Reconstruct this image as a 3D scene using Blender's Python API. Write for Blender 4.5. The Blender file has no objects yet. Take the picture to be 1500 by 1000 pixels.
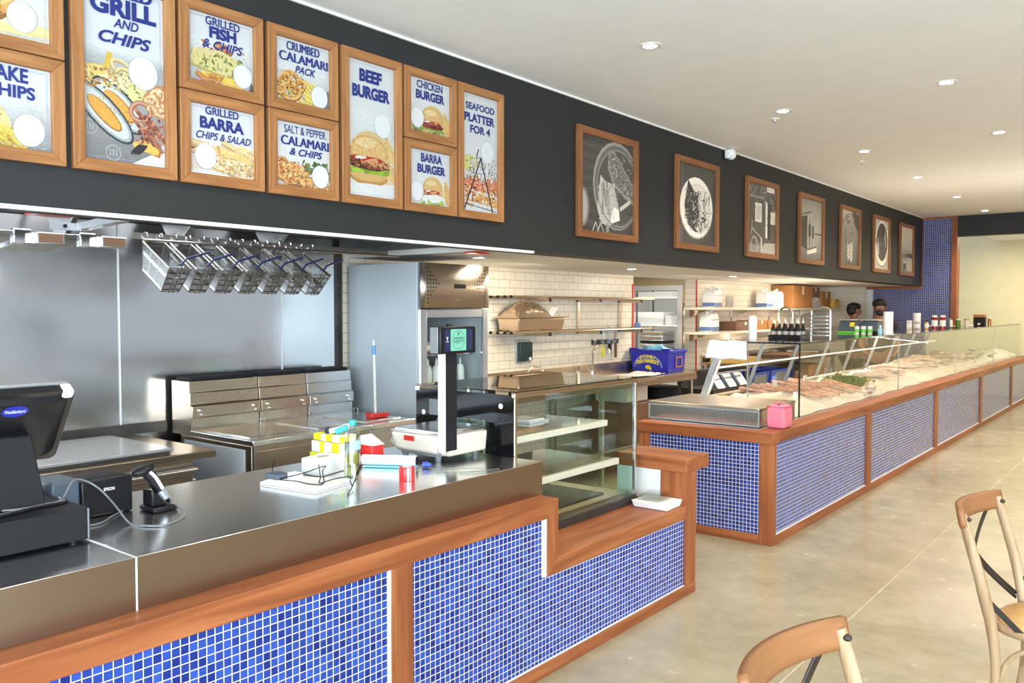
import bpy, bmesh, math, random
from mathutils import Vector, Matrix, Euler

S = bpy.context.scene
COL = S.collection
rnd = random.Random(7)

# ---------------------------------------------------------------- camera
CAM_YAW, CAM_PITCH, CAM_F, CAM_H = 38.725, 2.188, 1230.0, 1.62
cam = bpy.data.cameras.new('camera')
cam.sensor_width = 36.0
cam.lens = CAM_F / 1500.0 * 36.0
cam.clip_start = 0.05
camo = bpy.data.objects.new('camera', cam)
COL.objects.link(camo)
camo.location = (0, 0, CAM_H)
camo.rotation_euler = (math.radians(90 - CAM_PITCH), 0, math.radians(CAM_YAW))
S.camera = camo

# ---------------------------------------------------------------- view, world, lights
S.view_settings.view_transform = 'Standard'
S.view_settings.look = 'None'
S.view_settings.exposure = 0.84
S.view_settings.gamma = 1.0
S.view_settings.use_curve_mapping = False
S.cycles.max_bounces = 8
S.cycles.diffuse_bounces = 4
S.cycles.glossy_bounces = 4
S.cycles.transparent_max_bounces = 24
S.cycles.transmission_bounces = 4
S.cycles.caustics_reflective = False
S.cycles.caustics_refractive = False
S.cycles.sample_clamp_indirect = 6.0

world = bpy.data.worlds.new('world')
S.world = world
world.use_nodes = True
world.node_tree.nodes['Background'].inputs['Color'].default_value = (0.78, 0.88, 1.0, 1)
world.node_tree.nodes['Background'].inputs['Strength'].default_value = 0.42


def area(name, loc, direction, sx, sy, power, col):
    l = bpy.data.lights.new(name, 'AREA')
    l.shape = 'RECTANGLE'
    l.size, l.size_y, l.energy, l.color = sx, sy, power, col
    o = bpy.data.objects.new(name, l)
    COL.objects.link(o)
    o.location = loc
    o.rotation_euler = Vector(direction).to_track_quat('-Z', 'Y').to_euler()
    return o


def spot(name, loc, power, col, angle=110, blend=0.8, r=0.05):
    l = bpy.data.lights.new(name, 'SPOT')
    l.energy, l.color, l.spot_size, l.spot_blend, l.shadow_soft_size = power, col, math.radians(angle), blend, r
    o = bpy.data.objects.new(name, l)
    COL.objects.link(o)
    o.location = loc
    return o


DAY = (0.74, 0.88, 1.0)
WARM = (1.0, 0.83, 0.64)
CREAM = (1.0, 0.84, 0.63)
# daylight through the shopfront windows (right-hand wall and the wall behind the viewer)
for y in (-2.4, 0.5):
    area('window_daylight', (4.9, y, 1.6), (-1, 0, 0.5), 2.6, 2.1, 190, DAY)
for x in (-0.9, 2.3):
    area('window_daylight', (x, -3.9, 1.6), (0, 1, 0.5), 2.6, 2.1, 190, DAY)
# the long shaded part of the shopfront
area('window_daylight', (4.9, 7.2, 1.03), (-1, 0, 0), 9.2, 0.78, 2.0, DAY)
area('window_daylight', (4.9, 7.2, 2.05), (-1, 0, 0), 9.2, 0.86, 2.6, DAY)
# cool light added to brighten the store room behind the doorway
area('store_light', (-5.8, 10.6, 2.3), (0, 0, -1), 0.8, 1.2, 9, (0.95, 1.0, 1.0))
# passage behind the blue-tiled column
area('passage_light', (-0.5, 16.2, 2.80), (0, 0, -1), 5.0, 2.0, 75, (1.0, 0.93, 0.70))
# area lights added under the soffit to brighten the kitchen and its tiled wall
for y in (5.4, 8.6, 11.6):
    area('kitchen_fill_light', (-4.1, y, 1.975), (-0.35, 0, -1), 0.5, 1.6, 28, CREAM)
area('hood_light', (-3.9, 1.2, 2.35), (0, 0, -1), 0.5, 2.6, 16, (0.95, 0.97, 1.0))

# ---------------------------------------------------------------- scene helpers


def T(name, label, cat, loc=(0, 0, 0), rotz=0.0, group=None, kind=None, rot=None):
    o = bpy.data.objects.new(name, None)
    COL.objects.link(o)
    o.empty_display_size = 0.05
    o.location = loc
    o.rotation_euler = rot if rot else (0, 0, rotz)
    o['label'] = label
    o['category'] = cat
    if group:
        o['group'] = group
    if kind:
        o['kind'] = kind
    return o


def tag(o, label, cat, group=None, kind=None):
    o['label'] = label
    o['category'] = cat
    if group:
        o['group'] = group
    if kind:
        o['kind'] = kind
    return o


def dup(root, loc, label=None, rotz=None, group=None, rot=None, scale=None):
    r = root.copy()
    COL.objects.link(r)
    r.location = loc
    if rotz is not None:
        r.rotation_euler = (0, 0, rotz)
    if rot is not None:
        r.rotation_euler = rot
    if scale is not None:
        r.scale = scale if hasattr(scale, '__len__') else (scale,) * 3
    if label:
        r['label'] = label
    if group:
        r['group'] = group
    for ch in list(root.children):
        c = ch.copy()
        COL.objects.link(c)
        c.parent = r
        for g in list(ch.children):
            d = g.copy()
            COL.objects.link(d)
            d.parent = c
    return r


class MB:
    """collects shapes; o = origin subtracted from every vertex (world -> local)"""

    def __init__(self, o=(0, 0, 0)):
        self.v, self.f, self.m, self.o = [], [], [], Vector(o)

    def _add(self, vs, fs, m=0):
        n = len(self.v)
        self.v += [tuple(Vector(p) - self.o) for p in vs]
        self.f += [tuple(i + n for i in f) for f in fs]
        self.m += [m] * len(fs)
        return self

    def box(self, x0, x1, y0, y1, z0, z1, m=0):
        x0, x1 = min(x0, x1), max(x0, x1)
        y0, y1 = min(y0, y1), max(y0, y1)
        z0, z1 = min(z0, z1), max(z0, z1)
        vs = [(x, y, z) for z in (z0, z1) for y in (y0, y1) for x in (x0, x1)]
        fs = [(0, 2, 3, 1), (4, 5, 7, 6), (0, 1, 5, 4), (2, 6, 7, 3), (0, 4, 6, 2), (1, 3, 7, 5)]
        return self._add(vs, fs, m)

    def hexa(self, bottom, top, m=0):
        """4 bottom points and 4 top points, counter-clockwise seen from above"""
        vs = list(bottom) + list(top)
        fs = [(3, 2, 1, 0), (4, 5, 6, 7)] + [(i, (i + 1) % 4, 4 + (i + 1) % 4, 4 + i) for i in range(4)]
        return self._add(vs, fs, m)

    def obox(self, c, d, R=None, m=0):
        R = R or Matrix.Identity(3)
        c = Vector(c)
        vs = [c + R @ Vector((sx * d[0] / 2, sy * d[1] / 2, sz * d[2] / 2)) for sz in (-1, 1) for sy in (-1, 1) for sx in (-1, 1)]
        fs = [(0, 2, 3, 1), (4, 5, 7, 6), (0, 1, 5, 4), (2, 6, 7, 3), (0, 4, 6, 2), (1, 3, 7, 5)]
        return self._add(vs, fs, m)

    def bar(self, a, b, w, h, m=0, up=(0, 0, 1)):
        a, b = Vector(a), Vector(b)
        d = b - a
        z = d.normalized()
        x = Vector(up).cross(z)
        if x.length < 1e-4:
            x = Vector((1, 0, 0))
        x.normalize()
        y = z.cross(x)
        R = Matrix((x, y, z)).transposed()
        return self.obox((a + b) / 2, (w, h, d.length), R, m)

    def tube(self, pts, r, n=8, closed=False, m=0, flat=None):
        pts = [Vector(p) for p in pts]
        k = len(pts)
        rs = r if hasattr(r, '__len__') else [r] * k
        ts = []
        for i in range(k):
            if closed:
                t = pts[(i + 1) % k] - pts[i - 1]
            else:
                t = pts[min(i + 1, k - 1)] - pts[max(i - 1, 0)]
            ts.append(t.normalized())
        up = Vector((0, 0, 1)) if abs(ts[0].z) < 0.9 else Vector((1, 0, 0))
        x = up.cross(ts[0]).normalized()
        vs = []
        for i in range(k):
            x = (x - ts[i] * x.dot(ts[i])).normalized()
            y = ts[i].cross(x)
            for j in range(n):
                a = 2 * math.pi * j / n
                vs.append(pts[i] + x * (rs[i] * math.cos(a)) + y * (rs[i] * (flat or 1.0) * math.sin(a)))
        fs = []
        rng = k if closed else k - 1
        for i in range(rng):
            for j in range(n):
                a, b = i * n + j, i * n + (j + 1) % n
                c, d = ((i + 1) % k) * n + (j + 1) % n, ((i + 1) % k) * n + j
                fs.append((a, b, c, d))
        if not closed:
            fs.append(tuple(range(n - 1, -1, -1)))
            fs.append(tuple(range((k - 1) * n, k * n)))
        return self._add(vs, fs, m)

    def cyl(self, a, b, r0, r1=None, n=20, m=0):
        return self.tube([a, b], [r0, r0 if r1 is None else r1], n, m=m)

    def lathe(self, prof, c=(0, 0, 0), n=24, m=0, cap=True):
        c = Vector(c)
        vs, fs = [], []
        k = len(prof)
        for r, z in prof:
            for j in range(n):
                a = 2 * math.pi * j / n
                vs.append(c + Vector((max(r, 1e-5) * math.cos(a), max(r, 1e-5) * math.sin(a), z)))
        for i in range(k - 1):
            for j in range(n):
                fs.append((i * n + j, i * n + (j + 1) % n, (i + 1) * n + (j + 1) % n, (i + 1) * n + j))
        if cap and prof[0][0] > 1e-4:
            fs.append(tuple(range(n - 1, -1, -1)))
        if cap and prof[-1][0] > 1e-4:
            fs.append(tuple(range((k - 1) * n, k * n)))
        return self._add(vs, fs, m)

    def prism(self, poly, axis, a, b, m=0):
        """2-D outline extruded along an axis; outline coords are the two other axes in order"""
        def P(p, t):
            if axis == 'x':
                return (t, p[0], p[1])
            if axis == 'y':
                return (p[0], t, p[1])
            return (p[0], p[1], t)
        n = len(poly)
        vs = [P(p, a) for p in poly] + [P(p, b) for p in poly]
        fs = [tuple(range(n - 1, -1, -1)), tuple(range(n, 2 * n))]
        fs += [(i, (i + 1) % n, n + (i + 1) % n, n + i) for i in range(n)]
        return self._add(vs, fs, m)

    def ell(self, c, r, n=16, k=10, R=None, m=0, fn=None):
        c = Vector(c)
        R = R or Matrix.Identity(3)
        vs, fs = [], []
        for i in range(k + 1):
            th = math.pi * i / k
            for j in range(n):
                a = 2 * math.pi * j / n
                d = Vector((math.sin(th) * math.cos(a), math.sin(th) * math.sin(a), math.cos(th)))
                q = fn(d) if fn else 1.0
                vs.append(c + R @ Vector((d.x * r[0] * q, d.y * r[1] * q, d.z * r[2] * q)))
        for i in range(k):
            for j in range(n):
                fs.append((i * n + j, (i + 1) * n + j, (i + 1) * n + (j + 1) % n, i * n + (j + 1) % n))
        return self._add(vs, fs, m)

    def grid(self, nu, nv, fn, m=0):
        vs = [fn(i / nu, j / nv) for j in range(nv + 1) for i in range(nu + 1)]
        w = nu + 1
        fs = [(j * w + i, j * w + i + 1, (j + 1) * w + i + 1, (j + 1) * w + i) for j in range(nv) for i in range(nu)]
        return self._add(vs, fs, m)

    def poly(self, pts, m=0):
        return self._add(pts, [tuple(range(len(pts)))], m)


def build(mb, name, mats, parent=None, bevel=0.0, angle=35, seg=2, fix=True, kind=None, solid=0.0, sub=0):
    me = bpy.data.meshes.new(name)
    me.from_pydata(mb.v, [], mb.f)
    for mt in (mats if isinstance(mats, (list, tuple)) else [mats]):
        me.materials.append(mt)
    if any(mb.m):
        me.polygons.foreach_set('material_index', mb.m)
    if fix:
        bm = bmesh.new()
        bm.from_mesh(me)
        bmesh.ops.remove_doubles(bm, verts=bm.verts, dist=1e-6)
        bmesh.ops.recalc_face_normals(bm, faces=bm.faces)
        bm.to_mesh(me)
        bm.free()
    me.polygons.foreach_set('use_smooth', [True] * len(me.polygons))
    try:
        me.set_sharp_from_angle(angle=math.radians(angle))
    except Exception:
        pass
    o = bpy.data.objects.new(name, me)
    COL.objects.link(o)
    if parent is not None:
        o.parent = parent
    if bevel:
        md = o.modifiers.new('edge', 'BEVEL')
        md.width, md.segments, md.limit_method, md.angle_limit = bevel, seg, 'ANGLE', math.radians(40)
    if solid:
        md = o.modifiers.new('thick', 'SOLIDIFY')
        md.thickness, md.offset = solid, 0
    if sub:
        md = o.modifiers.new('smooth', 'SUBSURF')
        md.levels = md.render_levels = sub
    if kind:
        o['kind'] = kind
    return o


def catmull(pts, n=6):
    pts = [Vector(p) for p in pts]
    out = []
    for i in range(len(pts) - 1):
        p0, p1, p2, p3 = pts[max(i - 1, 0)], pts[i], pts[i + 1], pts[min(i + 2, len(pts) - 1)]
        for k in range(n):
            t = k / n
            out.append(0.5 * ((2 * p1) + (p2 - p0) * t + (2 * p0 - 5 * p1 + 4 * p2 - p3) * t * t + (3 * p1 - p0 - 3 * p2 + p3) * t ** 3))
    out.append(pts[-1])
    return out


# ---------------------------------------------------------------- materials
class NT:
    def __init__(self, name):
        self.mat = bpy.data.materials.new(name)
        self.mat.use_nodes = True
        self.t = self.mat.node_tree
        self.b = self.t.nodes['Principled BSDF']
        self.out = self.t.nodes['Material Output']

    def n(self, typ, **kw):
        nd = self.t.nodes.new(typ)
        for k, v in kw.items():
            if k in nd.inputs:
                nd.inputs[k].default_value = v
            else:
                setattr(nd, k, v)
        return nd

    def l(self, a, b):
        self.t.links.new(a, b)

    def coord(self, scale=(1, 1, 1), rot=(0, 0, 0)):
        tc = self.n('ShaderNodeTexCoord')
        mp = self.n('ShaderNodeMapping')
        mp.inputs['Scale'].default_value = scale
        mp.inputs['Rotation'].default_value = rot
        self.l(tc.outputs['Object'], mp.inputs['Vector'])
        return mp.outputs['Vector']

    def noise(self, vec, scale=5.0, detail=3.0, rough=0.5, dist=0.0):
        nd = self.n('ShaderNodeTexNoise')
        nd.inputs['Scale'].default_value = scale
        nd.inputs['Detail'].default_value = detail
        nd.inputs['Roughness'].default_value = rough
        nd.inputs['Distortion'].default_value = dist
        if vec is not None:
            self.l(vec, nd.inputs['Vector'])
        return nd.outputs['Fac']

    def ramp(self, fac, stops):
        r = self.n('ShaderNodeValToRGB')
        el = r.color_ramp.elements
        while len(el) < len(stops):
            el.new(0.5)
        for e, (p, c) in zip(el, stops):
            e.position = p
            e.color = (*c, 1) if len(c) == 3 else c
        self.l(fac, r.inputs['Fac'])
        return r.outputs['Color']

    def mul(self, fac, a, b):
        m = self.n('ShaderNodeMapRange')
        m.inputs['To Min'].default_value = a
        m.inputs['To Max'].default_value = b
        self.l(fac, m.inputs['Value'])
        return m.outputs['Result']

    def bump(self, h, strength=0.1, dist=0.002):
        b = self.n('ShaderNodeBump')
        b.inputs['Strength'].default_value = strength
        b.inputs['Distance'].default_value = dist
        self.l(h, b.inputs['Height'])
        self.l(b.outputs['Normal'], self.b.inputs['Normal'])

    def set(self, col=None, rough=None, metal=None, spec=None, emit=None, es=0, coat=None):
        if col is not None:
            self.b.inputs['Base Color'].default_value = (*col, 1)
        if rough is not None:
            self.b.inputs['Roughness'].default_value = rough
        if metal is not None:
            self.b.inputs['Metallic'].default_value = metal
        if spec is not None:
            self.b.inputs['Specular IOR Level'].default_value = spec
        if emit is not None:
            self.b.inputs['Emission Color'].default_value = (*emit, 1)
            self.b.inputs['Emission Strength'].default_value = es
        if coat is not None:
            self.b.inputs['Coat Weight'].default_value = coat
        return self


def srgb(r, g, b):
    f = lambda c: ((c / 255 + 0.055) / 1.055) ** 2.4 if c > 10 else c / 255 / 12.92
    return (f(r), f(g), f(b))


def plain(name, col, rough=0.5, metal=0.0, vary=0.12, vscale=6.0, bump=0.0, bscale=80.0, spec=None, coat=None):
    k = NT(name)
    k.set(col, rough, metal, spec, coat=coat)
    v = k.coord()
    if vary:
        a = tuple(c * (1 - vary) for c in col)
        b = tuple(min(1, c * (1 + vary)) for c in col)
        k.l(k.ramp(k.noise(v, vscale, 3), [(0.3, a), (0.7, b)]), k.b.inputs['Base Color'])
    if bump:
        k.bump(k.noise(v, bscale, 2), bump, 0.003)
    return k.mat


def emissive(name, col, strength, base=0.8):
    k = NT(name)
    k.set((base, base, base), 0.4, emit=col, es=strength)
    return k.mat


def wood(name, axis, dark, mid, light, rough=0.42, dens=1.0):
    k = NT(name)
    sc = {'x': (1.3, 22, 22), 'y': (22, 1.3, 22), 'z': (22, 22, 1.3)}[axis]
    v = k.coord(tuple(s * dens for s in sc))
    n1 = k.noise(v, 1.0, 5, 0.6, 0.6)
    big = k.noise(k.coord(tuple(s * 0.09 + 0.4 for s in sc)), 1.6, 2)
    mx = k.n('ShaderNodeMath', operation='ADD')
    k.l(n1, mx.inputs[0])
    h = k.n('ShaderNodeMath', operation='MULTIPLY')
    k.l(big, h.inputs[0])
    h.inputs[1].default_value = 0.55
    k.l(h.outputs[0], mx.inputs[1])
    k.l(k.ramp(mx.outputs[0], [(0.5, dark), (0.76, mid), (1.0, light)]), k.b.inputs['Base Color'])
    k.set(rough=rough, spec=0.3)
    k.bump(n1, 0.12, 0.001)
    return k.mat


def steel(name, axis='y', col=(0.62, 0.62, 0.61), rough=0.24, var=0.03, bump=0.003, wave=0.0):
    k = NT(name)
    k.set(col, rough, 1.0)
    sc = {'x': (1, 260, 260), 'y': (260, 1, 260), 'z': (260, 260, 1)}[axis]
    f = k.noise(k.coord(sc), 1.0, 3)
    k.l(k.mul(f, max(rough - var, 0.02), rough + var), k.b.inputs['Roughness'])
    if wave:
        w = k.noise(k.coord((1.2, 1.2, 1.2)), 1.6, 1)
        ad = k.n('ShaderNodeMath', operation='MULTIPLY_ADD')
        k.l(f, ad.inputs[0])
        ad.inputs[1].default_value = 0.012
        k.l(w, ad.inputs[2])
        b = k.n('ShaderNodeBump')
        b.inputs['Strength'].default_value = wave
        b.inputs['Distance'].default_value = 0.05
        k.l(ad.outputs[0], b.inputs['Height'])
        k.l(b.outputs['Normal'], k.b.inputs['Normal'])
    else:
        k.bump(f, bump, 0.001)
    return k.mat


def tiles(name, plane, w, h, offset, c1, c2, mortar, msize, rough=0.15, bumps=0.4, vary=0.0):
    """plane: 'yz' or 'xz' tells which two axes the grid runs along"""
    k = NT(name)
    tc = k.n('ShaderNodeTexCoord')
    sp = k.n('ShaderNodeSeparateXYZ')
    k.l(tc.outputs['Object'], sp.inputs[0])
    cb = k.n('ShaderNodeCombineXYZ')
    k.l(sp.outputs['Y' if plane[0] == 'y' else 'X'], cb.inputs['X'])
    k.l(sp.outputs['Z'], cb.inputs['Y'])
    mp = k.n('ShaderNodeMapping')
    mp.inputs['Scale'].default_value = (1 / h, 1 / h, 1)
    k.l(cb.outputs[0], mp.inputs['Vector'])
    br = k.n('ShaderNodeTexBrick')
    br.offset, br.squash = offset, 1.0
    br.inputs['Scale'].default_value = 1.0
    br.inputs['Color1'].default_value = (*c1, 1)
    br.inputs['Color2'].default_value = (*c2, 1)
    br.inputs['Mortar'].default_value = (*mortar, 1)
    br.inputs['Mortar Size'].default_value = msize / h
    br.inputs['Mortar Smooth'].default_value = 0.15
    br.inputs['Bias'].default_value = 0.0
    br.inputs['Brick Width'].default_value = w / h
    br.inputs['Row Height'].default_value = 1.0
    k.l(mp.outputs[0], br.inputs['Vector'])
    k.l(br.outputs['Color'], k.b.inputs['Base Color'])
    k.l(k.mul(br.outputs['Fac'], rough, 0.75), k.b.inputs['Roughness'])
    inv = k.n('ShaderNodeMath', operation='SUBTRACT')
    inv.inputs[0].default_value = 1.0
    k.l(br.outputs['Fac'], inv.inputs[1])
    k.bump(inv.outputs[0], bumps, 0.0015)
    k.set(spec=0.32)
    return k.mat


def glass(name, tint=(0.93, 0.98, 0.96), ior=1.45, rough=0.0, boost=1.0):
    k = NT(name)
    t = k.t
    t.nodes.remove(k.b)
    tr = k.n('ShaderNodeBsdfTransparent')
    tr.inputs['Color'].default_value = (*tint, 1)
    gl = k.n('ShaderNodeBsdfGlossy')
    gl.inputs['Roughness'].default_value = rough
    fr = k.n('ShaderNodeFresnel')
    fr.inputs['IOR'].default_value = ior
    mx = k.n('ShaderNodeMixShader')
    ge = k.n('ShaderNodeNewGeometry')
    sb = k.n('ShaderNodeMath', operation='MULTIPLY_ADD')   # no second reflection where the ray leaves the pane
    k.l(ge.outputs['Backfacing'], sb.inputs[0])
    sb.inputs[1].default_value = -boost
    sb.inputs[2].default_value = boost
    mm = k.n('ShaderNodeMath', operation='MULTIPLY')
    mm.use_clamp = True
    k.l(fr.outputs[0], mm.inputs[0])
    k.l(sb.outputs[0], mm.inputs[1])
    k.l(mm.outputs[0], mx.inputs['Fac'])
    k.l(tr.outputs[0], mx.inputs[1])
    k.l(gl.outputs[0], mx.inputs[2])
    k.l(mx.outputs[0], k.out.inputs['Surface'])
    return k.mat


def mesh_screen(name, col, pitch=0.008, wire=0.30):
    """woven wire: the gaps between the wires are open"""
    k = NT(name)
    k.set(col, 0.3, 1.0)
    tc = k.n('ShaderNodeTexCoord')
    fac = []
    for ax in 'XYZ':
        sp = k.n('ShaderNodeSeparateXYZ')
        k.l(tc.outputs['Object'], sp.inputs[0])
        m = k.n('ShaderNodeMath', operation='MULTIPLY')
        m.inputs[1].default_value = 1 / pitch
        k.l(sp.outputs[ax], m.inputs[0])
        a = k.n('ShaderNodeMath', operation='ADD')
        a.inputs[1].default_value = 0.37
        k.l(m.outputs[0], a.inputs[0])
        f = k.n('ShaderNodeMath', operation='FRACT')
        k.l(a.outputs[0], f.inputs[0])
        g = k.n('ShaderNodeMath', operation='LESS_THAN')
        g.inputs[1].default_value = wire
        k.l(f.outputs[0], g.inputs[0])
        fac.append(g.outputs[0])
    m1 = k.n('ShaderNodeMath', operation='MAXIMUM')
    k.l(fac[0], m1.inputs[0])
    k.l(fac[1], m1.inputs[1])
    m2 = k.n('ShaderNodeMath', operation='MAXIMUM')
    k.l(m1.outputs[0], m2.inputs[0])
    k.l(fac[2], m2.inputs[1])
    k.l(m2.outputs[0], k.b.inputs['Alpha'])
    return k.mat


# printed picture: colours come from the mesh's own face colours (a flat print)
def print_mat(name, rough=0.35, grain=0.16, gscale=90.0, gain=1.0):
    k = NT(name)
    at = k.n('ShaderNodeAttribute')
    at.attribute_name = 'ink'
    f = k.noise(k.coord(), gscale, 5, 0.6)
    g = k.mul(f, (1 - grain) * gain, (1 + grain) * gain)
    mx = k.n('ShaderNodeMix', data_type='RGBA', blend_type='MULTIPLY')
    mx.inputs['Factor'].default_value = 1.0
    k.l(at.outputs['Color'], mx.inputs['A'])
    k.l(g, mx.inputs['B'])
    k.l(mx.outputs['Result'], k.b.inputs['Base Color'])
    k.set(rough=rough)
    return k.mat


M = {}
M['charcoal'] = plain('charcoal_paint', (0.021, 0.0225, 0.0235), 0.55, vary=0.05, spec=0.3)
M['ceiling'] = plain('ceiling_white', (0.90, 0.91, 0.925), 0.8, vary=0.02)
M['soffit'] = plain('soffit_white', (0.93, 0.90, 0.84), 0.7, vary=0.02)
M['white'] = plain('white_paint', (0.80, 0.80, 0.78), 0.45, vary=0.03)
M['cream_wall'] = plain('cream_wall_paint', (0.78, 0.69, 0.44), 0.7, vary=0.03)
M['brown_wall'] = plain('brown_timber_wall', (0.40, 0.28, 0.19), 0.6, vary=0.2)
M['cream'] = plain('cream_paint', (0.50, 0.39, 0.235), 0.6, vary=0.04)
M['mosaic_yz'] = tiles('blue_mosaic', 'yz', 0.027, 0.027, 0.0, (0.008, 0.020, 0.17), (0.030, 0.082, 0.42), (0.78, 0.78, 0.76), 0.0014)
M['mosaic_xz'] = tiles('blue_mosaic_end_shaded', 'xz', 0.027, 0.027, 0.0, (0.008, 0.018, 0.14), (0.026, 0.062, 0.32), (0.78, 0.78, 0.76), 0.0015)  # same tile, with the shade of the end faces put into its colours
M['subway'] = tiles('cream_subway_tile', 'yz', 0.155, 0.0725, 0.5, (0.78, 0.69, 0.56), (0.82, 0.735, 0.61), (0.36, 0.30, 0.22), 0.0022, 0.28, 0.25)
M['subway_x'] = tiles('cream_subway_tile_end', 'xz', 0.155, 0.0725, 0.5, (0.78, 0.69, 0.56), (0.82, 0.735, 0.61), (0.50, 0.42, 0.32), 0.0016, 0.28, 0.25)
D_, M_, L_ = (0.15, 0.042, 0.014), (0.285, 0.088, 0.030), (0.40, 0.145, 0.055)
for a in 'xyz':
    M['wood_' + a] = wood('oiled_hardwood_' + a, a, D_, M_, L_)
D2, M2, L2 = (0.20, 0.080, 0.027), (0.33, 0.145, 0.052), (0.43, 0.21, 0.085)
for a in 'yz':
    M['pine_' + a] = wood('picture_frame_wood_' + a, a, D2, M2, L2, 0.4, 1.6)
D3, M3, L3 = (0.17, 0.060, 0.020), (0.25, 0.098, 0.036), (0.34, 0.15, 0.06)
for a in 'yz':
    M['photo_' + a] = wood('photo_frame_wood_' + a, a, D3, M3, L3, 0.4, 1.6)
M['steel_y'] = steel('brushed_steel_along', 'y', rough=0.26)
M['steel_top'] = steel('bench_steel', 'y', (0.92, 0.92, 0.91), 0.20, 0.02, 0.0)
M['steel_apron'] = steel('apron_steel', 'y', (0.34, 0.25, 0.185), 0.30, 0.05, 0.0)  # brown of the reflected room put into the steel colour
M['steel_wall'] = steel('splashback_steel', 'y', (0.64, 0.65, 0.66), 0.19, 0.03, wave=0.10)
M['steel_z'] = steel('brushed_steel_upright', 'z', rough=0.26)
M['steel_x'] = steel('brushed_steel_across', 'x', rough=0.24)
M['steel_warm_lit'] = steel('warm_lit_steel', 'y', (0.62, 0.51, 0.40), 0.26)  # plain steel with warm reflected light put into its colour
M['fridge_side'] = plain('fridge_side_steel', (0.60, 0.65, 0.68), 0.5, 0.30, vary=0.02)
M['chrome'] = plain('chrome', (0.75, 0.75, 0.75), 0.10, 1.0, vary=0)
M['wire'] = plain('steel_wire', (0.42, 0.40, 0.375), 0.28, 1.0, vary=0.1)
M['screen'] = mesh_screen('wire_mesh', (0.17, 0.16, 0.145), 0.007, 0.22)
M['dark_steel'] = plain('dark_steel', (0.10, 0.095, 0.09), 0.4, 0.8, vary=0.2)
M['hood_inner'] = plain('hood_inner_steel', (0.50, 0.50, 0.50), 0.35, 0.5, vary=0.05)
M['black'] = plain('black_plastic', (0.007, 0.007, 0.009), 0.35, vary=0.15, spec=0.3)
M['black_matt'] = plain('matt_black', (0.011, 0.011, 0.013), 0.6, vary=0.2, spec=0.25)
M['black_glass'] = plain('black_printed_glass', (0.005, 0.005, 0.006), 0.06, vary=0, spec=0.25)
M['grey'] = plain('grey_plastic', (0.20, 0.21, 0.22), 0.4)
M['bluegrey'] = plain('blue_grey_plastic', (0.07, 0.10, 0.14), 0.4)
M['silver'] = plain('silver_plastic', (0.50, 0.53, 0.56), 0.25, 0.6, vary=0.05)
M['white_plastic'] = plain('white_plastic', (0.82, 0.82, 0.80), 0.3, vary=0.03)
M['beige'] = plain('warm_white_plastic', (0.74, 0.67, 0.56), 0.35, vary=0.04)
M['paper'] = plain('white_paper', (0.86, 0.86, 0.85), 0.7, vary=0.04)
M['cloth'] = plain('white_cloth', (0.85, 0.85, 0.84), 0.85, vary=0.05, bump=0.4, bscale=30)
M['cyan'] = plain('pale_cyan_card', (0.33, 0.72, 0.80), 0.5, vary=0.05)
M['teal'] = plain('teal_plastic', (0.02, 0.42, 0.45), 0.35, vary=0.05)
M['yellow'] = plain('yellow_card', (0.85, 0.78, 0.02), 0.5, vary=0.08)
M['red'] = plain('red_plastic', (0.70, 0.03, 0.03), 0.3, vary=0.06)
M['red_trim'] = plain('red_edge_trim', (0.55, 0.03, 0.02), 0.4, vary=0.08)
M['tub_blue'] = plain('blue_tub_plastic', (0.018, 0.022, 0.38), 0.35, vary=0.1)
M['crate_blue'] = plain('blue_crate_plastic', (0.05, 0.10, 0.50), 0.4, vary=0.12)
M['pink'] = plain('pink_nylon', (0.74, 0.19, 0.27), 0.6, vary=0.10, vscale=14, bump=0.5, bscale=24)
M['card'] = plain('brown_cardboard', (0.36, 0.16, 0.045), 0.75, vary=0.14)
M['card_light'] = plain('light_cardboard', (0.62, 0.38, 0.09), 0.75, vary=0.10)
M['card_grey'] = plain('grey_card', (0.45, 0.42, 0.40), 0.7, vary=0.08)
M['board'] = plain('brown_board', (0.17, 0.085, 0.045), 0.5, vary=0.2)
M['purple'] = plain('purple_badge', (0.10, 0.06, 0.25), 0.4, vary=0.03)
M['ink_blue'] = plain('blue_lettering', (0.010, 0.022, 0.17), 0.4, vary=0.0)
M['ink_dark'] = plain('dark_lettering', (0.008, 0.012, 0.03), 0.4, vary=0.0)
M['ink_white'] = plain('white_lettering', (0.85, 0.85, 0.85), 0.4, vary=0.0)
M['ink_yellow'] = plain('yellow_lettering', (0.85, 0.70, 0.03), 0.4, vary=0.0)
M['badge_blue'] = plain('blue_badge', (0.02, 0.03, 0.35), 0.3, vary=0.0)
M['print'] = print_mat('printed_picture', 0.3, 0.34, 150, 0.66)
M['bw'] = print_mat('black_and_white_photo', 0.5, 0.22, 120, 1.45)
M['sheet'] = plain('poster_sheet', (0.50, 0.515, 0.525), 0.28, vary=0.0)
M['disc'] = plain('blank_price_disc', (0.58, 0.59, 0.60), 0.35, vary=0.0)
M['keyline'] = plain('grey_blue_line', (0.28, 0.33, 0.45), 0.4, vary=0.0)
M['clear_plastic'] = glass('clear_plastic', (0.92, 0.93, 0.92), 1.45, 0.08, 1.2)
M['glass'] = glass('clear_glass', (0.97, 0.99, 0.98))
M['glass_end'] = glass('green_glass', (0.80, 0.93, 0.87))
M['glass_top'] = glass('tinted_top_glass', (0.52, 0.50, 0.44), 1.5, 0.02)
M['glass_shelf'] = glass('shelf_glass', (0.74, 0.68, 0.56), 1.5, 0.05, 2.0)
M['glass_bottle'] = glass('bottle_plastic', (0.80, 0.85, 0.85), 1.5, 0.05, 4.0)
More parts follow.
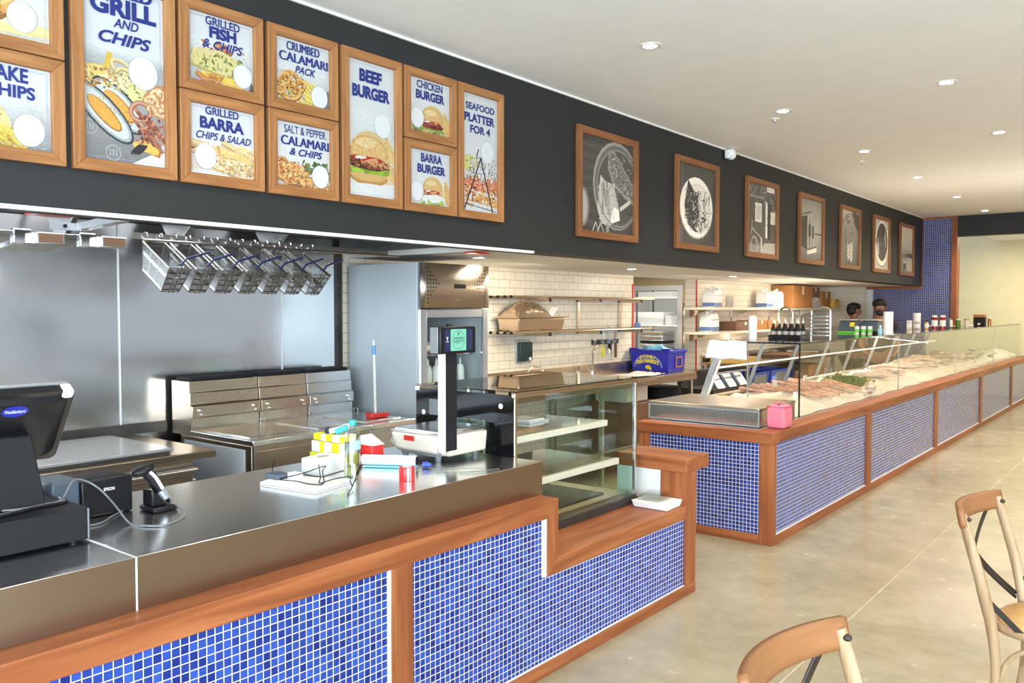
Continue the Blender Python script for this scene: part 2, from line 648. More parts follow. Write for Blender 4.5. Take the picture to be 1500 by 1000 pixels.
M['glass_edge'] = plain('dark_glass_edge', (0.012, 0.020, 0.018), 0.1, vary=0.0)
M['lens'] = emissive('downlight_lens', (1.0, 0.93, 0.80), 9.0)
M['led'] = emissive('led_strip', (1.0, 0.80, 0.78), 0.55)
M['chair_light'] = wood('pale_bent_beech', 'z', (0.20, 0.115, 0.055), (0.36, 0.235, 0.13), (0.48, 0.345, 0.215), 0.4)
M['chair_tan'] = wood('tan_bent_rail', 'y', (0.20, 0.085, 0.033), (0.27, 0.118, 0.046), (0.32, 0.15, 0.062), 0.4, 0.6)
M['rattan'] = wood('woven_rattan', 'x', (0.50, 0.28, 0.10), (0.66, 0.42, 0.17), (0.76, 0.52, 0.24), 0.6, 5.0)
M['strap'] = plain('dark_metal_strap', (0.060, 0.050, 0.044), 0.35, 0.7, vary=0.2)
M['skin'] = plain('skin', (0.26, 0.115, 0.065), 0.5, vary=0.08)
M['hair'] = plain('black_hair', (0.008, 0.007, 0.007), 0.6, vary=0.3, bump=1.0, bscale=120)
M['shirt'] = plain('black_shirt', (0.018, 0.017, 0.022), 0.8, vary=0.2)
M['ice'] = plain('crushed_ice', (0.86, 0.82, 0.74), 0.35, vary=0.14, vscale=60, bump=1.0, bscale=70)
M['fish'] = plain('pink_fish_skin', (0.86, 0.62, 0.57), 0.3, vary=0.30, vscale=18)
M['fish_silver'] = plain('silver_fish_skin', (0.60, 0.54, 0.49), 0.25, 0.3, vary=0.35, vscale=18)
M['fillet'] = plain('salmon_fillet', (0.66, 0.34, 0.26), 0.35, vary=0.38, vscale=26)
M['herb'] = plain('parsley', (0.10, 0.20, 0.03), 0.6, vary=0.4, vscale=40)
M['lemon'] = plain('lemon', (0.80, 0.55, 0.06), 0.45, vary=0.1)
M['sauce_red'] = plain('red_sauce', (0.28, 0.02, 0.012), 0.2, vary=0.2)
M['amber'] = plain('amber_oil', (0.60, 0.33, 0.03), 0.15, vary=0.2)
M['lime'] = plain('lime_green_plastic', (0.16, 0.62, 0.08), 0.4, vary=0.1)
M['copper'] = plain('copper_cap', (0.55, 0.22, 0.07), 0.3, 0.6, vary=0.2)
M['floor'] = None


def floor_mat():
    k = NT('polished_concrete')
    v = k.coord()
    n1 = k.noise(v, 0.8, 6, 0.62, 0.4)
    n2 = k.noise(v, 7.0, 5, 0.65, 0.2)
    ad = k.n('ShaderNodeMath', operation='MULTIPLY_ADD')
    k.l(n2, ad.inputs[0])
    ad.inputs[1].default_value = 0.45
    k.l(n1, ad.inputs[2])
    k.l(k.ramp(ad.outputs[0], [(0.42, (0.20, 0.172, 0.108)), (0.70, (0.325, 0.288, 0.19)), (0.98, (0.43, 0.39, 0.28))]), k.b.inputs['Base Color'])
    k.l(k.mul(n2, 0.14, 0.34), k.b.inputs['Roughness'])
    k.set(spec=0.5)
    k.bump(n2, 0.012, 0.004)
    return k.mat


M['floor'] = floor_mat()

# ---------------------------------------------------------------- lettering


def text2d(s, w, h, shear=0.0, bold=0.015, spacing=1.0):
    cu = bpy.data.curves.new('lettering', 'FONT')
    cu.body = s
    cu.size = 1.0
    cu.shear = shear
    cu.offset = bold
    cu.space_character = spacing
    cu.resolution_u = 4
    cu.align_x = 'LEFT'
    ob = bpy.data.objects.new('lettering', cu)
    COL.objects.link(ob)
    bpy.context.view_layer.update()
    dg = bpy.context.evaluated_depsgraph_get()
    me = bpy.data.meshes.new_from_object(ob.evaluated_get(dg))
    bpy.data.objects.remove(ob)
    bpy.data.curves.remove(cu)
    vs = [(v.co.x, v.co.y) for v in me.vertices]
    fs = [tuple(p.vertices) for p in me.polygons]
    bpy.data.meshes.remove(me)
    x0, x1 = min(v[0] for v in vs), max(v[0] for v in vs)
    y0, y1 = min(v[1] for v in vs), max(v[1] for v in vs)
    vs = [((x - (x0 + x1) / 2) / (x1 - x0) * w, (y - (y0 + y1) / 2) / (y1 - y0) * h) for x, y in vs]
    return vs, fs


def put_text(mb, s, org, right, up, w, h, shear=0.0, bold=0.015, m=0, arc=0.0, slope=0.0, spacing=1.0):
    """adds lettering centred on org in the plane (right, up)"""
    org, right, up = Vector(org), Vector(right), Vector(up)
    wide_m = 'M' in s and bold > 0          # the font's M closes up when emboldened: thicken it by overprinting
    vs, fs = text2d(s, w, h, shear, 0.0 if wide_m else bold, spacing)
    nrm = right.cross(up) * 0.00008
    for q, d in enumerate((-0.10 * bold, 0.0, 0.10 * bold) if wide_m else (0.0,)):
        mb._add([org + nrm * q + right * (x + d) + up * (y - arc * (2 * x / w) ** 2 + slope * x) for x, y in vs], fs, m)
    return mb


def disc_poly(org, right, up, a, b, n=32, rot=0.0):
    org, right, up = Vector(org), Vector(right), Vector(up)
    c, s = math.cos(rot), math.sin(rot)
    out = []
    for i in range(n):
        t = 2 * math.pi * i / n
        x, y = a * math.cos(t), b * math.sin(t)
        out.append(org + right * (x * c - y * s) + up * (x * s + y * c))
    return out


def ring_faces(mb, org, right, up, a, b, wd, n=40, m=0):
    o = disc_poly(org, right, up, a, b, n)
    i = disc_poly(org, right, up, a - wd, b - wd, n)
    mb._add(o + i, [(k, (k + 1) % n, n + (k + 1) % n, n + k) for k in range(n)], m)
    return mb


YP, ZP, XP = Vector((0, 1, 0)), Vector((0, 0, 1)), Vector((1, 0, 0))

# ================================================================ THE ROOM
X_WALL = -4.75      # kitchen wall
X_DARK = -3.27      # dark bulkhead face
X_FR = -2.165       # front plane of both counters
Z_SOF = 1.99
Z_CEIL = 3.06
Y_END = 14.45


def struct(name, mb, mats, **kw):
    return build(mb, name, mats, kind='structure', **kw)


f = MB().box(-7.2, 5.2, -4.2, 18.2, -0.12, 0.0)
floor = struct('floor', f, M['floor'])
jl = MB().box(-1.338, -1.332, -4.2, 18.0, 0.0, 0.0012).box(-1.332, 5.2, 7.6, 7.606, 0.0, 0.0012)
M['joint'] = plain('floor_joint', (0.50, 0.43, 0.30), 0.6, vary=0.2)
struct('trim_1', jl, M['joint'])

struct('ceiling', MB().box(X_DARK, 5.2, -4.2, 14.6, Z_CEIL, 3.2).box(-2.77, 5.2, 14.6, 18.2, 2.9, 3.2), M['ceiling'])
struct('wall_bulkhead', MB().box(-3.47, X_DARK, -1.5, Y_END, Z_SOF, 3.2), M['charcoal'])
struct('trim_2', MB().box(X_DARK, X_DARK + 0.012, -1.5, Y_END, Z_CEIL - 0.012, Z_CEIL), M['white'])
struct('trim_3', MB().box(X_DARK - 0.03, X_DARK + 0.004, -1.5, 4.3, Z_SOF - 0.012, Z_SOF + 0.004), M['white'])
struct('ceiling_kitchen', MB().box(-4.9, -3.47, 4.02, 14.6, Z_SOF, 2.1).box(-7.0, -4.905, 8.06, 9.60, 2.13, 2.2), M['soffit'])
# kitchen wall: tiled, with a recess to the store-room door
struct('wall_kitchen', MB().box(-4.9, X_WALL, 3.98, 8.06, 0, 2.1).box(-4.9, X_WALL, 9.58, 14.6, 0, 2.1), M['subway'])
struct('wall_hood', MB().box(-4.9, -4.765, -1.5, 3.98, 0, 3.2), M['dark_steel'])
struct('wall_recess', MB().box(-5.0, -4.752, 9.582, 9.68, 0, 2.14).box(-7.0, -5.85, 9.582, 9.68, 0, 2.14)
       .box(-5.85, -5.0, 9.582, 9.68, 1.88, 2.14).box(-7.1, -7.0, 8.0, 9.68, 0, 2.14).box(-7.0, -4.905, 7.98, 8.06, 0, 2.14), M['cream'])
struct('trim_4', MB().box(-5.0, -4.94, 9.565, 9.60, 0, 1.925).box(-5.91, -5.85, 9.565, 9.60, 0, 1.925).box(-5.849, -5.001, 9.565, 9.60, 1.865, 1.925), M['white'], bevel=0.003)
struct('wall_store', MB().box(-7.1, -4.9, 12.4, 12.5, 0, 2.5).box(-7.1, -7.0, 9.68, 12.4, 0, 2.5).box(-5.0, -4.902, 9.68, 12.4, 0, 2.5).box(-7.1, -4.9, 9.68, 12.5, 2.5, 2.6), M['white'])
struct('trim_5', MB().box(X_WALL, X_WALL + 0.008, 8.03, 8.062, 1.06, 1.90), M['red_trim'])
struct('trim_6', MB().box(X_WALL - 0.002, X_WALL + 0.008, 9.575, 9.60, 0.5, Z_SOF), M['red_trim'])
# far wall: white tiles, jamb, blue mosaic column
struct('wall_far', MB().box(-4.75, -4.10, Y_END, 14.6, 0, 2.1), M['subway_x'])
struct('trim_7', MB().box(-4.10, -4.0, Y_END - 0.03, 14.6, 0, Z_SOF - 0.04), M['white'])
struct('wall_column', MB().box(-4.0, -3.22, Y_END, 14.6, 0, Z_CEIL).box(-3.22, -2.85, Y_END, 14.6, 1.372, Z_CEIL), M['mosaic_xz'])
struct('trim_8', MB().box(-2.85, -2.77, Y_END - 0.03, 14.62, 1.372, Z_CEIL).box(-3.27, -2.85, Y_END - 0.02, Y_END, Z_CEIL - 0.035, Z_CEIL), M['wood_z'], bevel=0.004)
struct('trim_9', MB().box(-4.10, -3.26, Y_END - 0.04, Y_END, Z_SOF - 0.045, Z_SOF), M['wood_x'], bevel=0.003)
struct('trim_10', MB().box(-3.30, X_DARK + 0.012, Y_END - 0.012, Y_END, Z_SOF, Z_CEIL), M['photo_z'])
struct('wall_header', MB().box(-2.77, 5.2, Y_END, 14.6, 2.745, 3.2), M['charcoal'])
struct('wall_passage', MB().box(-6.0, 5.2, 18.0, 18.2, 0, 3.2), M['cream_wall'])
# customer side, behind and beside the viewer: piers, sills and heads round the shop windows
wr = MB().box(5.0, 5.2, 2.5, 11.9, 1.42, 1.60).box(5.0, 5.2, -4.2, 18.2, 0, 0.5).box(5.0, 5.2, -4.2, 18.2, 2.7, 3.2)
for a, b in ((-4.2, -3.8), (-1.05, -0.85), (1.85, 2.5), (11.9, 18.2)):
    wr.box(5.0, 5.2, a, b, 0.5, 2.7)
struct('wall_right', wr, M['brown_wall'])
wb = MB().box(-4.9, 5.0, -4.2, -4.0, 0, 0.5).box(-4.9, 5.0, -4.2, -4.0, 2.7, 3.2)
for a, b in ((-4.9, -2.3), (0.5, 0.9), (3.7, 5.0)):
    wb.box(a, b, -4.2, -4.0, 0.5, 2.7)
struct('wall_back', wb, M['cream_wall'])
struct('wall_side', MB().box(-4.9, -3.27, -1.6, -1.5, 0, 3.2), M['charcoal'])

# stainless splashback sheets on the kitchen wall
for i, (a, b, nm, lb) in enumerate(((-1.5, 2.326, 'splashback_panel', 'brushed steel splashback sheet behind the till, leftmost of the sheets'),
                                    (2.334, 3.43, 'splashback_panel', 'brushed steel splashback sheet behind the deep fryers'),
                                    (3.438, 3.88, 'splashback_panel', 'narrow brushed steel splashback sheet beside the tall fridge'))):
    o = build(MB().box(X_WALL, X_WALL + 0.012, a, b, 0.5, 2.115), nm, M['steel_wall'])
    tag(o, lb, 'splashback', 'steel splashback sheets')
struct('trim_11', MB().box(X_WALL + 0.010, X_WALL + 0.018, 2.326, 2.334, 0.5, 2.11).box(X_WALL + 0.010, X_WALL + 0.018, 3.430, 3.438, 0.5, 2.11), M['white'])


# ---------------------------------------------------------------- ceiling fittings
def downlight(loc, label, power):
    x, y, z = loc
    t = T('downlight', label, 'ceiling light', (x, y, z), group='recessed downlights in the shop ceiling')
    build(MB().lathe([(0.062, -0.004), (0.066, -0.001), (0.066, 0.0), (0.040, 0.0), (0.040, -0.003), (0.062, -0.004)], cap=False), 'trim_ring', M['white_plastic'], t)
    build(MB().lathe([(0.0005, -0.0025), (0.040, -0.0025)]), 'lens', M['lens'], t)
    spot('downlight_lamp', (x, y, z - 0.03), power, WARM, 125, 0.7, 0.05)


for i, (y, w) in enumerate(((4.10, 'first'), (6.04, 'second'), (8.03, 'third'), (9.96, 'fourth'), (12.0, 'fifth'), (13.92, 'sixth'))):
    downlight((-2.32, y, Z_CEIL), 'round white downlight, %s from the viewer in the row beside the dark bulkhead' % w, 34 if i < 1 else 44)
for i, (y, w) in enumerate(((5.93, 'first'), (7.86, 'second'), (9.85, 'third'))):
    downlight((-1.22, y, Z_CEIL), 'round white downlight, %s of the three in the row farther from the bulkhead' % w, 44)
for x, y, p in ((-2.32, 2.1, 18), (-1.22, 3.9, 30), (-1.22, 11.9, 46), (-1.22, 13.8, 46), (0.6, 4.0, 40), (0.6, 6.0, 50), (0.6, 8.0, 50), (0.6, 10.0, 55), (0.6, 12.0, 55), (2.6, 4.0, 50), (2.6, 7.0, 60), (2.6, 10.0, 65), (2.6, 13.0, 65), (-1.2, 1.9, 18)):
    spot('downlight_lamp', (x, y, Z_CEIL - 0.03), p, WARM, 140, 0.8, 0.05)

for (y, w) in ((4.557, 'nearest the tall fridge'), (6.69, 'above the sink bench'), (8.885, 'in front of the store-room doorway')):
    t = T('soffit_downlight', 'small round downlight in the kitchen soffit, %s' % w, 'ceiling light', (-3.96, y, Z_SOF), group='downlights in the kitchen soffit')
    build(MB().lathe([(0.050, -0.004), (0.054, 0.0), (0.038, 0.0), (0.038, -0.003), (0.050, -0.004)], cap=False), 'trim_ring', M['white_plastic'], t)
    build(MB().lathe([(0.0005, -0.0025), (0.038, -0.0025)]), 'lens', M['lens'], t)
    spot('soffit_lamp', (-3.96, y, Z_SOF - 0.02), 14, CREAM, 140, 0.8, 0.04)

t = T('motion_sensor', 'small white motion sensor in the angle of bulkhead and ceiling', 'sensor', (X_DARK + 0.012, 7.15, Z_CEIL))
build(MB().ell((0.045, 0, -0.05), (0.045, 0.05, 0.05), 16, 10), 'lens_dome', M['white_plastic'], t)
build(MB().box(0, 0.05, -0.05, 0.05, -0.09, -0.012), 'housing', M['white_plastic'], t, bevel=0.012)
for loc, lb in (((-2.46, 6.25, Z_CEIL), 'chrome sprinkler head beside the second downlight of the row by the bulkhead'),
                ((-2.495, 8.55, Z_CEIL), 'chrome sprinkler head beside the third downlight of the row by the bulkhead')):
    t = T('sprinkler_head', lb, 'sprinkler', loc, group='ceiling sprinklers')
    build(MB().lathe([(0.035, 0.0), (0.033, -0.006), (0.010, -0.008), (0.006, -0.018), (0.0005, -0.02)]), 'rosette', M['white_plastic'], t)
    build(MB().lathe([(0.013, -0.026), (0.013, -0.028), (0.0005, -0.029)]).cyl((0, 0, -0.018), (0, 0, -0.027), 0.003), 'deflector', M['silver'], t)
# ================================================================ NEAR SERVICE COUNTER
sc = T('service_counter', 'low service counter with blue mosaic front and stepped orange hardwood ledge', 'counter', (X_FR, 1.5, 0))
O = sc.location


def P_(nm, mb, mat, par, **kw):
    return build(mb, nm, mat, par, **kw)


P_('carcass', MB(O).box(-3.04, -2.215, -1.5, 2.95, 0, 0.70).box(-3.04, -2.215, 2.95, 4.27, 0, 0.44), M['white'], sc)
P_('mosaic_panel', MB(O).box(-2.21, -2.18, -1.5, 2.021, 0.06, 0.702), M['mosaic_yz'], sc)
tp = MB(O)
tp.prism([(2.128, 0.06), (4.29, 0.06), (4.29, 0.445), (2.955, 0.445), (2.955, 0.702), (2.128, 0.702)], 'x', -2.21, -2.18)
P_('mosaic_panel', tp, M['mosaic_yz'], sc)
P_('stile', MB(O).box(-2.22, X_FR, 2.021, 2.128, 0.0, 0.702), M['wood_z'], sc, bevel=0.003)
P_('base_board', MB(O).box(-2.22, X_FR, -1.5, 4.39, 0, 0.06), M['wood_y'], sc, bevel=0.003)
P_('tile_edge_trim', MB(O).box(-2.185, X_FR - 0.004, 2.012, 2.0205, 0.06, 0.70).box(-2.185, X_FR - 0.004, 2.925, 2.948, 0.445, 0.70)
   .box(-2.185, X_FR - 0.004, 4.283, 4.289, 0.064, 0.44).box(-2.185, X_FR - 0.008, -1.5, 4.28, 0.0605, 0.065), M['white'], sc)
# ledge: long top board, mitred drop, lower ledge, end pillar and cap
lg = MB(O).prism([(-1.5, 0.70), (2.95, 0.70), (3.033, 0.779), (-1.5, 0.779)], 'x', -2.45, X_FR)
P_('ledge_board', lg, M['wood_y'], sc, bevel=0.004)
P_('drop_board', MB(O).prism([(2.9505, 0.6995), (2.9505, 0.442), (3.033, 0.515), (3.033, 0.7785)], 'x', -2.62, X_FR), M['wood_z'], sc, bevel=0.003)
P_('lower_ledge_board', MB(O).prism([(2.951, 0.4415), (4.266, 0.4415), (4.266, 0.515), (3.0335, 0.515)], 'x', -2.62, X_FR - 0.0005), M['wood_y'], sc, bevel=0.004)
P_('end_pillar', MB(O).box(-2.33, X_FR, 4.266, 4.39, 0.06, 0.70), M['wood_z'], sc, bevel=0.003)
P_('white_end_panel', MB(O).box(-2.62, -2.33, 4.27, 4.385, 0.3, 0.70), M['white'], sc)
P_('cap_board', MB(O).box(-2.62, X_FR + 0.001, 4.262, 4.552, 0.70, 0.777), M['wood_x'], sc, bevel=0.004)


def steel_bench(y0, y1, label, end):
    t = T('steel_benchtop', label, 'benchtop', (-2.7, (y0 + y1) / 2, 0.779), group='stainless benchtops')
    o = t.location
    P_('top_sheet', MB(o).box(-3.10, -2.268, y0, y1, 0.90, 0.93), M['steel_top'], t, bevel=0.004)
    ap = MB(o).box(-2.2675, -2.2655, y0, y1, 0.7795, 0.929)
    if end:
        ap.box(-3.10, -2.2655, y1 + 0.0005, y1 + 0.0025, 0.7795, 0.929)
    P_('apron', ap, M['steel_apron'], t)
    P_('core', MB(o).box(-3.05, -2.27, y0 + 0.005, y1 - 0.001, 0.7795, 0.899), M['dark_steel'], t)
    return t


steel_bench(-1.5, 1.1485, 'brushed steel benchtop under the cash drawer', False)
steel_bench(1.1535, 3.042, 'brushed steel benchtop under the printer, bottle and weighing scale', True)
struct('trim_12', MB().box(-2.272, -2.2645, 1.1485, 1.1535, 0.7795, 0.9300).box(-3.10, -2.268, 1.1485, 1.1535, 0.91, 0.9302), M['white'])

# ---------------------------------------------------------------- glass display cabinet sunk into the ledge
gc = T('glass_display_cabinet', 'empty square glass food display cabinet standing on the lower timber ledge', 'display cabinet', (-2.76, 3.62, 0.515))
O = gc.location
XA, XB, YA, YB, ZA, ZB = -3.09, -2.434, 3.056, 4.185, 0.515, 1.237
P_('base', MB(O).box(XA, XB - 0.004, YA + 0.001, YB, 0.5155, 0.56), M['dark_steel'], gc, bevel=0.003)
P_('base_rail', MB(O).box(XB - 0.03, XB + 0.006, YA + 0.001, YB, 0.5155, 0.548).box(XB - 0.006, XB + 0.010, YA + 0.001, YB, 0.537, 0.545), M['dark_steel'], gc)
P_('deck', MB(O).box(XA + 0.03, XB - 0.05, YA + 0.03, YB - 0.03, 0.56, 0.572), M['steel_warm_lit'], gc)
P_('deck_tray', MB(O).box(XA + 0.12, XB - 0.12, YA + 0.14, YB - 0.16, 0.572, 0.58), M['black'], gc, bevel=0.003)
P_('front_glass', MB(O).box(XB - 0.006, XB, YA + 0.004, YB - 0.004, 0.548, ZB - 0.028), M['glass'], gc)
# end panes with black printed borders that have rounded inner corners


def border_pane(y, par):
    g = P_('end_glass', MB(O).box(XA + 0.006, XB - 0.008, y - 0.003, y + 0.003, 0.56, ZB - 0.02), M['glass_end'], par)
    a0, a1, b0, b1 = XA + 0.14, XB - 0.14, 0.62, ZB - 0.15
    if y > 3.6:
        a0, a1, b0, b1 = XA + 0.05, XB - 0.03, 0.60, 0.88
        return g
    out = [(XA + 0.006, 0.56), (XB - 0.008, 0.56), (XB - 0.008, ZB - 0.02), (XA + 0.006, ZB - 0.02)]
    inn = []
    for cx_, cz_, s0 in ((a0, b0, 180), (a1, b0, 270), (a1, b1, 0), (a0, b1, 90)):
        r = 0.05
        ccx = cx_ + (r if cx_ == a0 else -r)
        ccz = cz_ + (r if cz_ == b0 else -r)
        for q in range(7):
            an = math.radians(s0 + 90 * q / 6)
            inn.append((ccx + r * math.cos(an), ccz + r * math.sin(an)))
    n = len(inn)
    mb = MB(O)
    vs = [(p[0], y - 0.0036, p[1]) for p in out] + [(p[0], y - 0.0036, p[1]) for p in inn]
    fs = []
    for c in range(4):
        ids = [4 + c * 7 + q for q in range(7)]
        for q in range(6):
            fs.append((c, ids[q + 1], ids[q]))
        nx = 4 + ((c + 1) % 4) * 7
        fs.append((c, (c + 1) % 4, nx, ids[6]))
    mb._add(vs, fs)
    build(mb, 'printed_border', M['black_glass'], g)
    for mx_, mz_ in ((XA + 0.06, ZB - 0.14), (XB - 0.085, ZB - 0.075)):
        build(MB(O).poly(disc_poly((mx_, y - 0.0042, mz_), XP, ZP, 0.013, 0.013)), 'maker_mark', M['ink_white'], g)
    lb = MB(O).poly([(XA + 0.10, y - 0.0042, ZB - 0.15), (XA + 0.21, y - 0.0042, ZB - 0.15), (XA + 0.21, y - 0.0042, ZB - 0.07), (XA + 0.10, y - 0.0042, ZB - 0.07)])
    build(lb, 'rating_plate', M['grey'], g)
    return g


border_pane(YA + 0.004, gc)
border_pane(YB - 0.004, gc)
P_('top_glass', MB(O).box(XA, XB + 0.004, YA, YB, ZB - 0.008, ZB), M['glass_top'], gc)
fr = MB(O).box(XB - 0.02, XB + 0.002, YA, YB, ZB - 0.032, ZB - 0.009)
P_('head_rail', fr, M['steel_warm_lit'], gc, bevel=0.002)
P_('head_rail', MB(O).box(XA, XA + 0.03, YA, YB, ZB - 0.032, ZB - 0.009), M['steel_warm_lit'], gc, bevel=0.002)
for y in (YA + 0.012, YB - 0.012):
    P_('corner_post', MB(O).box(XB - 0.022, XB - 0.002, y - 0.010, y + 0.010, 0.548, ZB - 0.03), M['steel_z'] if y > 3.5 else M['steel_warm_lit'], gc, bevel=0.003)
for k, (z, d) in enumerate(((0.985, 0.10), (0.765, 0.06))):
    s = P_('shelf', MB(O).box(XA + 0.06, XB - d - 0.025, YA + 0.02, YB - 0.16 + 0.06 * k, z, z + 0.008), M['glass_shelf'], gc)
    build(MB(O).box(XB - d - 0.025, XB - d, YA + 0.02, YB - 0.16 + 0.06 * k, z - 0.022, z + 0.012), 'light_rail', M['beige'], s, bevel=0.003)
for x in (XA + 0.05, XA + 0.34):
    P_('shelf_upright', MB(O).box(x, x + 0.018, 3.40, 3.42, 0.58, ZB - 0.03), M['chrome'], gc)
P_('rear_door', MB(O).box(XA + 0.012, XA + 0.018, YA + 0.02, 3.66, 0.58, ZB - 0.03), M['glass'], gc)
P_('rear_door', MB(O).box(XA + 0.022, XA + 0.028, 3.60, YB - 0.02, 0.58, ZB - 0.03), M['glass'], gc)
for ya_, yb_ in ((3.60, 3.66), (YA + 0.014, YA + 0.045)):
    P_('door_stile', MB(O).box(XA + 0.008, XA + 0.034, ya_, yb_, 0.58, ZB - 0.033), M['black'], gc)
# folded fabric bag lying on the cabinet deck and papers on its shelf
o = build(MB().hexa([(-2.98, 3.30, 0.582), (-2.77, 3.30, 0.582), (-2.77, 3.74, 0.582), (-2.98, 3.74, 0.582)],
                    [(-2.95, 3.32, 0.64), (-2.82, 3.32, 0.64), (-2.82, 3.72, 0.64), (-2.95, 3.72, 0.64)]), 'empty_tray_cover', M['steel_x'], bevel=0.01)
tag(o, 'angled steel tray cover lying inside the bottom of the glass display cabinet', 'tray')
o = build(MB().box(-2.98, -2.78, 3.62, 3.80, 0.994, 1.003).box(-2.95, -2.80, 3.64, 3.78, 1.003, 1.012), 'paper_stack', M['paper'])
tag(o, 'small stack of white papers on the upper shelf of the glass display cabinet', 'papers')

# clear takeaway trays on the low ledge beside the cabinet
t = T('cake_slice_tray', 'clear takeaway trays on a white box at the end of the lower timber ledge', 'tray', (-2.29, 4.15, 0.516))
O = t.location
P_('white_box', MB(O).hexa([(-2.392, 4.075, 0.516), (-2.185, 4.08, 0.516), (-2.19, 4.24, 0.516), (-2.392, 4.24, 0.516)],
                           [(-2.40, 4.06, 0.555), (-2.172, 4.065, 0.555), (-2.18, 4.252, 0.555), (-2.40, 4.252, 0.555)]), M['paper'], t, bevel=0.004)
cl = MB(O)
for k in range(3):
    a = 0.01 * k
    z = 0.556 + 0.014 * k
    cl.hexa([(-2.385 + a, 4.08 + a, z), (-2.24, 4.08 + a, z), (-2.24, 4.235 - a, z), (-2.385 + a, 4.235 - a, z)],
            [(-2.375 + a, 4.09 + a, z + 0.013), (-2.25, 4.09 + a, z + 0.013), (-2.25, 4.225 - a, z + 0.013), (-2.375 + a, 4.225 - a, z + 0.013)])
P_('clear_lid', cl, M['clear_plastic'], t)

# ---------------------------------------------------------------- till, cash drawer, printer, scanner
t = T('cash_drawer', 'wide black cash drawer under the till, on the steel benchtop', 'cash drawer', (-2.70, 0.94, 0.9305))
O = t.location
P_('housing', MB(O).box(-2.90, -2.532, 0.74, 1.149, 0.938, 1.031), M['black_matt'], t, bevel=0.003)
P_('edge_seam', MB(O).box(-2.531, -2.529, 1.140, 1.1445, 0.94, 1.03), M['grey'], t)
ft = MB(O)
for x in (-2.86, -2.56):
    for y in (0.78, 1.11):
        ft.cyl((x, y, 0.931), (x, y, 0.939), 0.012)
P_('feet', ft, M['black'], t)

t = T('till_monitor', 'black till monitor with a blue oval badge on its back, tilted on a wedge stand', 'till', (-2.70, 0.98, 1.0312))
O = t.location
a, b = Vector((-2.645, 0, 1.376)), Vector((-2.805, 0, 1.148))
dn = (b - a).normalized()
nrm = Vector((-dn.z, 0, dn.x)) * -1.0
if nrm.x < 0:
    nrm = -nrm                      # towards the customer
th = 0.03
L = (b - a).length


def mp(y, s, off=0.0):
    return Vector((a.x, y, a.z)) + dn * s + nrm * off


def rrect(y0, y1, s0, s1, r, n=5):
    out = []
    for cy_, cs_, st in ((y0 + r, s0 + r, 180), (y1 - r, s0 + r, 270), (y1 - r, s1 - r, 0), (y0 + r, s1 - r, 90)):
        for q in range(n + 1):
            an = math.radians(st + 90 * q / n)
            out.append((cy_ + r * math.cos(an), cs_ + r * math.sin(an)))
    return out


def slab(mb, outline, o0, o1, shrink=0.0, m=0):
    cy_ = sum(p[0] for p in outline) / len(outline)
    cs_ = sum(p[1] for p in outline) / len(outline)
    n = len(outline)
    lo = [mp(p[0], p[1], o0) for p in outline]
    hi = [mp(cy_ + (p[0] - cy_) * (1 - shrink), cs_ + (p[1] - cs_) * (1 - shrink), o1) for p in outline]
    mb._add(lo + hi, [tuple(range(n - 1, -1, -1)), tuple(range(n, 2 * n))] + [(i, (i + 1) % n, n + (i + 1) % n, n + i) for i in range(n)], m)


mb = MB(O)
slab(mb, rrect(0.80, 1.165, 0.004, L, 0.02), -0.03, 0.0, 0.0)
slab(mb, rrect(0.815, 1.15, 0.02, L - 0.015, 0.03), 0.0, 0.012, 0.12)
P_('back_shell', mb, M['black'], t)
mb = MB(O)
slab(mb, rrect(0.797, 1.168, 0.0, L + 0.003, 0.021), -0.040, -0.0305)
P_('screen_bezel', mb, M['silver'], t)
mb = MB(O)
slab(mb, rrect(1.128, 1.160, -0.001, 0.03, 0.008), -0.028, 0.002)
P_('corner_clip', mb, M['white_plastic'], t)
bd = MB(O)
ctr = mp(1.0, 0.058, 0.0135)
bd.poly(disc_poly(ctr, YP, -dn, 0.037, 0.021))
lo = P_('oval_badge', bd, M['badge_blue'], t)
build(put_text(MB(O), 'Wedderburn', ctr + nrm * 0.0006, YP, -dn, 0.058, 0.013, bold=0.01), 'badge_lettering', M['ink_white'], lo)
hg = MB(O).tube([mp(0.94, L * 0.62, 0.02), mp(1.05, L * 0.62, 0.02)], 0.03, 16)
P_('hinge', hg, M['black'], t)
st = MB(O).hexa([(-2.82, 0.90, 1.0315), (-2.655, 0.90, 1.0315), (-2.655, 1.078, 1.0315), (-2.82, 1.078, 1.0315)],
                [(-2.76, 0.935, 1.245), (-2.685, 0.935, 1.245), (-2.685, 1.052, 1.245), (-2.76, 1.052, 1.245)])
P_('stand', st, M['black_matt'], t, bevel=0.006)
P_('stand_highlight_edge', MB(O).bar((-2.652, 0.906, 1.035), (-2.683, 0.94, 1.243), 0.008, 0.004), M['silver'], t)  # pale strip standing in for the highlight on the stand's left face

t = T('receipt_printer', 'black receipt printer with blue-grey end behind the cash drawer', 'printer', (-2.88, 1.30, 0.9305))
O = t.location
P_('body', MB(O).box(-2.96, -2.808, 1.245, 1.42, 0.931, 1.055), M['black'], t, bevel=0.008, seg=3)
P_('paper_cover', MB(O).box(-2.955, -2.806, 1.15, 1.244, 0.931, 1.068), M['bluegrey'], t, bevel=0.012, seg=3)
P_('maker_lettering', put_text(MB(O), 'EPSON', (-2.8072, 1.338, 1.018), YP, ZP, 0.036, 0.011, bold=0.03), M['ink_white'], t)
P_('paper_slot', MB(O).box(-2.93, -2.835, 1.26, 1.405, 1.0552, 1.057), M['black_matt'], t)

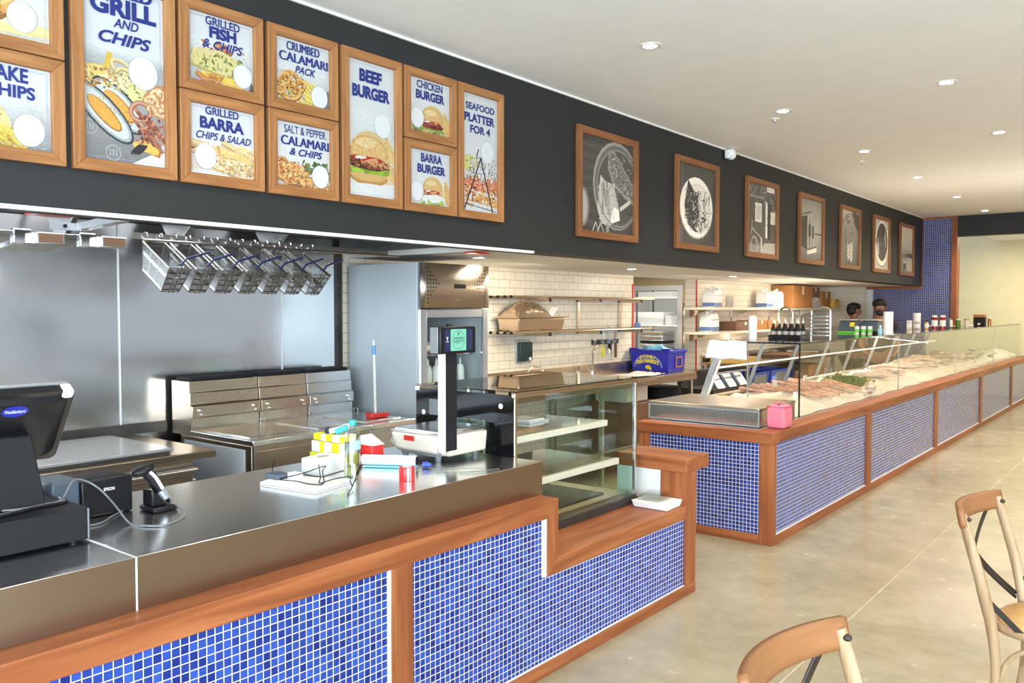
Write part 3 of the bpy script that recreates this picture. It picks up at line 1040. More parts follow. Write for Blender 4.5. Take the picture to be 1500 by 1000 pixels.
t = T('barcode_scanner', 'black and silver barcode scanner resting head-up in its cradle beside the printer', 'scanner', (-2.75, 1.46, 0.9305))
O = t.location
P_('cradle_base', MB(O).box(-2.80, -2.70, 1.435, 1.525, 0.931, 0.948).prism([(1.44, 0.948), (1.50, 0.948), (1.475, 0.975), (1.44, 1.01)], 'x', -2.785, -2.72), M['black'], t, bevel=0.006)
P_('head', MB(O).ell((-2.75, 1.425, 1.075), (0.030, 0.042, 0.018), 16, 10, Matrix.Rotation(0.25, 3, 'X')), M['black'], t)
P_('handle', MB(O).tube(catmull([(-2.75, 1.432, 1.07), (-2.748, 1.455, 1.045), (-2.745, 1.478, 1.005), (-2.74, 1.497, 0.972)], 5),
                        [0.018 + 0.003 * math.sin(i * 0.25) for i in range(16)], 12), M['black'], t)
P_('handle_stripe', MB(O).tube(catmull([(-2.730, 1.437, 1.072), (-2.727, 1.458, 1.048), (-2.724, 1.482, 1.005)], 5), 0.006, 8), M['white_plastic'], t)
P_('grip_end', MB(O).tube([(-2.743, 1.483, 0.999), (-2.739, 1.50, 0.968)], [0.020, 0.016], 14), M['silver'], t)
P_('strain_relief', MB(O).tube([(-2.739, 1.50, 0.968), (-2.735, 1.512, 0.953)], [0.009, 0.005], 10), M['black'], t)

cab = MB().tube(catmull([(-2.70, 0.90, 1.037), (-2.64, 0.99, 1.038), (-2.645, 1.06, 1.038), (-2.68, 1.13, 1.037), (-2.76, 1.20, 1.072), (-2.79, 1.25, 1.062), (-2.775, 1.29, 1.03),
                         (-2.72, 1.31, 0.985), (-2.62, 1.313, 0.935), (-2.56, 1.33, 0.9345), (-2.52, 1.37, 0.9345), (-2.55, 1.44, 0.9345), (-2.60, 1.49, 0.940), (-2.68, 1.515, 0.942), (-2.733, 1.514, 0.950)], 7), 0.0032, 8)
o = build(cab, 'scanner_cable', M['grey'])
tag(o, 'grey cable looping from the till across the cash drawer to the barcode scanner', 'cable')
for k, (dx, lb) in enumerate(((0.0, 'thick black cable lying along the back of the cash drawer below the till stand'), (0.014, 'pale grey cable lying beside the black one on the cash drawer'))):
    o = build(MB().tube(catmull([(-2.56 - dx, 0.80, 1.0365), (-2.60 - dx, 0.95, 1.0365), (-2.63 - dx, 1.04, 1.0365), (-2.64 - dx, 1.125, 1.0365), (-2.70 - dx, 1.138, 1.0365)], 6), 0.005 - 0.001 * k, 8), 'till_cable', (M['black'], M['grey'])[k])
    tag(o, lb, 'cable')
o = build(MB().tube(catmull([(-2.72, 1.16, 0.9345), (-2.70, 1.25, 0.9345), (-2.76, 1.32, 0.9345), (-2.80, 1.37, 0.9345), (-2.815, 1.39, 0.9345)], 6), 0.003, 8), 'printer_cable', M['grey'])
tag(o, 'short grey cable on the bench in front of the black printer', 'cable')

# ---------------------------------------------------------------- things in the middle of the bench
# tilted stack of two white pads
t = T('note_pad', 'flat stack of white note pads with dark edges on the steel bench', 'pad', (-2.69, 2.03, 0.9305))
O = t.location
q0 = [(-2.804, 1.924), (-2.513, 1.962), (-2.565, 2.199), (-2.864, 2.05)]
for z0, z1, mt, nm in ((0.931, 0.938, 'paper', 'lower_pad'), (0.938, 0.9395, 'black', 'dark_divider'), (0.9395, 0.946, 'paper', 'upper_pad')):
    P_(nm, MB(O).hexa([(x, y, z0) for x, y in q0], [(x, y, z1) for x, y in q0]), M[mt], t)
o = build(MB().tube(catmull([(-2.93, 2.08, 1.0), (-2.90, 2.05, 0.96), (-2.79, 2.00, 0.9475), (-2.70, 2.02, 0.9475), (-2.60, 2.01, 0.951), (-2.575, 2.05, 0.951), (-2.63, 2.09, 0.985), (-2.69, 2.15, 0.990), (-2.70, 2.05, 0.975), (-2.78, 2.0, 0.951)], 7), 0.0022, 6)
          .tube(catmull([(-2.64, 2.08, 1.012), (-2.605, 2.06, 0.97), (-2.59, 2.045, 0.951), (-2.565, 2.09, 0.962), (-2.54, 2.15, 0.965), (-2.50, 2.12, 0.955), (-2.478, 2.11, 0.940), (-2.41, 2.03, 0.9335)], 7), 0.0022, 6)
          .tube([(-2.478, 2.11, 0.94), (-2.50, 2.155, 0.98)], 0.0022, 6).tube([(-2.50, 2.155, 0.98), (-2.52, 2.19, 1.005)], 0.005, 8), 'wire_headset', M['black'])
tag(o, 'thin black wire lead tangled on top of the white note pads', 'wire')
o = build(MB().box(-2.86, -2.78, 1.985, 2.05, 0.9465, 0.966), 'plug_adapter', M['bluegrey'], bevel=0.004)
tag(o, 'small dark grey adapter block lying on the white note pads', 'adapter')
o = build(MB().box(-2.775, -2.725, 2.03, 2.07, 0.9465, 0.972), 'folded_tag', M['paper'], bevel=0.003)
tag(o, 'small white folded tag beside the dark adapter on the note pads', 'tag')
# white cubic box
t = T('tissue_box', 'small plain white cube box between the note pads and the yellow packs', 'box', (-2.82, 2.26, 0.9305))
O = t.location
P_('carton', MB(O).hexa([(-2.878, 2.177, 0.931), (-2.758, 2.183, 0.931), (-2.80, 2.345, 0.931), (-2.92, 2.33, 0.931)],
                        [(-2.878, 2.177, 0.998), (-2.758, 2.183, 0.998), (-2.80, 2.345, 0.998), (-2.92, 2.33, 0.998)]), M['paper'], t, bevel=0.003)
P_('lid_opening', MB(O).poly(disc_poly((-2.84, 2.26, 0.9986), XP, YP, 0.018, 0.032)), M['card_grey'], t)
# stack of three yellow packs
for k, (z, mt, lb) in enumerate(((0.931, 'yellow', 'bright yellow pack at the bottom of the stack behind the white box'),
                                 (0.983, 'paper', 'white pack with yellow bands in the middle of the stack behind the bottle'),
                                 (1.036, 'yellow', 'yellow and white pack on top of the stack behind the bottle'))):
    t = T('glove_box', lb, 'box', (-2.96, 2.42, z), group='yellow packs stacked on the bench')
    O = t.location
    d = 0.006 * k
    x0, x1, y0, y1 = -3.06 + d, -2.852 - d, 2.36 + d, 2.47 - d / 2
    h = 0.05 if k < 2 else 0.03
    P_('carton', MB(O).box(x0, x1, y0, y1, z, z + h), M[mt], t, bevel=0.003)
    for (fx, w) in ((0.30, 0.03), (0.72, 0.05)):
        P_('printed_band', MB(O).box(x0 + (x1 - x0) * fx, x0 + (x1 - x0) * fx + w, y0 - 0.0008, y1 + 0.0008, z + 0.0002, z + h + 0.0008), M['yellow'] if mt == 'paper' else M['paper'], t)
t = T('tape_dispenser', 'teal and white tape cutter lying on top of the yellow packs', 'tape dispenser', (-2.93, 2.42, 1.0665))
O = t.location
P_('body', MB(O).bar((-2.965, 2.40, 1.078), (-2.89, 2.45, 1.098), 0.035, 0.022), M['white_plastic'], t, bevel=0.004)
P_('blade_guard', MB(O).bar((-2.925, 2.40, 1.078), (-2.88, 2.43, 1.10), 0.022, 0.024), M['teal'], t, bevel=0.004)
P_('roller', MB(O).cyl((-2.985, 2.40, 1.08), (-2.965, 2.385, 1.08), 0.013), M['black'], t)
t = T('red_pack', 'red and white packet standing behind the water bottle', 'packet', (-2.86, 2.53, 0.9305))
O = t.location
P_('carton', MB(O).box(-2.91, -2.80, 2.50, 2.57, 0.931, 1.015), M['red'], t, bevel=0.003)
P_('white_flap', MB(O).prism([(-2.915, 1.0155), (-2.795, 1.0155), (-2.88, 1.055)], 'y', 2.50, 2.57), M['paper'], t)

# water bottle
t = T('water_bottle', 'clear plastic water bottle with a turquoise cap and blue label', 'bottle', (-2.623, 2.238, 0.9305))
P_('bottle_body', MB().lathe([(0.0, 0.003), (0.024, 0.0), (0.030, 0.006), (0.0318, 0.03), (0.0295, 0.045), (0.0318, 0.06), (0.0300, 0.075), (0.0318, 0.09), (0.0300, 0.105), (0.0322, 0.12), (0.0322, 0.165),
                              (0.030, 0.185), (0.022, 0.203), (0.014, 0.213), (0.0125, 0.222)], n=28), M['glass_bottle'], t)
P_('water', MB().lathe([(0.0, 0.005), (0.022, 0.003), (0.028, 0.008), (0.0295, 0.03), (0.0275, 0.045), (0.0295, 0.06), (0.028, 0.075), (0.0295, 0.09), (0.028, 0.105), (0.0300, 0.12), (0.0300, 0.15), (0.0, 0.15)], n=28), M['glass_bottle'], t)
P_('label_sleeve', MB().grid(14, 1, lambda u, v: (0.0326 * math.cos(-1.1 + 2.0 * u), 0.0326 * math.sin(-1.1 + 2.0 * u), 0.125 + 0.036 * v)), M['cyan'], t)
P_('cap', MB().lathe([(0.0145, 0.222), (0.0150, 0.226), (0.0150, 0.240), (0.0135, 0.2425), (0.0, 0.2425)], n=24), M['teal'], t)

# roll of wrap on a flat pale blue strip, with a blue wipe
t = T('cyan_strip', 'long flat pale turquoise strip under the white paper roll', 'carton', (-2.70, 2.50, 0.9305))
O = t.location
dx = Vector((0.192, 0.113, 0)).normalized()
dy = Vector((-dx.y, dx.x, 0))


def along(mb, c, l, w, z0, z1):
    c = Vector((*c, 0))
    q = [c - dx * l / 2 - dy * w / 2, c + dx * l / 2 - dy * w / 2, c + dx * l / 2 + dy * w / 2, c - dx * l / 2 + dy * w / 2]
    return mb.hexa([(p.x, p.y, z0) for p in q], [(p.x, p.y, z1) for p in q])


P_('carton', along(MB(O), (-2.70, 2.515), 0.24, 0.05, 0.931, 0.938), M['cyan'], t, bevel=0.002)
t = T('paper_roll', 'white roll of greaseproof paper lying in front of the scale', 'roll', (-2.70, 2.515, 0.9385))
O = t.location
c = Vector((-2.70, 2.515, 0.9615))
P_('roll', MB(O).tube([c - dx * 0.125, c + dx * 0.118], 0.0225, 24), M['paper'], t)
P_('core', MB(O).tube([c + dx * 0.1185, c + dx * 0.122], 0.019, 20), M['black'], t)
o = build(MB().ell((-2.565, 2.60, 0.945), (0.022, 0.02, 0.013), 12, 8, fn=lambda d: 1 + 0.25 * math.sin(7 * d.x + 5 * d.y)), 'blue_wipe', M['crate_blue'])
tag(o, 'crumpled blue wipe at the end of the white paper roll', 'wipe')
t = T('red_tape_roll', 'red roll of tape with white bands standing on the steel bench', 'tape', (-2.442, 2.366, 0.9305))
P_('tape', MB().lathe([(0.018, 0.001), (0.031, 0.0), (0.032, 0.003), (0.032, 0.052), (0.030, 0.055), (0.018, 0.055), (0.018, 0.001)], n=32, cap=False), M['red'], t)
P_('white_band', MB().grid(6, 1, lambda u, v: (0.0324 * math.cos(-0.75 + 0.25 * u), 0.0324 * math.sin(-0.75 + 0.25 * u), 0.001 + 0.053 * v)).grid(4, 1, lambda u, v: (0.0324 * math.cos(-0.35 + 0.12 * u), 0.0324 * math.sin(-0.35 + 0.12 * u), 0.001 + 0.053 * v)), M['ink_white'], t)
P_('core', MB().lathe([(0.014, 0.001), (0.018, 0.001), (0.018, 0.056), (0.014, 0.056), (0.014, 0.001)], n=24, cap=False).lathe([(0.0, 0.050), (0.014, 0.050)], n=24), M['paper'], t)
o = build(MB().tube(catmull([(-2.50, 2.50, 0.936), (-2.44, 2.62, 0.936), (-2.37, 2.70, 0.937), (-2.33, 2.74, 0.935)], 6), 0.0035, 6)
          .tube(catmull([(-2.37, 2.60, 0.933), (-2.32, 2.68, 0.936), (-2.30, 2.78, 0.933)], 6), 0.004, 6), 'plastic_strip', M['glass_bottle'])
tag(o, 'loose clear plastic strip on the bench edge below the scale', 'plastic strip')

# ---------------------------------------------------------------- weighing scale
t = T('weighing_scale', 'off-white weighing scale with a customer display on a tall black pole', 'scale', (-2.70, 2.86, 0.9305))
O = t.location
x0, x1, y0, y1 = -2.895, -2.575, 2.69, 3.03
bd = MB(O)
bd.hexa([(x0 + 0.02, y0 + 0.015, 0.965), (x1 - 0.03, y0 + 0.015, 0.965), (x1 - 0.03, y1 - 0.01, 0.965), (x0 + 0.02, y1 - 0.01, 0.965)],
        [(x0, y0, 1.055), (x1, y0, 1.055), (x1, y1, 1.055), (x0, y1, 1.055)])
P_('body', bd, M['beige'], t, bevel=0.02, seg=4)
P_('lower_band', MB(O).box(x0 + 0.05, x1 - 0.035, y0 + 0.03, y1 - 0.02, 0.953, 0.972), M['grey'], t, bevel=0.004)
P_('front_block', MB(O).hexa([(x1 - 0.06, y0 + 0.05, 0.958), (x1 + 0.012, y0 + 0.06, 0.958), (x1 + 0.012, y1 - 0.03, 0.958), (x1 - 0.06, y1 - 0.03, 0.958)],
                             [(x1 - 0.06, y0 + 0.045, 1.052), (x1 + 0.014, y0 + 0.045, 1.052), (x1 + 0.014, y1 - 0.02, 1.052), (x1 - 0.06, y1 - 0.02, 1.052)]), M['beige'], t, bevel=0.008, seg=3)
for sx, sy in ((x0 + 0.06, y0 + 0.05), (x1 - 0.05, y0 + 0.05), (x0 + 0.06, y1 - 0.04), (x1 - 0.05, y1 - 0.04)):
    P_('foot', MB(O).cyl((sx, sy, 0.931), (sx, sy, 0.956), 0.013, 0.016), M['grey'], t)
P_('warning_label', MB(O).box(x0 + 0.10, x0 + 0.165, y0 - 0.0012, y0 + 0.001, 1.020, 1.043).box(x1 + 0.0, x1 + 0.001, y0, y0, 1, 1), M['red_trim'], t)
P_('weighing_tray', MB(O).box(x0 + 0.02, x1 - 0.02, y0 + 0.02, y1 - 0.02, 1.060, 1.072).box(x0 + 0.005, x1 - 0.005, y0 + 0.005, y1 - 0.005, 1.055, 1.064), M['steel_top'], t, bevel=0.006, seg=3)
P_('paper_flap', MB(O).bar((x0 - 0.03, y0 + 0.08, 0.965), (x0 + 0.01, y0 + 0.08, 1.03), 0.01, 0.10), M['white_plastic'], t)
px0, px1, py0, py1 = -2.590, -2.556, 2.716, 2.792
pl = P_('pole', MB(O).box(px0, px1, py0, py1, 0.985, 1.445), M['black_matt'], t, bevel=0.004)
build(MB(O).box(px0 - 0.001, px1 + 0.003, py0 - 0.014, py0 - 0.0005, 0.98, 1.44), 'pole_side_trim', M['white_plastic'], pl, bevel=0.003)
hd = P_('display_head', MB(O).box(-2.570, -2.515, 2.64, 2.875, 1.425, 1.545), M['black'], t, bevel=0.006)
build(MB(O).box(-2.572, -2.525, 2.633, 2.6395, 1.428, 1.542), 'display_side', M['grey'], hd, bevel=0.003)
xs = -2.5145
sm = MB(O)


def rect(mb, x, ya, yb, za, zb, m=0):
    return mb.poly([(x, ya, za), (x, yb, za), (x, yb, zb), (x, ya, zb)], m)


rect(sm, xs, 2.668, 2.700, 1.437, 1.533, 0)
rect(sm, xs, 2.812, 2.850, 1.437, 1.533, 0)
rect(sm, xs, 2.705, 2.808, 1.437, 1.533, 1)
ring_faces(sm, (xs + 0.0004, 2.756, 1.485), YP, ZP, 0.041, 0.041, 0.0016, m=2)
put_text(sm, "COSTI'S", (xs + 0.0006, 2.756, 1.486), YP, ZP, 0.066, 0.024, bold=0.015, m=2)
put_text(sm, 'x', (xs + 0.0006, 2.756, 1.512), YP, ZP, 0.018, 0.014, bold=0.0, m=2)
rect(sm, xs + 0.0006, 2.74, 2.772, 1.468, 1.4695, 2)
put_text(sm, 'Y', (xs + 0.0006, 2.684, 1.492), YP, ZP, 0.014, 0.014, bold=0.06, m=3)
rect(sm, xs + 0.0006, 2.675, 2.693, 1.478, 1.480, 3)
M['scr_blue'] = emissive('screen_navy', (0.004, 0.014, 0.10), 0.6, 0.01)
M['scr_mint'] = emissive('screen_mint', (0.20, 0.62, 0.44), 0.75, 0.01)
build(sm, 'screen_picture', [M['scr_blue'], M['scr_mint'], M['ink_dark'], M['ink_white']], hd)
# ================================================================ KITCHEN BEHIND THE NEAR COUNTER
# exhaust hood above the fryers
t = T('exhaust_hood', 'dark steel exhaust hood under the bulkhead above the fryers', 'exhaust hood', (-4.1, 1.2, 2.0))
O = t.location
P_('hood_back', MB(O).box(-4.735, -4.70, -1.4, 3.90, 2.12, 2.9), M['dark_steel'], t)
P_('hood_lip', MB(O).box(-3.56, -3.48, -1.4, 3.95, 2.005, 2.60), M['hood_inner'], t)
P_('hood_roof', MB(O).box(-4.73, -3.5, -1.4, 3.95, 2.62, 2.66), M['dark_steel'], t)
for k in range(8):
    y = -1.2 + 0.62 * k
    P_('grease_filter', MB(O).bar((-4.62, y, 2.16), (-4.05, y, 2.60), 0.56, 0.03, up=(0, 1, 0)), M['steel_x'], t, bevel=0.004)
P_('hood_end', MB(O).box(-4.70, -3.56, 3.90, 3.95, 2.02, 2.62), M['dark_steel'], t)
# two round-cornered light fittings and a bracket
for k, (y, lb) in enumerate(((1.58, 'curved steel hood light with square brown end, leftmost of the two'), (1.86, 'curved steel hood light with square brown end, beside the fryer baskets'))):
    t = T('hood_light_fitting', lb, 'light fitting', (-3.9, y, 1.90), group='hood light fittings')
    O = t.location
    y0 = y - 0.06
    P_('curved_housing', MB(O).prism([(-4.45 + 0.45 * math.sin(a * 0.16) , 1.905 + 0.06 * a / 10) for a in range(11)] + [(-4.45, 1.965)], 'y', y0 - 0.20, y0 + 0.03), M['steel_y'], t, bevel=0.01)
    P_('end_clamp', MB(O).box(-3.99, -3.95, y0 - 0.03, y0 + 0.045, 1.905, 1.972), M['chrome'], t, bevel=0.006)
    P_('end_box', MB(O).box(-3.95, -3.89, y0 + 0.04, y0 + 0.16, 1.905, 1.957), M['steel_y'], t, bevel=0.005)
    P_('brown_end_panel', MB(O).box(-3.8899, -3.8885, y0 + 0.05, y0 + 0.15, 1.912, 1.951), M['board'], t)
t = T('angle_bracket', 'galvanised angle bracket reaching out of the exhaust hood above the light fittings', 'bracket', (-3.9, 1.75, 1.98))
O = t.location
P_('bracket_plate', MB(O).box(-3.90, -3.894, 1.62, 1.745, 1.972, 2.005), M['silver'], t)
P_('bracket_arm', MB(O).bar((-3.895, 1.75, 1.99), (-3.60, 1.80, 2.015), 0.05, 0.034), M['silver'], t, bevel=0.003)
P_('bolt', MB(O).cyl((-3.8935, 1.68, 1.99), (-3.886, 1.68, 1.99), 0.008), M['black'], t)
for loc, lb in (((-3.55, 1.47, 2.002), 'red plastic wrap end under the hood lip above the till'), ((-3.55, 4.05, 1.984), 'red and white tag hanging from the soffit edge by the fridge')):
    o = build(MB().box(loc[0] - 0.02, loc[0] + 0.06, loc[1] - 0.08, loc[1] + 0.08, loc[2] - 0.010, loc[2] - 0.001), 'red_tag', M['red'])
    tag(o, lb, 'tag')

# basket rail and seven wire baskets
t = T('basket_rail', 'long steel rail under the hood with small hooks for the fryer baskets', 'rail', (-3.9, 2.6, 1.97))
O = t.location
P_('rail_bar', MB(O).box(-3.905, -3.897, 1.99, 3.62, 1.955, 1.985), M['wire'], t)
P_('rail_bar', MB(O).cyl((-3.80, 1.99, 1.945), (-3.80, 3.62, 1.945), 0.006, n=10), M['wire'], t)
for k in range(14):
    y = 2.05 + 0.075 * k
    P_('hook', MB(O).tube([(-3.896, y, 1.99), (-3.875, y, 1.985), (-3.872, y, 1.968), (-3.885, y, 1.958)], 0.0035, 6), M['chrome'], t)


M['handle_blue'] = plain('dark_blue_handle', (0.015, 0.022, 0.09), 0.4)


def make_basket(label):
    t = T('fryer_basket', label, 'fryer basket', (0, 0, 0), group='wire fryer baskets hanging under the hood')
    # local: long axis x (0 at the hooked end), opening up, tapering to the floor of the basket
    L, W, H = 0.27, 0.110, 0.138
    tp = [(0, -W / 2, 0), (L, -W / 2, 0), (L, W / 2, 0), (0, W / 2, 0)]
    bt = [(0.035, -W / 2 + 0.012, -H), (L - 0.03, -W / 2 + 0.012, -H), (L - 0.03, W / 2 - 0.012, -H), (0.035, W / 2 - 0.012, -H)]
    mb = MB()
    for i in range(4):
        j = (i + 1) % 4
        mb._add([tp[i], tp[j], bt[j], bt[i]], [(0, 1, 2, 3)])
    mb._add(bt, [(0, 1, 2, 3)])
    build(mb, 'wire_mesh_body', M['screen'], t)
    build(MB().tube([Vector(p) for p in tp], 0.0035, 8, closed=True), 'rim_wire', M['wire'], t)
    fw = MB().tube([Vector(p) for p in bt], 0.0026, 6, closed=True)
    for i in range(4):
        fw.tube([tp[i], bt[i]], 0.0026, 6)
    for f in (0.33, 0.66):
        for s in (0, 3):
            a = Vector(tp[s]).lerp(Vector(tp[1 if s == 0 else 2]), f)
            b = Vector(bt[s]).lerp(Vector(bt[1 if s == 0 else 2]), f)
            fw.tube([a, b], 0.0015, 5)
    build(fw, 'frame_wire', M['wire'], t)
    hp = MB()
    for s in (-0.010, 0.010):
        hp.tube([(L + 0.004, s, 0.012), (L - 0.026, s, -H - 0.002)], 0.004, 8)
    hp.box(L - 0.012, L - 0.004, -0.014, 0.014, -0.06, -0.05)
    build(hp, 'handle_bracket', M['wire'], t)
    build(MB().tube([(L - 0.01, 0.0, 0.014), (L - 0.05, 0.05, 0.03), (L - 0.10, 0.19, 0.045)], 0.0055, 8), 'blue_handle', M['handle_blue'], t)
    build(MB().tube([(0, 0.02, 0), (-0.012, 0.02, 0.02), (-0.004, 0.02, 0.035), (0.006, 0.02, 0.03)], 0.003, 6), 'hook_wire', M['wire'], t)
    return t


names = ('first', 'second', 'third', 'fourth', 'fifth', 'sixth', 'seventh')
b0 = make_basket('first wire fryer basket from the left on the rail under the hood')
tilt = (0, math.radians(30), 0)
for k in range(7):
    y = 2.075 + 0.137 * k
    loc = (-3.86, y, 1.942)
    if k == 0:
        b0.location, b0.rotation_euler = loc, tilt
    else:
        dup(b0, loc, '%s wire fryer basket from the left on the rail under the hood' % names[k], rot=tilt)

# low griddle bench
t = T('griddle_bench', 'low steel cooking bench with a flat lid and perforated front, behind the till', 'cooking bench', (-4.3, 1.4, 0))
O = t.location
P_('bench_top', MB(O).box(-4.73, -3.88, -0.2, 2.404, 0.862, 0.90), M['steel_warm_lit'], t, bevel=0.004)
P_('body', MB(O).box(-4.70, -3.93, -0.2, 2.30, 0.05, 0.861), M['steel_warm_lit'], t, bevel=0.003)
P_('front_rail', MB(O).box(-3.93, -3.895, -0.2, 2.30, 0.80, 0.835).cyl((-3.89, -0.2, 0.81), (-3.89, 2.30, 0.81), 0.012), M['steel_y'], t)
gr = MB(O)
P_('vent_panel', MB(O).box(-3.93, -3.922, 1.5, 2.29, 0.55, 0.78), M['steel_warm_lit'], t)
for r in range(7):
    for c in range(26):
        y = 1.55 + 0.026 * c + (0.013 if r % 2 else 0)
        gr.poly(disc_poly((-3.9214, y, 0.60 + 0.022 * r), YP, ZP, 0.006, 0.006, 8))
P_('vent_holes', gr, M['black'], t)
P_('side_knob', MB(O).cyl((-3.98, 2.30, 0.74), (-3.98, 2.34, 0.74), 0.010), M['chrome'], t)
t2 = T('cover_sheet', 'flat pale steel cover sheet lying on the low cooking bench', 'metal sheet', (-4.3, 1.3, 0.9005))
O = t2.location
P_('sheet_top', MB(O).box(-4.60, -3.93, 0.3, 2.20, 0.915, 0.930), plain('pale_sheet', (0.62, 0.63, 0.64), 0.22, 0.6, vary=0.02), t2, bevel=0.003)
P_('sheet_rim', MB(O).box(-4.585, -3.945, 0.315, 2.185, 0.901, 0.914), M['dark_steel'], t2)
struct('trim_13', MB().box(X_WALL + 0.013, X_WALL + 0.03, -0.2, 2.6, 0.90, 0.96), M['dark_steel'])

# three deep fryers with stepped flue risers
SEGS = ((2.62, 3.086, 'left'), (3.089, 3.455, 'middle'), (3.458, 3.835, 'right'))
FL = ('deep fryer with brown-lit steel riser, first from the griddle bench', 'deep fryer in the middle of the row of three', 'deep fryer with pale riser, nearest the tall fridge')
for k, (y0, y1, nm) in enumerate(SEGS):
    t = T('deep_fryer', FL[k], 'deep fryer', (-4.2, (y0 + y1) / 2, 0), group='row of steel deep fryers')
    O = t.location
    sm_ = M['steel_warm_lit'] if k < 2 else M['steel_y']  # the first two carry warm reflections in their steel colour
    P_('cabinet', MB(O).box(-4.60, -3.89, y0, y1, 0.05, 0.885), sm_, t, bevel=0.003)
    if k == 0:
        P_('side_panel', MB(O).box(-4.56, -3.95, y0 - 0.004, y0 - 0.0005, 0.08, 0.86), M['fridge_side'], t, bevel=0.002)
    P_('fryer_top', MB(O).box(-4.50, -3.875, y0, y1, 0.885, 0.915), M['steel_top'], t, bevel=0.004)
    P_('vat_cover', MB(O).box(-4.40, -3.97, y0 + 0.04, y1 - 0.04, 0.9155, 0.922), M['steel_top'], t, bevel=0.004)
    ps = [(-4.70, 0.885), (-4.49, 0.885), (-4.495, 0.985), (-4.475, 0.99), (-4.475, 1.055), (-4.50, 1.065), (-4.50, 1.13), (-4.51, 1.135), (-4.51, 1.20), (-4.70, 1.20)]
    P_('flue_riser', MB(O).prism(ps, 'y', y0 + 0.002, y1 - 0.002), sm_, t, bevel=0.002)
    P_('flue_cap', MB(O).box(-4.68, -4.52, y0 + 0.02, y1 - 0.02, 1.2005, 1.222), M['black_matt'], t, bevel=0.004)
    for yy in (y0 + 0.05, y1 - 0.05):
        P_('riser_knob', MB(O).lathe([(0.009, 0.0), (0.009, 0.012), (0.0, 0.014)], n=12).cyl((0, 0, 0), (0, 0, 0.001), 0.001) if False else
           MB(O).cyl((-4.474, yy, 1.03), (-4.458, yy, 1.03), 0.009).cyl((-4.474, yy + 0.012, 1.005), (-4.462, yy + 0.012, 1.005), 0.006), M['chrome'], t)
    P_('lid_handle', MB(O).tube([(-4.44, y1 - 0.035, 0.9225), (-4.44, y1 - 0.035, 0.945), (-4.40, y1 - 0.0, 0.945) if False else (-4.40, y1 - 0.035, 0.945), (-4.40, y1 - 0.035, 0.9225)], 0.004, 8), M['chrome'], t)
    P_('front_door', MB(O).box(-3.889, -3.878, y0 + 0.02, y1 - 0.02, 0.10, 0.855), sm_, t, bevel=0.002)
    P_('front_stile', MB(O).box(-3.889, -3.872, y0, y0 + 0.018, 0.05, 0.884), M['steel_z'], t)
    P_('purple_badge', MB(O).box(-3.8779, -3.8765, y0 + 0.06, y0 + 0.13, 0.725, 0.755), M['purple'], t)
# long-handled red brush standing on the fryer top
t = T('long_handled_brush', 'white pole brush with blue grip and red head, leaning against the tall fridge', 'brush', (-4.05, 3.66, 0.9225))
O = t.location
P_('pole', MB(O).tube([(-4.06, 3.655, 0.955), (-4.06, 3.645, 1.40)], 0.009, 10), M['white_plastic'], t)
P_('blue_grip', MB(O).tube([(-4.06, 3.6465, 1.33), (-4.06, 3.6455, 1.39)], 0.0125, 12), plain('blue_grip', (0.10, 0.35, 0.62), 0.4), t)
P_('hang_end', MB(O).tube([(-4.06, 3.6445, 1.40), (-4.06, 3.644, 1.425)], [0.009, 0.005], 10), M['white_plastic'], t)
P_('red_head', MB(O).box(-4.08, -4.03, 3.60, 3.745, 0.924, 0.952).box(-4.085, -4.025, 3.592, 3.60, 0.923, 0.962), M['red'], t, bevel=0.004)

# tall glass-door fridge
t = T('upright_fridge', 'tall steel drinks fridge with one glass door and perforated top panel', 'fridge', (-4.34, 4.34, 0))
O = t.location
fy0, fy1, fxf, fxb = 3.985, 4.685, -3.98, -4.70
P_('side_wall', MB(O).box(fxb, fxf - 0.03, fy0, fy0 + 0.035, 0.06, 1.936), M['fridge_side'], t, bevel=0.003)
P_('side_wall', MB(O).box(fxb, fxf - 0.03, fy1 - 0.035, fy1, 0.06, 1.936), M['fridge_side'], t, bevel=0.003)
P_('back_wall', MB(O).box(fxb, fxb + 0.03, fy0 + 0.036, fy1 - 0.036, 0.06, 1.93), M['dark_steel'], t)
P_('plinth', MB(O).box(fxb + 0.031, fxf - 0.03, fy0 + 0.036, fy1 - 0.036, 0.0, 0.20), M['dark_steel'], t)
P_('roof_panel', MB(O).box(fxb + 0.031, fxf - 0.03, fy0 + 0.036, fy1 - 0.036, 1.62, 1.93), M['dark_steel'], t)
P_('top_panel', MB(O).grid(10, 1, lambda u, v: (fxf + 0.012 * math.sin(math.pi * u) ** 0.5, fy0 + 0.002 + (fy1 - fy0 - 0.004) * u, 1.63 + 0.303 * v)), steel('fridge_fascia', 'z', (0.50, 0.43, 0.36), 0.36), t, solid=0.012)
hl = MB(O)
for sgn, yc in ((1, fy0 + 0.06), (-1, fy1 - 0.06)):
    for r in range(10):
        for c in range(max(1, 5 - abs(r - 5))):
            u = (yc + sgn * 0.026 * c - fy0) / (fy1 - fy0)
            hl.poly(disc_poly((fxf + 0.0072 + 0.012 * math.sin(math.pi * u) ** 0.5, yc + sgn * 0.026 * c, 1.665 + 0.026 * r), YP, ZP, 0.006, 0.006, 8))
P_('vent_holes', hl, M['black'], t)
xp = fxf + 0.0196
P_('controller', MB(O).box(xp - 0.002, xp, 4.30, 4.42, 1.765, 1.795), M['black'], t)
P_('maker_lettering', put_text(MB(O), 'Exquisite', (xp + 0.0008, 4.355, 1.832), YP, ZP, 0.12, 0.022, bold=0.03), M['ink_white'], t)
P_('key_lock', MB(O).cyl((xp - 0.004, 4.355, 1.675), (xp + 0.004, 4.355, 1.675), 0.011), M['chrome'], t)
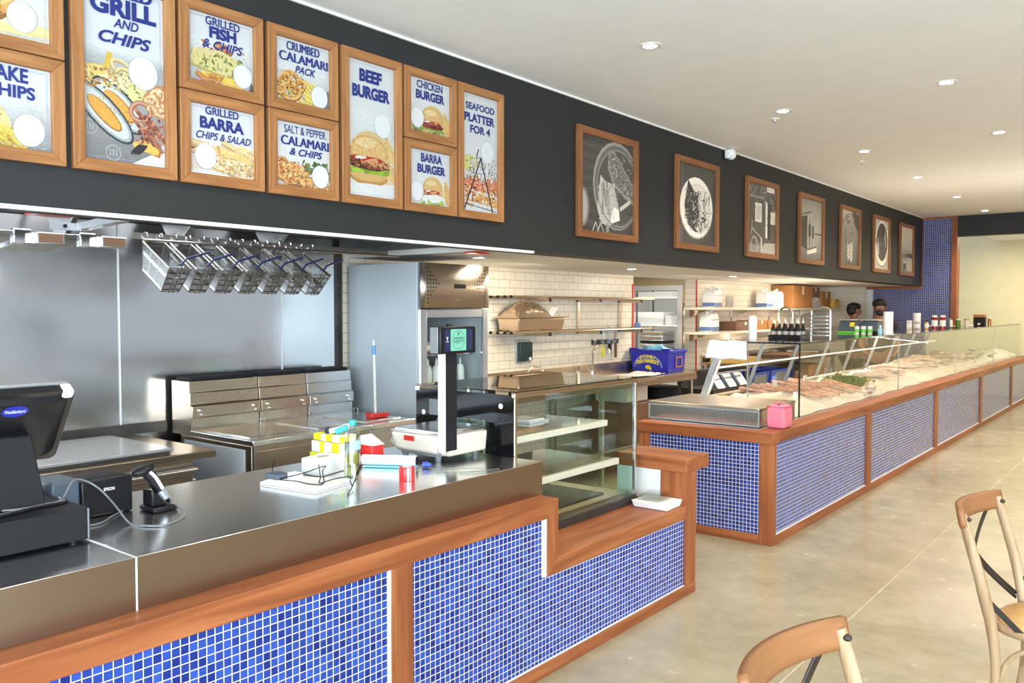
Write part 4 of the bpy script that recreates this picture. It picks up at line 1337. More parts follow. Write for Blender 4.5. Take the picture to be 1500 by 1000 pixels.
dr = P_('glass_door', MB(O).box(fxf - 0.012, fxf - 0.006, fy0 + 0.06, fy1 - 0.06, 0.27, 1.57), M['glass'], t)
df = MB(O)
for a in ((fy0 + 0.004, fy0 + 0.062, 0.22, 1.62), (fy1 - 0.062, fy1 - 0.004, 0.22, 1.62)):
    df.box(fxf - 0.026, fxf, a[0], a[1], a[2], a[3])
df.box(fxf - 0.026, fxf, fy0 + 0.062, fy1 - 0.062, 1.565, 1.62).box(fxf - 0.026, fxf, fy0 + 0.062, fy1 - 0.062, 0.22, 0.275)
build(df, 'door_frame', M['silver'], dr, bevel=0.003)
for z in (0.80, 1.08, 1.31):
    P_('wire_shelf', MB(O).box(fxb + 0.05, fxf - 0.08, fy0 + 0.04, fy1 - 0.04, z - 0.012, z), M['steel_y'], t)
# contents of the fridge
t0 = T('squeeze_bottle', 'white squeeze bottle with a pointed cap on the middle shelf inside the fridge', 'bottle', (-4.13, 4.12, 1.0805), group='white squeeze bottles in the fridge')
build(MB().lathe([(0.0, 0.0), (0.03, 0.0), (0.031, 0.01), (0.031, 0.11), (0.026, 0.125)], n=16), 'bottle_body', M['white_plastic'], t0)
build(MB().lathe([(0.026, 0.125), (0.022, 0.14), (0.008, 0.145), (0.003, 0.19), (0.0, 0.19)], n=12), 'nozzle', M['white_plastic'], t0)
for i in range(1, 12):
    dup(t0, (-4.13 - 0.075 * (i // 6), 4.12 + 0.085 * (i % 6), 1.0805))
o = build(MB().ell((-4.15, 4.16, 1.355), (0.10, 0.10, 0.044), 18, 10, fn=lambda d: 1 + 0.08 * math.sin(9 * d.x)), 'wrapped_loaf', M['beige'])
tag(o, 'pale wrapped loaf on the upper shelf inside the fridge', 'food')
o = build(MB().lathe([(0.0, 0), (0.035, 0), (0.035, 0.14), (0.02, 0.17), (0.02, 0.20), (0.0, 0.20)], (-4.2, 4.50, 1.3108), 16), 'dark_bottle', M['black'])
tag(o, 'dark bottle on the upper shelf inside the fridge', 'bottle')

# ---------------------------------------------------------------- sink bench along the tiled wall
t = T('sink_bench', 'long brown-lit steel sink bench with two sinks against the cream tiles', 'sink bench', (-4.4, 6.4, 0))
O = t.location
P_('bench_top', MB(O).box(-4.74, -4.12, 4.70, 7.05, 0.915, 0.95).box(-4.74, -4.12, 7.45, 8.33, 0.915, 0.95).box(-4.74, -4.58, 7.05, 7.45, 0.915, 0.95).box(-4.22, -4.12, 7.05, 7.45, 0.915, 0.95), M['steel_warm_lit'], t, bevel=0.003)
P_('splash_upstand', MB(O).box(-4.745, -4.725, 4.70, 8.02, 0.95, 1.06), M['steel_warm_lit'], t, bevel=0.003)
P_('sink_bowl', MB(O).box(-4.58, -4.22, 7.05, 7.055, 0.72, 0.95).box(-4.58, -4.22, 7.445, 7.45, 0.72, 0.95).box(-4.58, -4.575, 7.055, 7.445, 0.72, 0.95).box(-4.225, -4.22, 7.055, 7.445, 0.72, 0.95).box(-4.58, -4.22, 7.05, 7.45, 0.71, 0.72), M['steel_top'], t)
P_('front_apron', MB(O).box(-4.13, -4.115, 4.70, 8.33, 0.87, 0.915), M['steel_warm_lit'], t)
for y in (4.8, 6.5, 8.27):
    for x in (-4.70, -4.16):
        P_('leg', MB(O).box(x - 0.02, x + 0.02, y - 0.02, y + 0.02, 0, 0.914), M['steel_z'], t)
P_('under_shelf', MB(O).box(-4.67, -4.19, 4.85, 8.23, 0.28, 0.30), M['steel_y'], t)
gr = MB(O)
for k in range(6):
    gr.box(-4.62 + 0.075 * k, -4.60 + 0.075 * k, 6.30, 6.95, 0.9505, 0.953)
P_('drainer_rib', gr, M['steel_y'], t)
# taps
t = T('gooseneck_tap', 'tall chrome gooseneck tap over the sink left of the blue tub', 'tap', (-4.64, 7.08, 0.9505))
O = t.location
P_('tap_base', MB(O).cyl((-4.64, 7.08, 0.951), (-4.64, 7.08, 1.0), 0.022, 0.018), M['chrome'], t)
P_('spout', MB(O).tube([(-4.64, 7.08, 1.0), (-4.64, 7.08, 1.18)] + [(-4.64 + 0.10 * (1 - math.cos(a)), 7.08, 1.18 + 0.08 * math.sin(a)) for a in [math.pi * q / 10 for q in range(1, 11)]] + [(-4.44, 7.08, 1.12)], 0.012, 10), M['chrome'], t)
P_('lever', MB(O).bar((-4.64, 7.06, 0.985), (-4.64, 6.98, 1.03), 0.012, 0.008), M['chrome'], t)
t = T('small_tap', 'short curved chrome tap behind the glass cabinet', 'tap', (-4.62, 6.03, 0.9505))
O = t.location
P_('spout', MB(O).tube([(-4.64, 6.02, 0.951), (-4.64, 6.02, 1.05)] + [(-4.64 + 0.06 * (1 - math.cos(a)), 6.02 + 0.03 * (1 - math.cos(a)), 1.05 + 0.055 * math.sin(a)) for a in [math.pi * q / 8 for q in range(1, 9)]] + [(-4.52, 6.08, 1.02)], 0.010, 10), M['chrome'], t)
P_('tap_base', MB(O).cyl((-4.64, 6.02, 0.951), (-4.64, 6.02, 0.975), 0.02), M['chrome'], t)
# blue fish tub with lettering
t = T('fish_tub', 'blue plastic fish tub with yellow lettering on the right end of the sink bench', 'tub', (-4.5, 8.14, 0.9505))
O = t.location
by0, by1, bx0, bx1 = 7.955, 8.31, -4.695, -4.262
z0, z1 = 0.9515, 1.185
wl = 0.022


def frus(mb, x0, x1, y0, y1, za, zb, fl):
    mb.hexa([(x0, y0, za), (x1, y0, za), (x1, y1, za), (x0, y1, za)], [(x0 - fl, y0 - fl, zb), (x1 + fl, y0 - fl, zb), (x1 + fl, y1 + fl, zb), (x0 - fl, y1 + fl, zb)])


tb = MB(O)
ob = [(bx0, by0), (bx1, by0), (bx1, by1), (bx0, by1)]
fl = 0.018


def lv(d, z):
    return [(bx0 - d, by0 - d, z), (bx1 + d, by0 - d, z), (bx1 + d, by1 + d, z), (bx0 - d, by1 + d, z)]


rings = [lv(0, z0), lv(fl, z1), lv(fl - 0.012, z1), lv(-0.012, z0 + 0.012)]
vs = [p for r in rings for p in r]
fs = [(3, 2, 1, 0), (12, 13, 14, 15)]
for r in range(3):
    for i in range(4):
        fs.append((4 * r + i, 4 * r + (i + 1) % 4, 4 * (r + 1) + (i + 1) % 4, 4 * (r + 1) + i))
tb._add(vs, fs)
P_('tub_body', tb, M['tub_blue'], t, bevel=0.012, seg=3)
rm = MB(O)
d = fl + 0.006
for a, b in (((bx0 - d, by0 - d), (bx1 + d, by0 - d)), ((bx1 + d, by0 - d), (bx1 + d, by1 + d)), ((bx0 - d, by1 + d), (bx1 + d, by1 + d)), ((bx0 - d, by0 - d), (bx0 - d, by1 + d))):
    rm.bar((*a, z1 - 0.012), (*b, z1 - 0.012), 0.014, 0.026)
P_('rim', rm, M['tub_blue'], t, bevel=0.004)
for x in (bx0 - 0.0, bx1 - 0.04):
    P_('lug', MB(O).box(x - 0.03, x + 0.07, by0 - d - 0.004, by0 + 0.03, z1, z1 + 0.018), M['tub_blue'], t, bevel=0.008)
sl = (by0 - fl - by0) / (z1 - z0)
upv = Vector((0, -fl, z1 - z0)).normalized()


def fpt(x, z, off=0.002):
    return Vector((x, by0 - fl * (z - z0) / (z1 - z0) - off, z))


tx = MB(O)
put_text(tx, 'SYDNEY', fpt(-4.50, 1.115), XP, upv, 0.20, 0.038, bold=0.04, arc=0.018)
put_text(tx, 'FISH MARKET', fpt(-4.50, 1.068), XP, upv, 0.27, 0.042, bold=0.04, arc=0.022)
tx.poly(disc_poly(fpt(-4.50, 1.0), XP, upv, 0.032, 0.022))
tx.poly(disc_poly(fpt(-4.47, 0.985), XP, upv, 0.012, 0.02))
P_('yellow_lettering', tx, M['ink_yellow'], t)
ar = MB(O)
for sg in (-1, 1):
    ar.tube([fpt(-4.50 + sg * 0.165 * math.cos(a) , 1.0 + 0.13 * math.sin(a)) for a in [math.radians(q) for q in range(0, 62, 6)]], 0.003, 5)
P_('white_arc', ar, M['ink_white'], t)
xs_ = bx1 + fl * 0.55 + 0.004
fq = MB(O)
for a in ((8.10, 8.24, 1.00, 1.012), (8.10, 8.24, 1.10, 1.112), (8.10, 8.115, 1.012, 1.10), (8.225, 8.24, 1.012, 1.10)):
    fq.box(xs_, xs_ + 0.006, *a)
P_('orange_square_frame', fq, M['card'], t)
o = build(MB().ell((-4.50, 8.14, 1.165), (0.17, 0.12, 0.07), 16, 10, fn=lambda d: 1 + 0.15 * math.sin(6 * d.x + 4 * d.y)), 'blue_bag', plain('pale_blue_bag', (0.20, 0.50, 0.75), 0.4))
tag(o, 'crumpled pale blue bag in the top of the blue fish tub', 'bag')
o = build(MB().grid(16, 10, lambda u, v: (-4.47 + 0.30 * u, 6.98 + 0.86 * v - 0.12 * u, 0.953 + 0.012 * abs(math.sin(9 * u + 5 * v)) + 0.02 * max(0, 1 - abs(v - 0.75) * 6) * (1 - u))), 'tea_towel', M['cloth'], solid=0.004)
tag(o, 'crumpled white cloth spread on the sink bench in front of the blue tub', 'cloth')
t = T('rubbish_bin', 'dark bin with a black liner under the right end of the sink bench', 'bin', (-4.42, 8.10, 0))
P_('bin_body', MB().lathe([(0.0, 0.305), (0.17, 0.305), (0.20, 0.72), (0.19, 0.72), (0.16, 0.32), (0.0, 0.32)], n=24), plain('dark_green_plastic', (0.01, 0.05, 0.03), 0.4), t)
P_('bin_liner', MB().lathe([(0.212, 0.66), (0.222, 0.73), (0.20, 0.79), (0.12, 0.80), (0.0, 0.78)], n=24), M['black_matt'], t)
o = build(MB().box(-4.66, -4.14, 7.05, 7.62, 0.302, 0.70), 'steel_drawer_unit', M['board'], bevel=0.004)
tag(o, 'brown steel cupboard under the sink bench beside the bin', 'cupboard')

# pipe shelves on the tiles
t = T('wall_shelf', 'two-tier steel pipe shelf on the cream tiles above the sink bench', 'shelf', (-4.6, 6.8, 1.43))
O = t.location
for z in (1.74, 1.43):
    for x in (-4.70, -4.62, -4.54, -4.47):
        P_('shelf_pipe', MB(O).cyl((x, 5.57, z - 0.012), (x, 8.0, z - 0.012), 0.012, n=10), M['steel_warm_lit'], t)
        P_('pipe_cap', MB(O).cyl((x, 5.556, z - 0.012), (x, 5.572, z - 0.012), 0.0135, n=10), M['black'], t)
    for y in (6.12, 6.96, 7.75):
        P_('bracket_arm', MB(O).box(-4.745, -4.47, y - 0.015, y + 0.015, z - 0.05, z - 0.0245), M['steel_warm_lit'], t, bevel=0.002)
        P_('arm_cap', MB(O).box(-4.4699, -4.462, y - 0.016, y + 0.016, z - 0.051, z - 0.0235), M['black'], t)
for y in (6.96, 7.75):
    P_('wall_upright', MB(O).box(-4.747, -4.725, y - 0.015, y + 0.015, 1.38, 1.72), M['steel_warm_lit'], t)
t = T('roasting_pan', 'deep rectangular steel pan with rim on the lower wall shelf', 'pan', (-4.58, 5.98, 1.4315))
O = t.location
pb = MB(O)
pb.hexa([(-4.70, 5.68, 1.432), (-4.48, 5.68, 1.432), (-4.48, 6.33, 1.432), (-4.70, 6.33, 1.432)], [(-4.71, 5.66, 1.545), (-4.465, 5.66, 1.545), (-4.465, 6.36, 1.545), (-4.71, 6.36, 1.545)])
P_('pan_body', pb, M['steel_warm_lit'], t, bevel=0.012, seg=3)
P_('pan_rim', MB(O).box(-4.72, -4.45, 5.62, 6.40, 1.5455, 1.556), M['steel_warm_lit'], t, bevel=0.003)
t = T('domed_lid', 'ribbed dome lid lying in the rectangular pan on the wall shelf', 'lid', (-4.58, 5.92, 1.5565))
O = t.location
P_('dome', MB(O).ell((-4.58, 5.91, 1.557), (0.11, 0.24, 0.135), 28, 14, fn=lambda d: (1 + 0.035 * math.sin(22 * d.y)) if d.z > 0 else 0.95) if False else
   MB(O).grid(30, 12, lambda u, v: (-4.58 + 0.11 * math.cos(math.pi * v), 5.91 + 0.24 * (2 * u - 1), 1.557 + (0.135 + 0.008 * math.sin(u * 34)) * math.sqrt(max(0, 1 - (2 * u - 1) ** 2)) * math.sin(math.pi * v))), M['steel_warm_lit'], t)
P_('paper_tag', MB(O).bar((-4.50, 6.16, 1.56), (-4.50, 6.24, 1.64), 0.002, 0.075, up=(1, 0, 0)), M['paper'], t)
o = build(MB().lathe([(0, 0), (0.03, 0), (0.035, 0.02), (0.03, 0.045), (0, 0.05)], (-4.58, 7.86, 1.4305), 14), 'small_tub', plain('small_blue_tub', (0.15, 0.25, 0.5), 0.4))
tag(o, 'small blue and white tub at the right end of the lower wall shelf', 'tub')
t = T('wall_dispenser', 'dark green soap dispenser in a steel wall frame beside the fridge', 'dispenser', (-4.74, 6.08, 1.24))
O = t.location
P_('frame', MB(O).box(-4.748, -4.735, 5.965, 6.19, 1.13, 1.345), M['silver'], t, bevel=0.003)
P_('dark_window', MB(O).box(-4.7349, -4.70, 5.985, 6.17, 1.145, 1.32), plain('dark_green_window', (0.01, 0.035, 0.03), 0.15), t, bevel=0.006)
P_('white_button', MB(O).box(-4.699, -4.69, 6.11, 6.14, 1.152, 1.18), M['white_plastic'], t)
t = T('knife_rack', 'dark magnetic knife bar on the tiles over the gooseneck tap', 'knife rack', (-4.74, 7.46, 1.28))
P_('bar', MB(t.location).box(-4.748, -4.728, 7.22, 7.72, 1.257, 1.305), M['black'], t, bevel=0.003)
for k, (y, hz, mt, ln, lb) in enumerate(((7.24, -1, 'beige', 0.17, 'pale-handled knife slanting at the left end of the knife bar'), (7.40, 1, 'yellow', 0.15, 'yellow-handled knife hanging from the knife bar'),
                                         (7.52, 1, 'black', 0.12, 'small black-handled knife on the knife bar'), (7.55, -1, 'beige', 0.17, 'pale-handled knife standing up behind the black ones'),
                                         (7.64, 1, 'board', 0.17, 'brown-handled knife at the right end of the knife bar'))):
    t = T('kitchen_knife', lb, 'knife', (-4.72, y, 1.28), group='knives on the knife bar')
    O = t.location
    x_ = -4.724 + 0.0012 * k
    dy_ = 0.05 if hz < 0 else 0.0
    P_('blade', MB(O).bar((x_, y + dy_ * 0.3, 1.28 - 0.02 * hz), (x_, y - dy_ * 0.3, 1.28 + 0.15 * hz), 0.002, 0.025, up=(1, 0, 0)), M['chrome'], t)
    P_('handle', MB(O).bar((x_ + 0.004, y + 0.0, 1.28 - 0.02 * hz), (x_ + 0.004, y - dy_, 1.28 - ln * hz), 0.012, 0.03, up=(1, 0, 0)), M[mt], t, bevel=0.003)

# ---------------------------------------------------------------- store room seen through the doorway
t = T('store_shelving', 'white wire shelving in the store room behind the doorway', 'shelving', (-6.1, 11.0, 0))
O = t.location
for z in (0.55, 1.00, 1.40, 1.80):
    P_('shelf', MB(O).box(-6.9, -5.55, 10.75, 11.25, z - 0.02, z), M['white_plastic'], t)
for x in (-6.88, -6.28, -5.57):
    for y in (10.76, 11.24):
        P_('post', MB(O).cyl((x, y, 0), (x, y, 1.95), 0.012, n=8), M['dark_steel'], t)
for (x0, x1, z, h, mt, nm, lb, ct) in ((-6.36, -5.86, 1.4005, 0.18, 'paper', 'white_carton', 'white carton bags on the middle store-room shelf', 'carton'),
                                       (-6.33, -5.70, 1.8005, 0.07, 'card_grey', 'grey_carton', 'flat grey carton on the top store-room shelf', 'carton')):
    o = build(MB().box(x0, x1, 10.78, 11.15, z, z + h), nm, M[mt], bevel=0.006)
    tag(o, lb, ct)
o = build(MB().box(-5.84, -5.74, 10.80, 11.1, 1.4005, 1.53), 'white_cup_sleeve', M['paper'], bevel=0.004)
tag(o, 'narrow white packet at the end of the middle store-room shelf', 'packet')
for k in range(5):
    z = 1.0005 + 0.062 * k
    t = T('oven_tray', 'black and steel tray, %s from the bottom of the stack in the store room' % ('first', 'second', 'third', 'fourth', 'fifth')[k], 'tray', (-6.1, 10.95, z), group='trays stacked in the store room')
    O = t.location
    P_('tray_body', MB(O).box(-6.24, -5.87, 10.79, 11.15, z, z + 0.045), M['black'] if k % 2 == 0 and k < 4 else M['steel_x'], t, bevel=0.006)
    P_('tray_rim', MB(O).box(-6.25, -5.86, 10.78, 11.16, z + 0.0455, z + 0.058), M['silver'], t, bevel=0.003)
# ================================================================ SECOND HALF OF THE KITCHEN WALL
t = T('rear_bench', 'steel bench along the tiled wall behind the seafood display', 'bench', (-4.4, 11.9, 0))
O = t.location
P_('bench_top', MB(O).box(-4.74, -4.12, 9.72, 13.0, 0.915, 0.95), M['steel_warm_lit'], t, bevel=0.003)
P_('splash_upstand', MB(O).box(-4.745, -4.725, 9.72, 13.0, 0.95, 1.05), M['steel_warm_lit'], t)
P_('under_shelf', MB(O).box(-4.70, -4.16, 9.80, 12.95, 0.58, 0.60), M['steel_y'], t)
for y in (9.78, 11.3, 12.95):
    for x in (-4.70, -4.16):
        P_('leg', MB(O).box(x - 0.02, x + 0.02, y - 0.02, y + 0.02, 0, 0.914), M['steel_z'], t)
t = T('ingredient_bins', 'dark rack with three pale sloping bin fronts left of the blue crates', 'bins', (-4.0, 9.3, 0.0))
O = t.location
P_('rack', MB(O).box(-4.55, -4.10, 8.72, 9.70, 0.05, 0.72).box(-4.55, -4.5, 8.72, 9.70, 0.72, 0.90), M['dark_steel'], t, bevel=0.004)
P_('rack_rail', MB(O).box(-4.12, -4.09, 8.72, 9.70, 0.885, 0.905), M['silver'], t)
for k in range(3):
    y = 8.80 + 0.31 * k
    P_('bin_front', MB(O).hexa([(-4.12, y, 0.725), (-4.08, y, 0.725), (-4.08, y + 0.2, 0.725), (-4.12, y + 0.2, 0.725)], [(-4.22, y, 0.87), (-4.18, y, 0.87), (-4.18, y + 0.2, 0.87), (-4.22, y + 0.2, 0.87)]), M['silver'], t, bevel=0.003)


def crate(y0, y1, label):
    t = T('blue_crate', label, 'crate', (-4.35, (y0 + y1) / 2, 0.6005), group='blue crates under the rear bench')
    O = t.location
    rings = [[(-4.58, y0 + 0.03, 0.601), (-4.18, y0 + 0.03, 0.601), (-4.18, y1 - 0.03, 0.601), (-4.58, y1 - 0.03, 0.601)],
             [(-4.60, y0, 0.83), (-4.145, y0, 0.83), (-4.145, y1, 0.83), (-4.60, y1, 0.83)],
             [(-4.585, y0 + 0.015, 0.83), (-4.165, y0 + 0.015, 0.83), (-4.165, y1 - 0.015, 0.83), (-4.585, y1 - 0.015, 0.83)],
             [(-4.565, y0 + 0.045, 0.615), (-4.195, y0 + 0.045, 0.615), (-4.195, y1 - 0.045, 0.615), (-4.565, y1 - 0.045, 0.615)]]
    mb = MB(O)
    fs = [(3, 2, 1, 0), (12, 13, 14, 15)]
    for r in range(3):
        for i in range(4):
            fs.append((4 * r + i, 4 * r + (i + 1) % 4, 4 * r + 4 + (i + 1) % 4, 4 * r + 4 + i))
    mb._add([p for r in rings for p in r], fs)
    P_('crate_body', mb, M['crate_blue'], t, bevel=0.006)
    P_('front_panel', MB(O).hexa([(-4.168, y0 + 0.12, 0.66), (-4.158, y0 + 0.12, 0.66), (-4.158, y1 - 0.12, 0.66), (-4.168, y1 - 0.12, 0.66)],
                                 [(-4.150, y0 + 0.12, 0.80), (-4.140, y0 + 0.12, 0.80), (-4.140, y1 - 0.12, 0.80), (-4.150, y1 - 0.12, 0.80)]), M['silver'], t)


crate(9.85, 10.48, 'blue crate under the rear bench, first to the right of the bins')
crate(10.54, 11.22, 'blue crate under the rear bench, second to the right of the bins')
for k, (y0, y1, h, mt, lb) in enumerate(((11.4, 12.0, 0.16, 'board', 'dark brown box under the rear bench next to the blue crates'), (12.05, 12.7, 0.22, 'card', 'brown cardboard box in the middle of the shelf under the rear bench'),
                                        (12.72, 12.93, 0.15, 'card_grey', 'narrow grey carton on the shelf under the rear bench'))):
    o = build(MB().box(-4.62, -4.2, y0, y1, 0.601, 0.601 + h), 'cardboard_box', M[mt], bevel=0.004)
    tag(o, lb, 'box', 'boxes under the rear bench')
for k, (y0, y1, h, mt, nm, lb, ct) in enumerate(((9.8, 10.3, 0.07, 'card_light', 'shallow_box', 'pale shallow box on the rear bench beside the doorway', 'box'), (11.3, 12.2, 0.05, 'board', 'chopping_board', 'brown chopping board lying on the rear bench', 'chopping board'),
                                                 (12.4, 12.95, 0.06, 'steel_x', 'bench_tray', 'steel tray lying on the rear bench', 'tray'))):
    o = build(MB().box(-4.66, -4.2, y0, y1, 0.9505, 0.9505 + h), nm, M[mt], bevel=0.004)
    tag(o, lb, ct)
t = T('wall_shelf', 'two-tier steel shelf on the cream tiles behind the seafood display', 'shelf', (-4.6, 11.7, 1.34))
O = t.location
for z in (1.645, 1.347):
    P_('shelf_board', MB(O).box(-4.742, -4.45, 9.22, 14.25, z - 0.03, z), M['beige'], t, bevel=0.003)
    for y in (9.4, 10.6, 11.9, 13.2):
        P_('bracket', MB(O).prism([(-4.74, z - 0.031), (-4.5, z - 0.031), (-4.74, z - 0.12)], 'y', y - 0.01, y + 0.01), M['steel_warm_lit'], t)
for y in (9.235, 10.6, 11.9, 13.2):
    P_('wall_upright', MB(O).box(-4.748, -4.735, y - 0.015, y + 0.015, 1.20, 1.70), M['steel_warm_lit'], t)


def jerrycan(loc, label, plainc=False):
    t = T('jerrycan', label, 'jerrycan', loc, group='white jerrycans on the wall shelf')
    prof = [(-0.11, 0.0), (0.11, 0.0), (0.11, 0.15), (0.095, 0.20), (0.045, 0.235), (-0.02, 0.215), (-0.07, 0.222), (-0.105, 0.18)]
    build(MB().prism(prof, 'x', -0.08, 0.08), 'can_body', M['white_plastic'], t, bevel=0.012, seg=3)
    build(MB().tube(catmull([(0, -0.015, 0.205), (0, 0.02, 0.252), (0, 0.07, 0.25), (0, 0.098, 0.19)], 5), 0.011, 10), 'can_handle', M['white_plastic'], t)
    build(MB().cyl((0, -0.062, 0.215), (0, -0.062, 0.246), 0.019), 'screw_cap', M['white_plastic'], t)
    if not plainc:
        build(MB().box(-0.0812, 0.0812, -0.1005, 0.1005, 0.062, 0.14).box(-0.078, 0.078, -0.1113, 0.1113, 0.062, 0.14), 'paper_label', M['paper'], t)
        build(MB().box(-0.0814, 0.0814, -0.1005, 0.1005, 0.008, 0.058).box(-0.078, 0.078, -0.1115, 0.1115, 0.012, 0.058), 'blue_label_band', plain('label_blue', (0.12, 0.20, 0.42), 0.4), t)
        build(MB().box(-0.0816, 0.0816, -0.1005, 0.1005, 0.142, 0.147), 'label_edge', M['ink_dark'], t)
    return t


jerrycan((-4.58, 9.68, 1.6455), 'white jerrycan with blue-banded label on the top shelf beside the doorway')
jerrycan((-4.58, 9.60, 1.3475), 'white jerrycan with blue-banded label on the lower shelf beside the doorway')
jerrycan((-4.60, 11.38, 1.6455), 'cream jerrycan on the top shelf left of the plain white jug')
jerrycan((-4.56, 11.68, 1.6455), 'plain white jug on the top shelf against the big cardboard box', True)
bxs = (('cardboard_box', 11.98, 12.80, 0.325, 'card', -4.42, 1.6455, 'big brown cardboard box on the top wall shelf'),
       ('cardboard_box', 12.86, 13.26, 0.16, 'card_grey', -4.45, 1.6455, 'light grey carton under a darker one on the top wall shelf'),
       ('cardboard_box', 12.88, 13.24, 0.15, 'board', -4.46, 1.8060, 'dark grey-brown carton on top of the light grey one'),
       ('cardboard_box', 13.32, 13.72, 0.26, 'card', -4.45, 1.6455, 'tall amber carton right of the grey cartons on the top wall shelf'),
       ('cardboard_box', 13.76, 14.02, 0.14, 'card_light', -4.40, 1.6455, 'small bright yellow-brown carton at the end of the top wall shelf'),
       ('cardboard_box', 10.12, 10.72, 0.115, 'board', -4.46, 1.3475, 'low dark brown carton on the lower wall shelf beside the jerrycan'),
       ('cardboard_box', 10.75, 11.12, 0.125, 'card', -4.45, 1.3475, 'low orange-brown carton on the lower wall shelf, middle of three'),
       ('cardboard_box', 11.16, 11.62, 0.120, 'card', -4.45, 1.3475, 'low orange-brown carton on the lower wall shelf, rightmost of three'))
for nm, y0, y1, h, mt, xf, z, lb in bxs:
    t = T(nm, lb, 'box', (-4.58, (y0 + y1) / 2, z), group='cartons on the wall shelf')
    O = t.location
    P_('carton', MB(O).box(-4.735, xf, y0, y1, z, z + h), M[mt], t, bevel=0.004)
    P_('packing_tape', MB(O).box(xf, xf + 0.001, (y0 + y1) / 2 - 0.03, (y0 + y1) / 2 + 0.03, z + h * 0.6, z + h - 0.004).box(-4.73, xf - 0.004, (y0 + y1) / 2 - 0.03, (y0 + y1) / 2 + 0.03, z + h, z + h + 0.001), M['beige'] if mt != 'card_light' else M['card'], t)
for nm, (y0, y1, z0, z1), mt, lb, ct in (('wall_sign', (10.20, 10.30, 1.80, 1.83), 'red', 'small red sign on the tiles above the top shelf', 'sign'),
                                         ('wall_keypad', (10.45, 10.66, 1.66, 1.80), 'card_grey', 'grey perforated keypad on the tiles behind the top shelf', 'keypad')):
    o = build(MB().box(X_WALL + 0.001, X_WALL + 0.014, y0, y1, z0, z1), nm, M[mt], bevel=0.003)
    tag(o, lb, ct)
o = build(MB().box(-4.40, -4.27, Y_END - 0.012, Y_END - 0.001, 1.50, 1.56), 'power_socket', M['card_grey'], bevel=0.003)
tag(o, 'small grey power socket on the white tiles of the far wall', 'socket')

# ================================================================ SEAFOOD COUNTER
fc = T('seafood_counter', 'long low seafood counter with blue mosaic panels between hardwood stiles', 'counter', (X_FR, 11.0, 0))
O = fc.location
YE = 17.62
P_('carcass', MB(O).box(-3.15, -2.215, 5.585, 14.4, 0, 0.70).box(-2.75, -2.215, 14.4, YE - 0.02, 0, 0.70), M['white'], fc)
P_('display_deck', MB(O).box(-3.20, -2.32, 5.66, 14.4, 0.701, 0.774).box(-2.75, -2.32, 14.4, YE, 0.701, 0.774), M['steel_y'], fc)
P_('slab_end_board', MB(O).box(-3.22, X_FR, 5.53, 5.66, 0.70, 0.778), M['wood_x'], fc, bevel=0.004)
P_('slab_front_board', MB(O).box(-2.32, X_FR, 5.66, YE, 0.70, 0.778), M['wood_y'], fc, bevel=0.004)
P_('end_mosaic_panel', MB(O).box(-3.12, -2.266, 5.55, 5.584, 0.065, 0.70), M['mosaic_xz'], fc)
P_('end_stile', MB(O).box(-3.21, -3.12, 5.545, 5.60, 0, 0.70), M['wood_z'], fc, bevel=0.003)
P_('corner_post', MB(O).box(-2.266, X_FR, 5.545, 5.606, 0, 0.70), M['wood_z'], fc, bevel=0.003)
P_('end_base_board', MB(O).box(-3.12, -2.266, 5.546, 5.584, 0, 0.065), M['wood_x'], fc, bevel=0.003)
P_('front_base_board', MB(O).box(-2.22, X_FR, 5.606, YE, 0, 0.065), M['wood_y'], fc, bevel=0.003)
edges = [5.606, 7.70, 7.845, 10.29, 10.44, 12.95, 13.10, 15.55, 15.70, YE]
for k in range(0, 10, 2):
    P_('mosaic_panel', MB(O).box(-2.21, -2.18, edges[k] + 0.0005, edges[k + 1] - 0.0005, 0.0655, 0.699), M['mosaic_yz'], fc)
    P_('panel_trim', MB(O).box(-2.185, X_FR - 0.006, edges[k] + 0.001, edges[k + 1] - 0.001, 0.0652, 0.0705), M['paper'], fc)
for k in range(1, 9, 2):
    P_('stile', MB(O).box(-2.21, X_FR, edges[k], edges[k + 1], 0.065, 0.70), M['wood_z'], fc, bevel=0.003)
P_('rear_rim', MB(O).box(-3.19, -3.11, 6.5, 14.4, 0.775, 0.885), M['steel_warm_lit'], fc, bevel=0.004)

# glass superstructure
gd = T('glass_sneeze_guard', 'long clear glass guard with a flat glass shelf over the seafood display', 'glass guard', (-2.7, 11.0, 0.779))
O = gd.location
XG, Y0 = -2.33, 6.48
js = [Y0, 9.365, 12.15, 14.93, YE - 0.02]
for k in range(4):
    P_('front_pane', MB(O).box(XG - 0.004, XG + 0.004, js[k] + 0.003, js[k + 1] - 0.003, 0.7792, 1.347), M['glass'], gd)
    if k:
        P_('pane_joint', MB(O).box(XG - 0.004, XG + 0.0045, js[k] - 0.0028, js[k] + 0.0028, 0.7792, 1.347), M['silver'], gd)
P_('end_pane', MB(O).box(-2.75, XG - 0.006, Y0 - 0.004, Y0 + 0.004, 0.912 - 0.13, 1.347), M['glass'], gd)
P_('end_pane_edge', MB(O).box(-2.756, -2.7505, Y0 - 0.004, Y0 + 0.004, 0.79, 1.347), M['silver'], gd)
P_('black_corner_edge', MB(O).box(XG - 0.006, XG + 0.005, Y0 - 0.006, Y0 + 0.0025, 0.7792, 1.347), M['glass_edge'], gd)
P_('shelf', MB(O).box(-3.05, XG + 0.004, Y0 - 0.006, 15.30, 1.349, 1.361), M['glass_shelf'], gd)
P_('shelf_front_edge', MB(O).box(XG + 0.0045, XG + 0.0065, Y0 - 0.006, YE - 0.02, 1.3475, 1.3605), M['glass_edge'], gd)
P_('shelf_end_edge', MB(O).box(-2.75, XG + 0.006, Y0 - 0.009, Y0 - 0.0065, 1.3475, 1.3605), M['glass_edge'], gd)
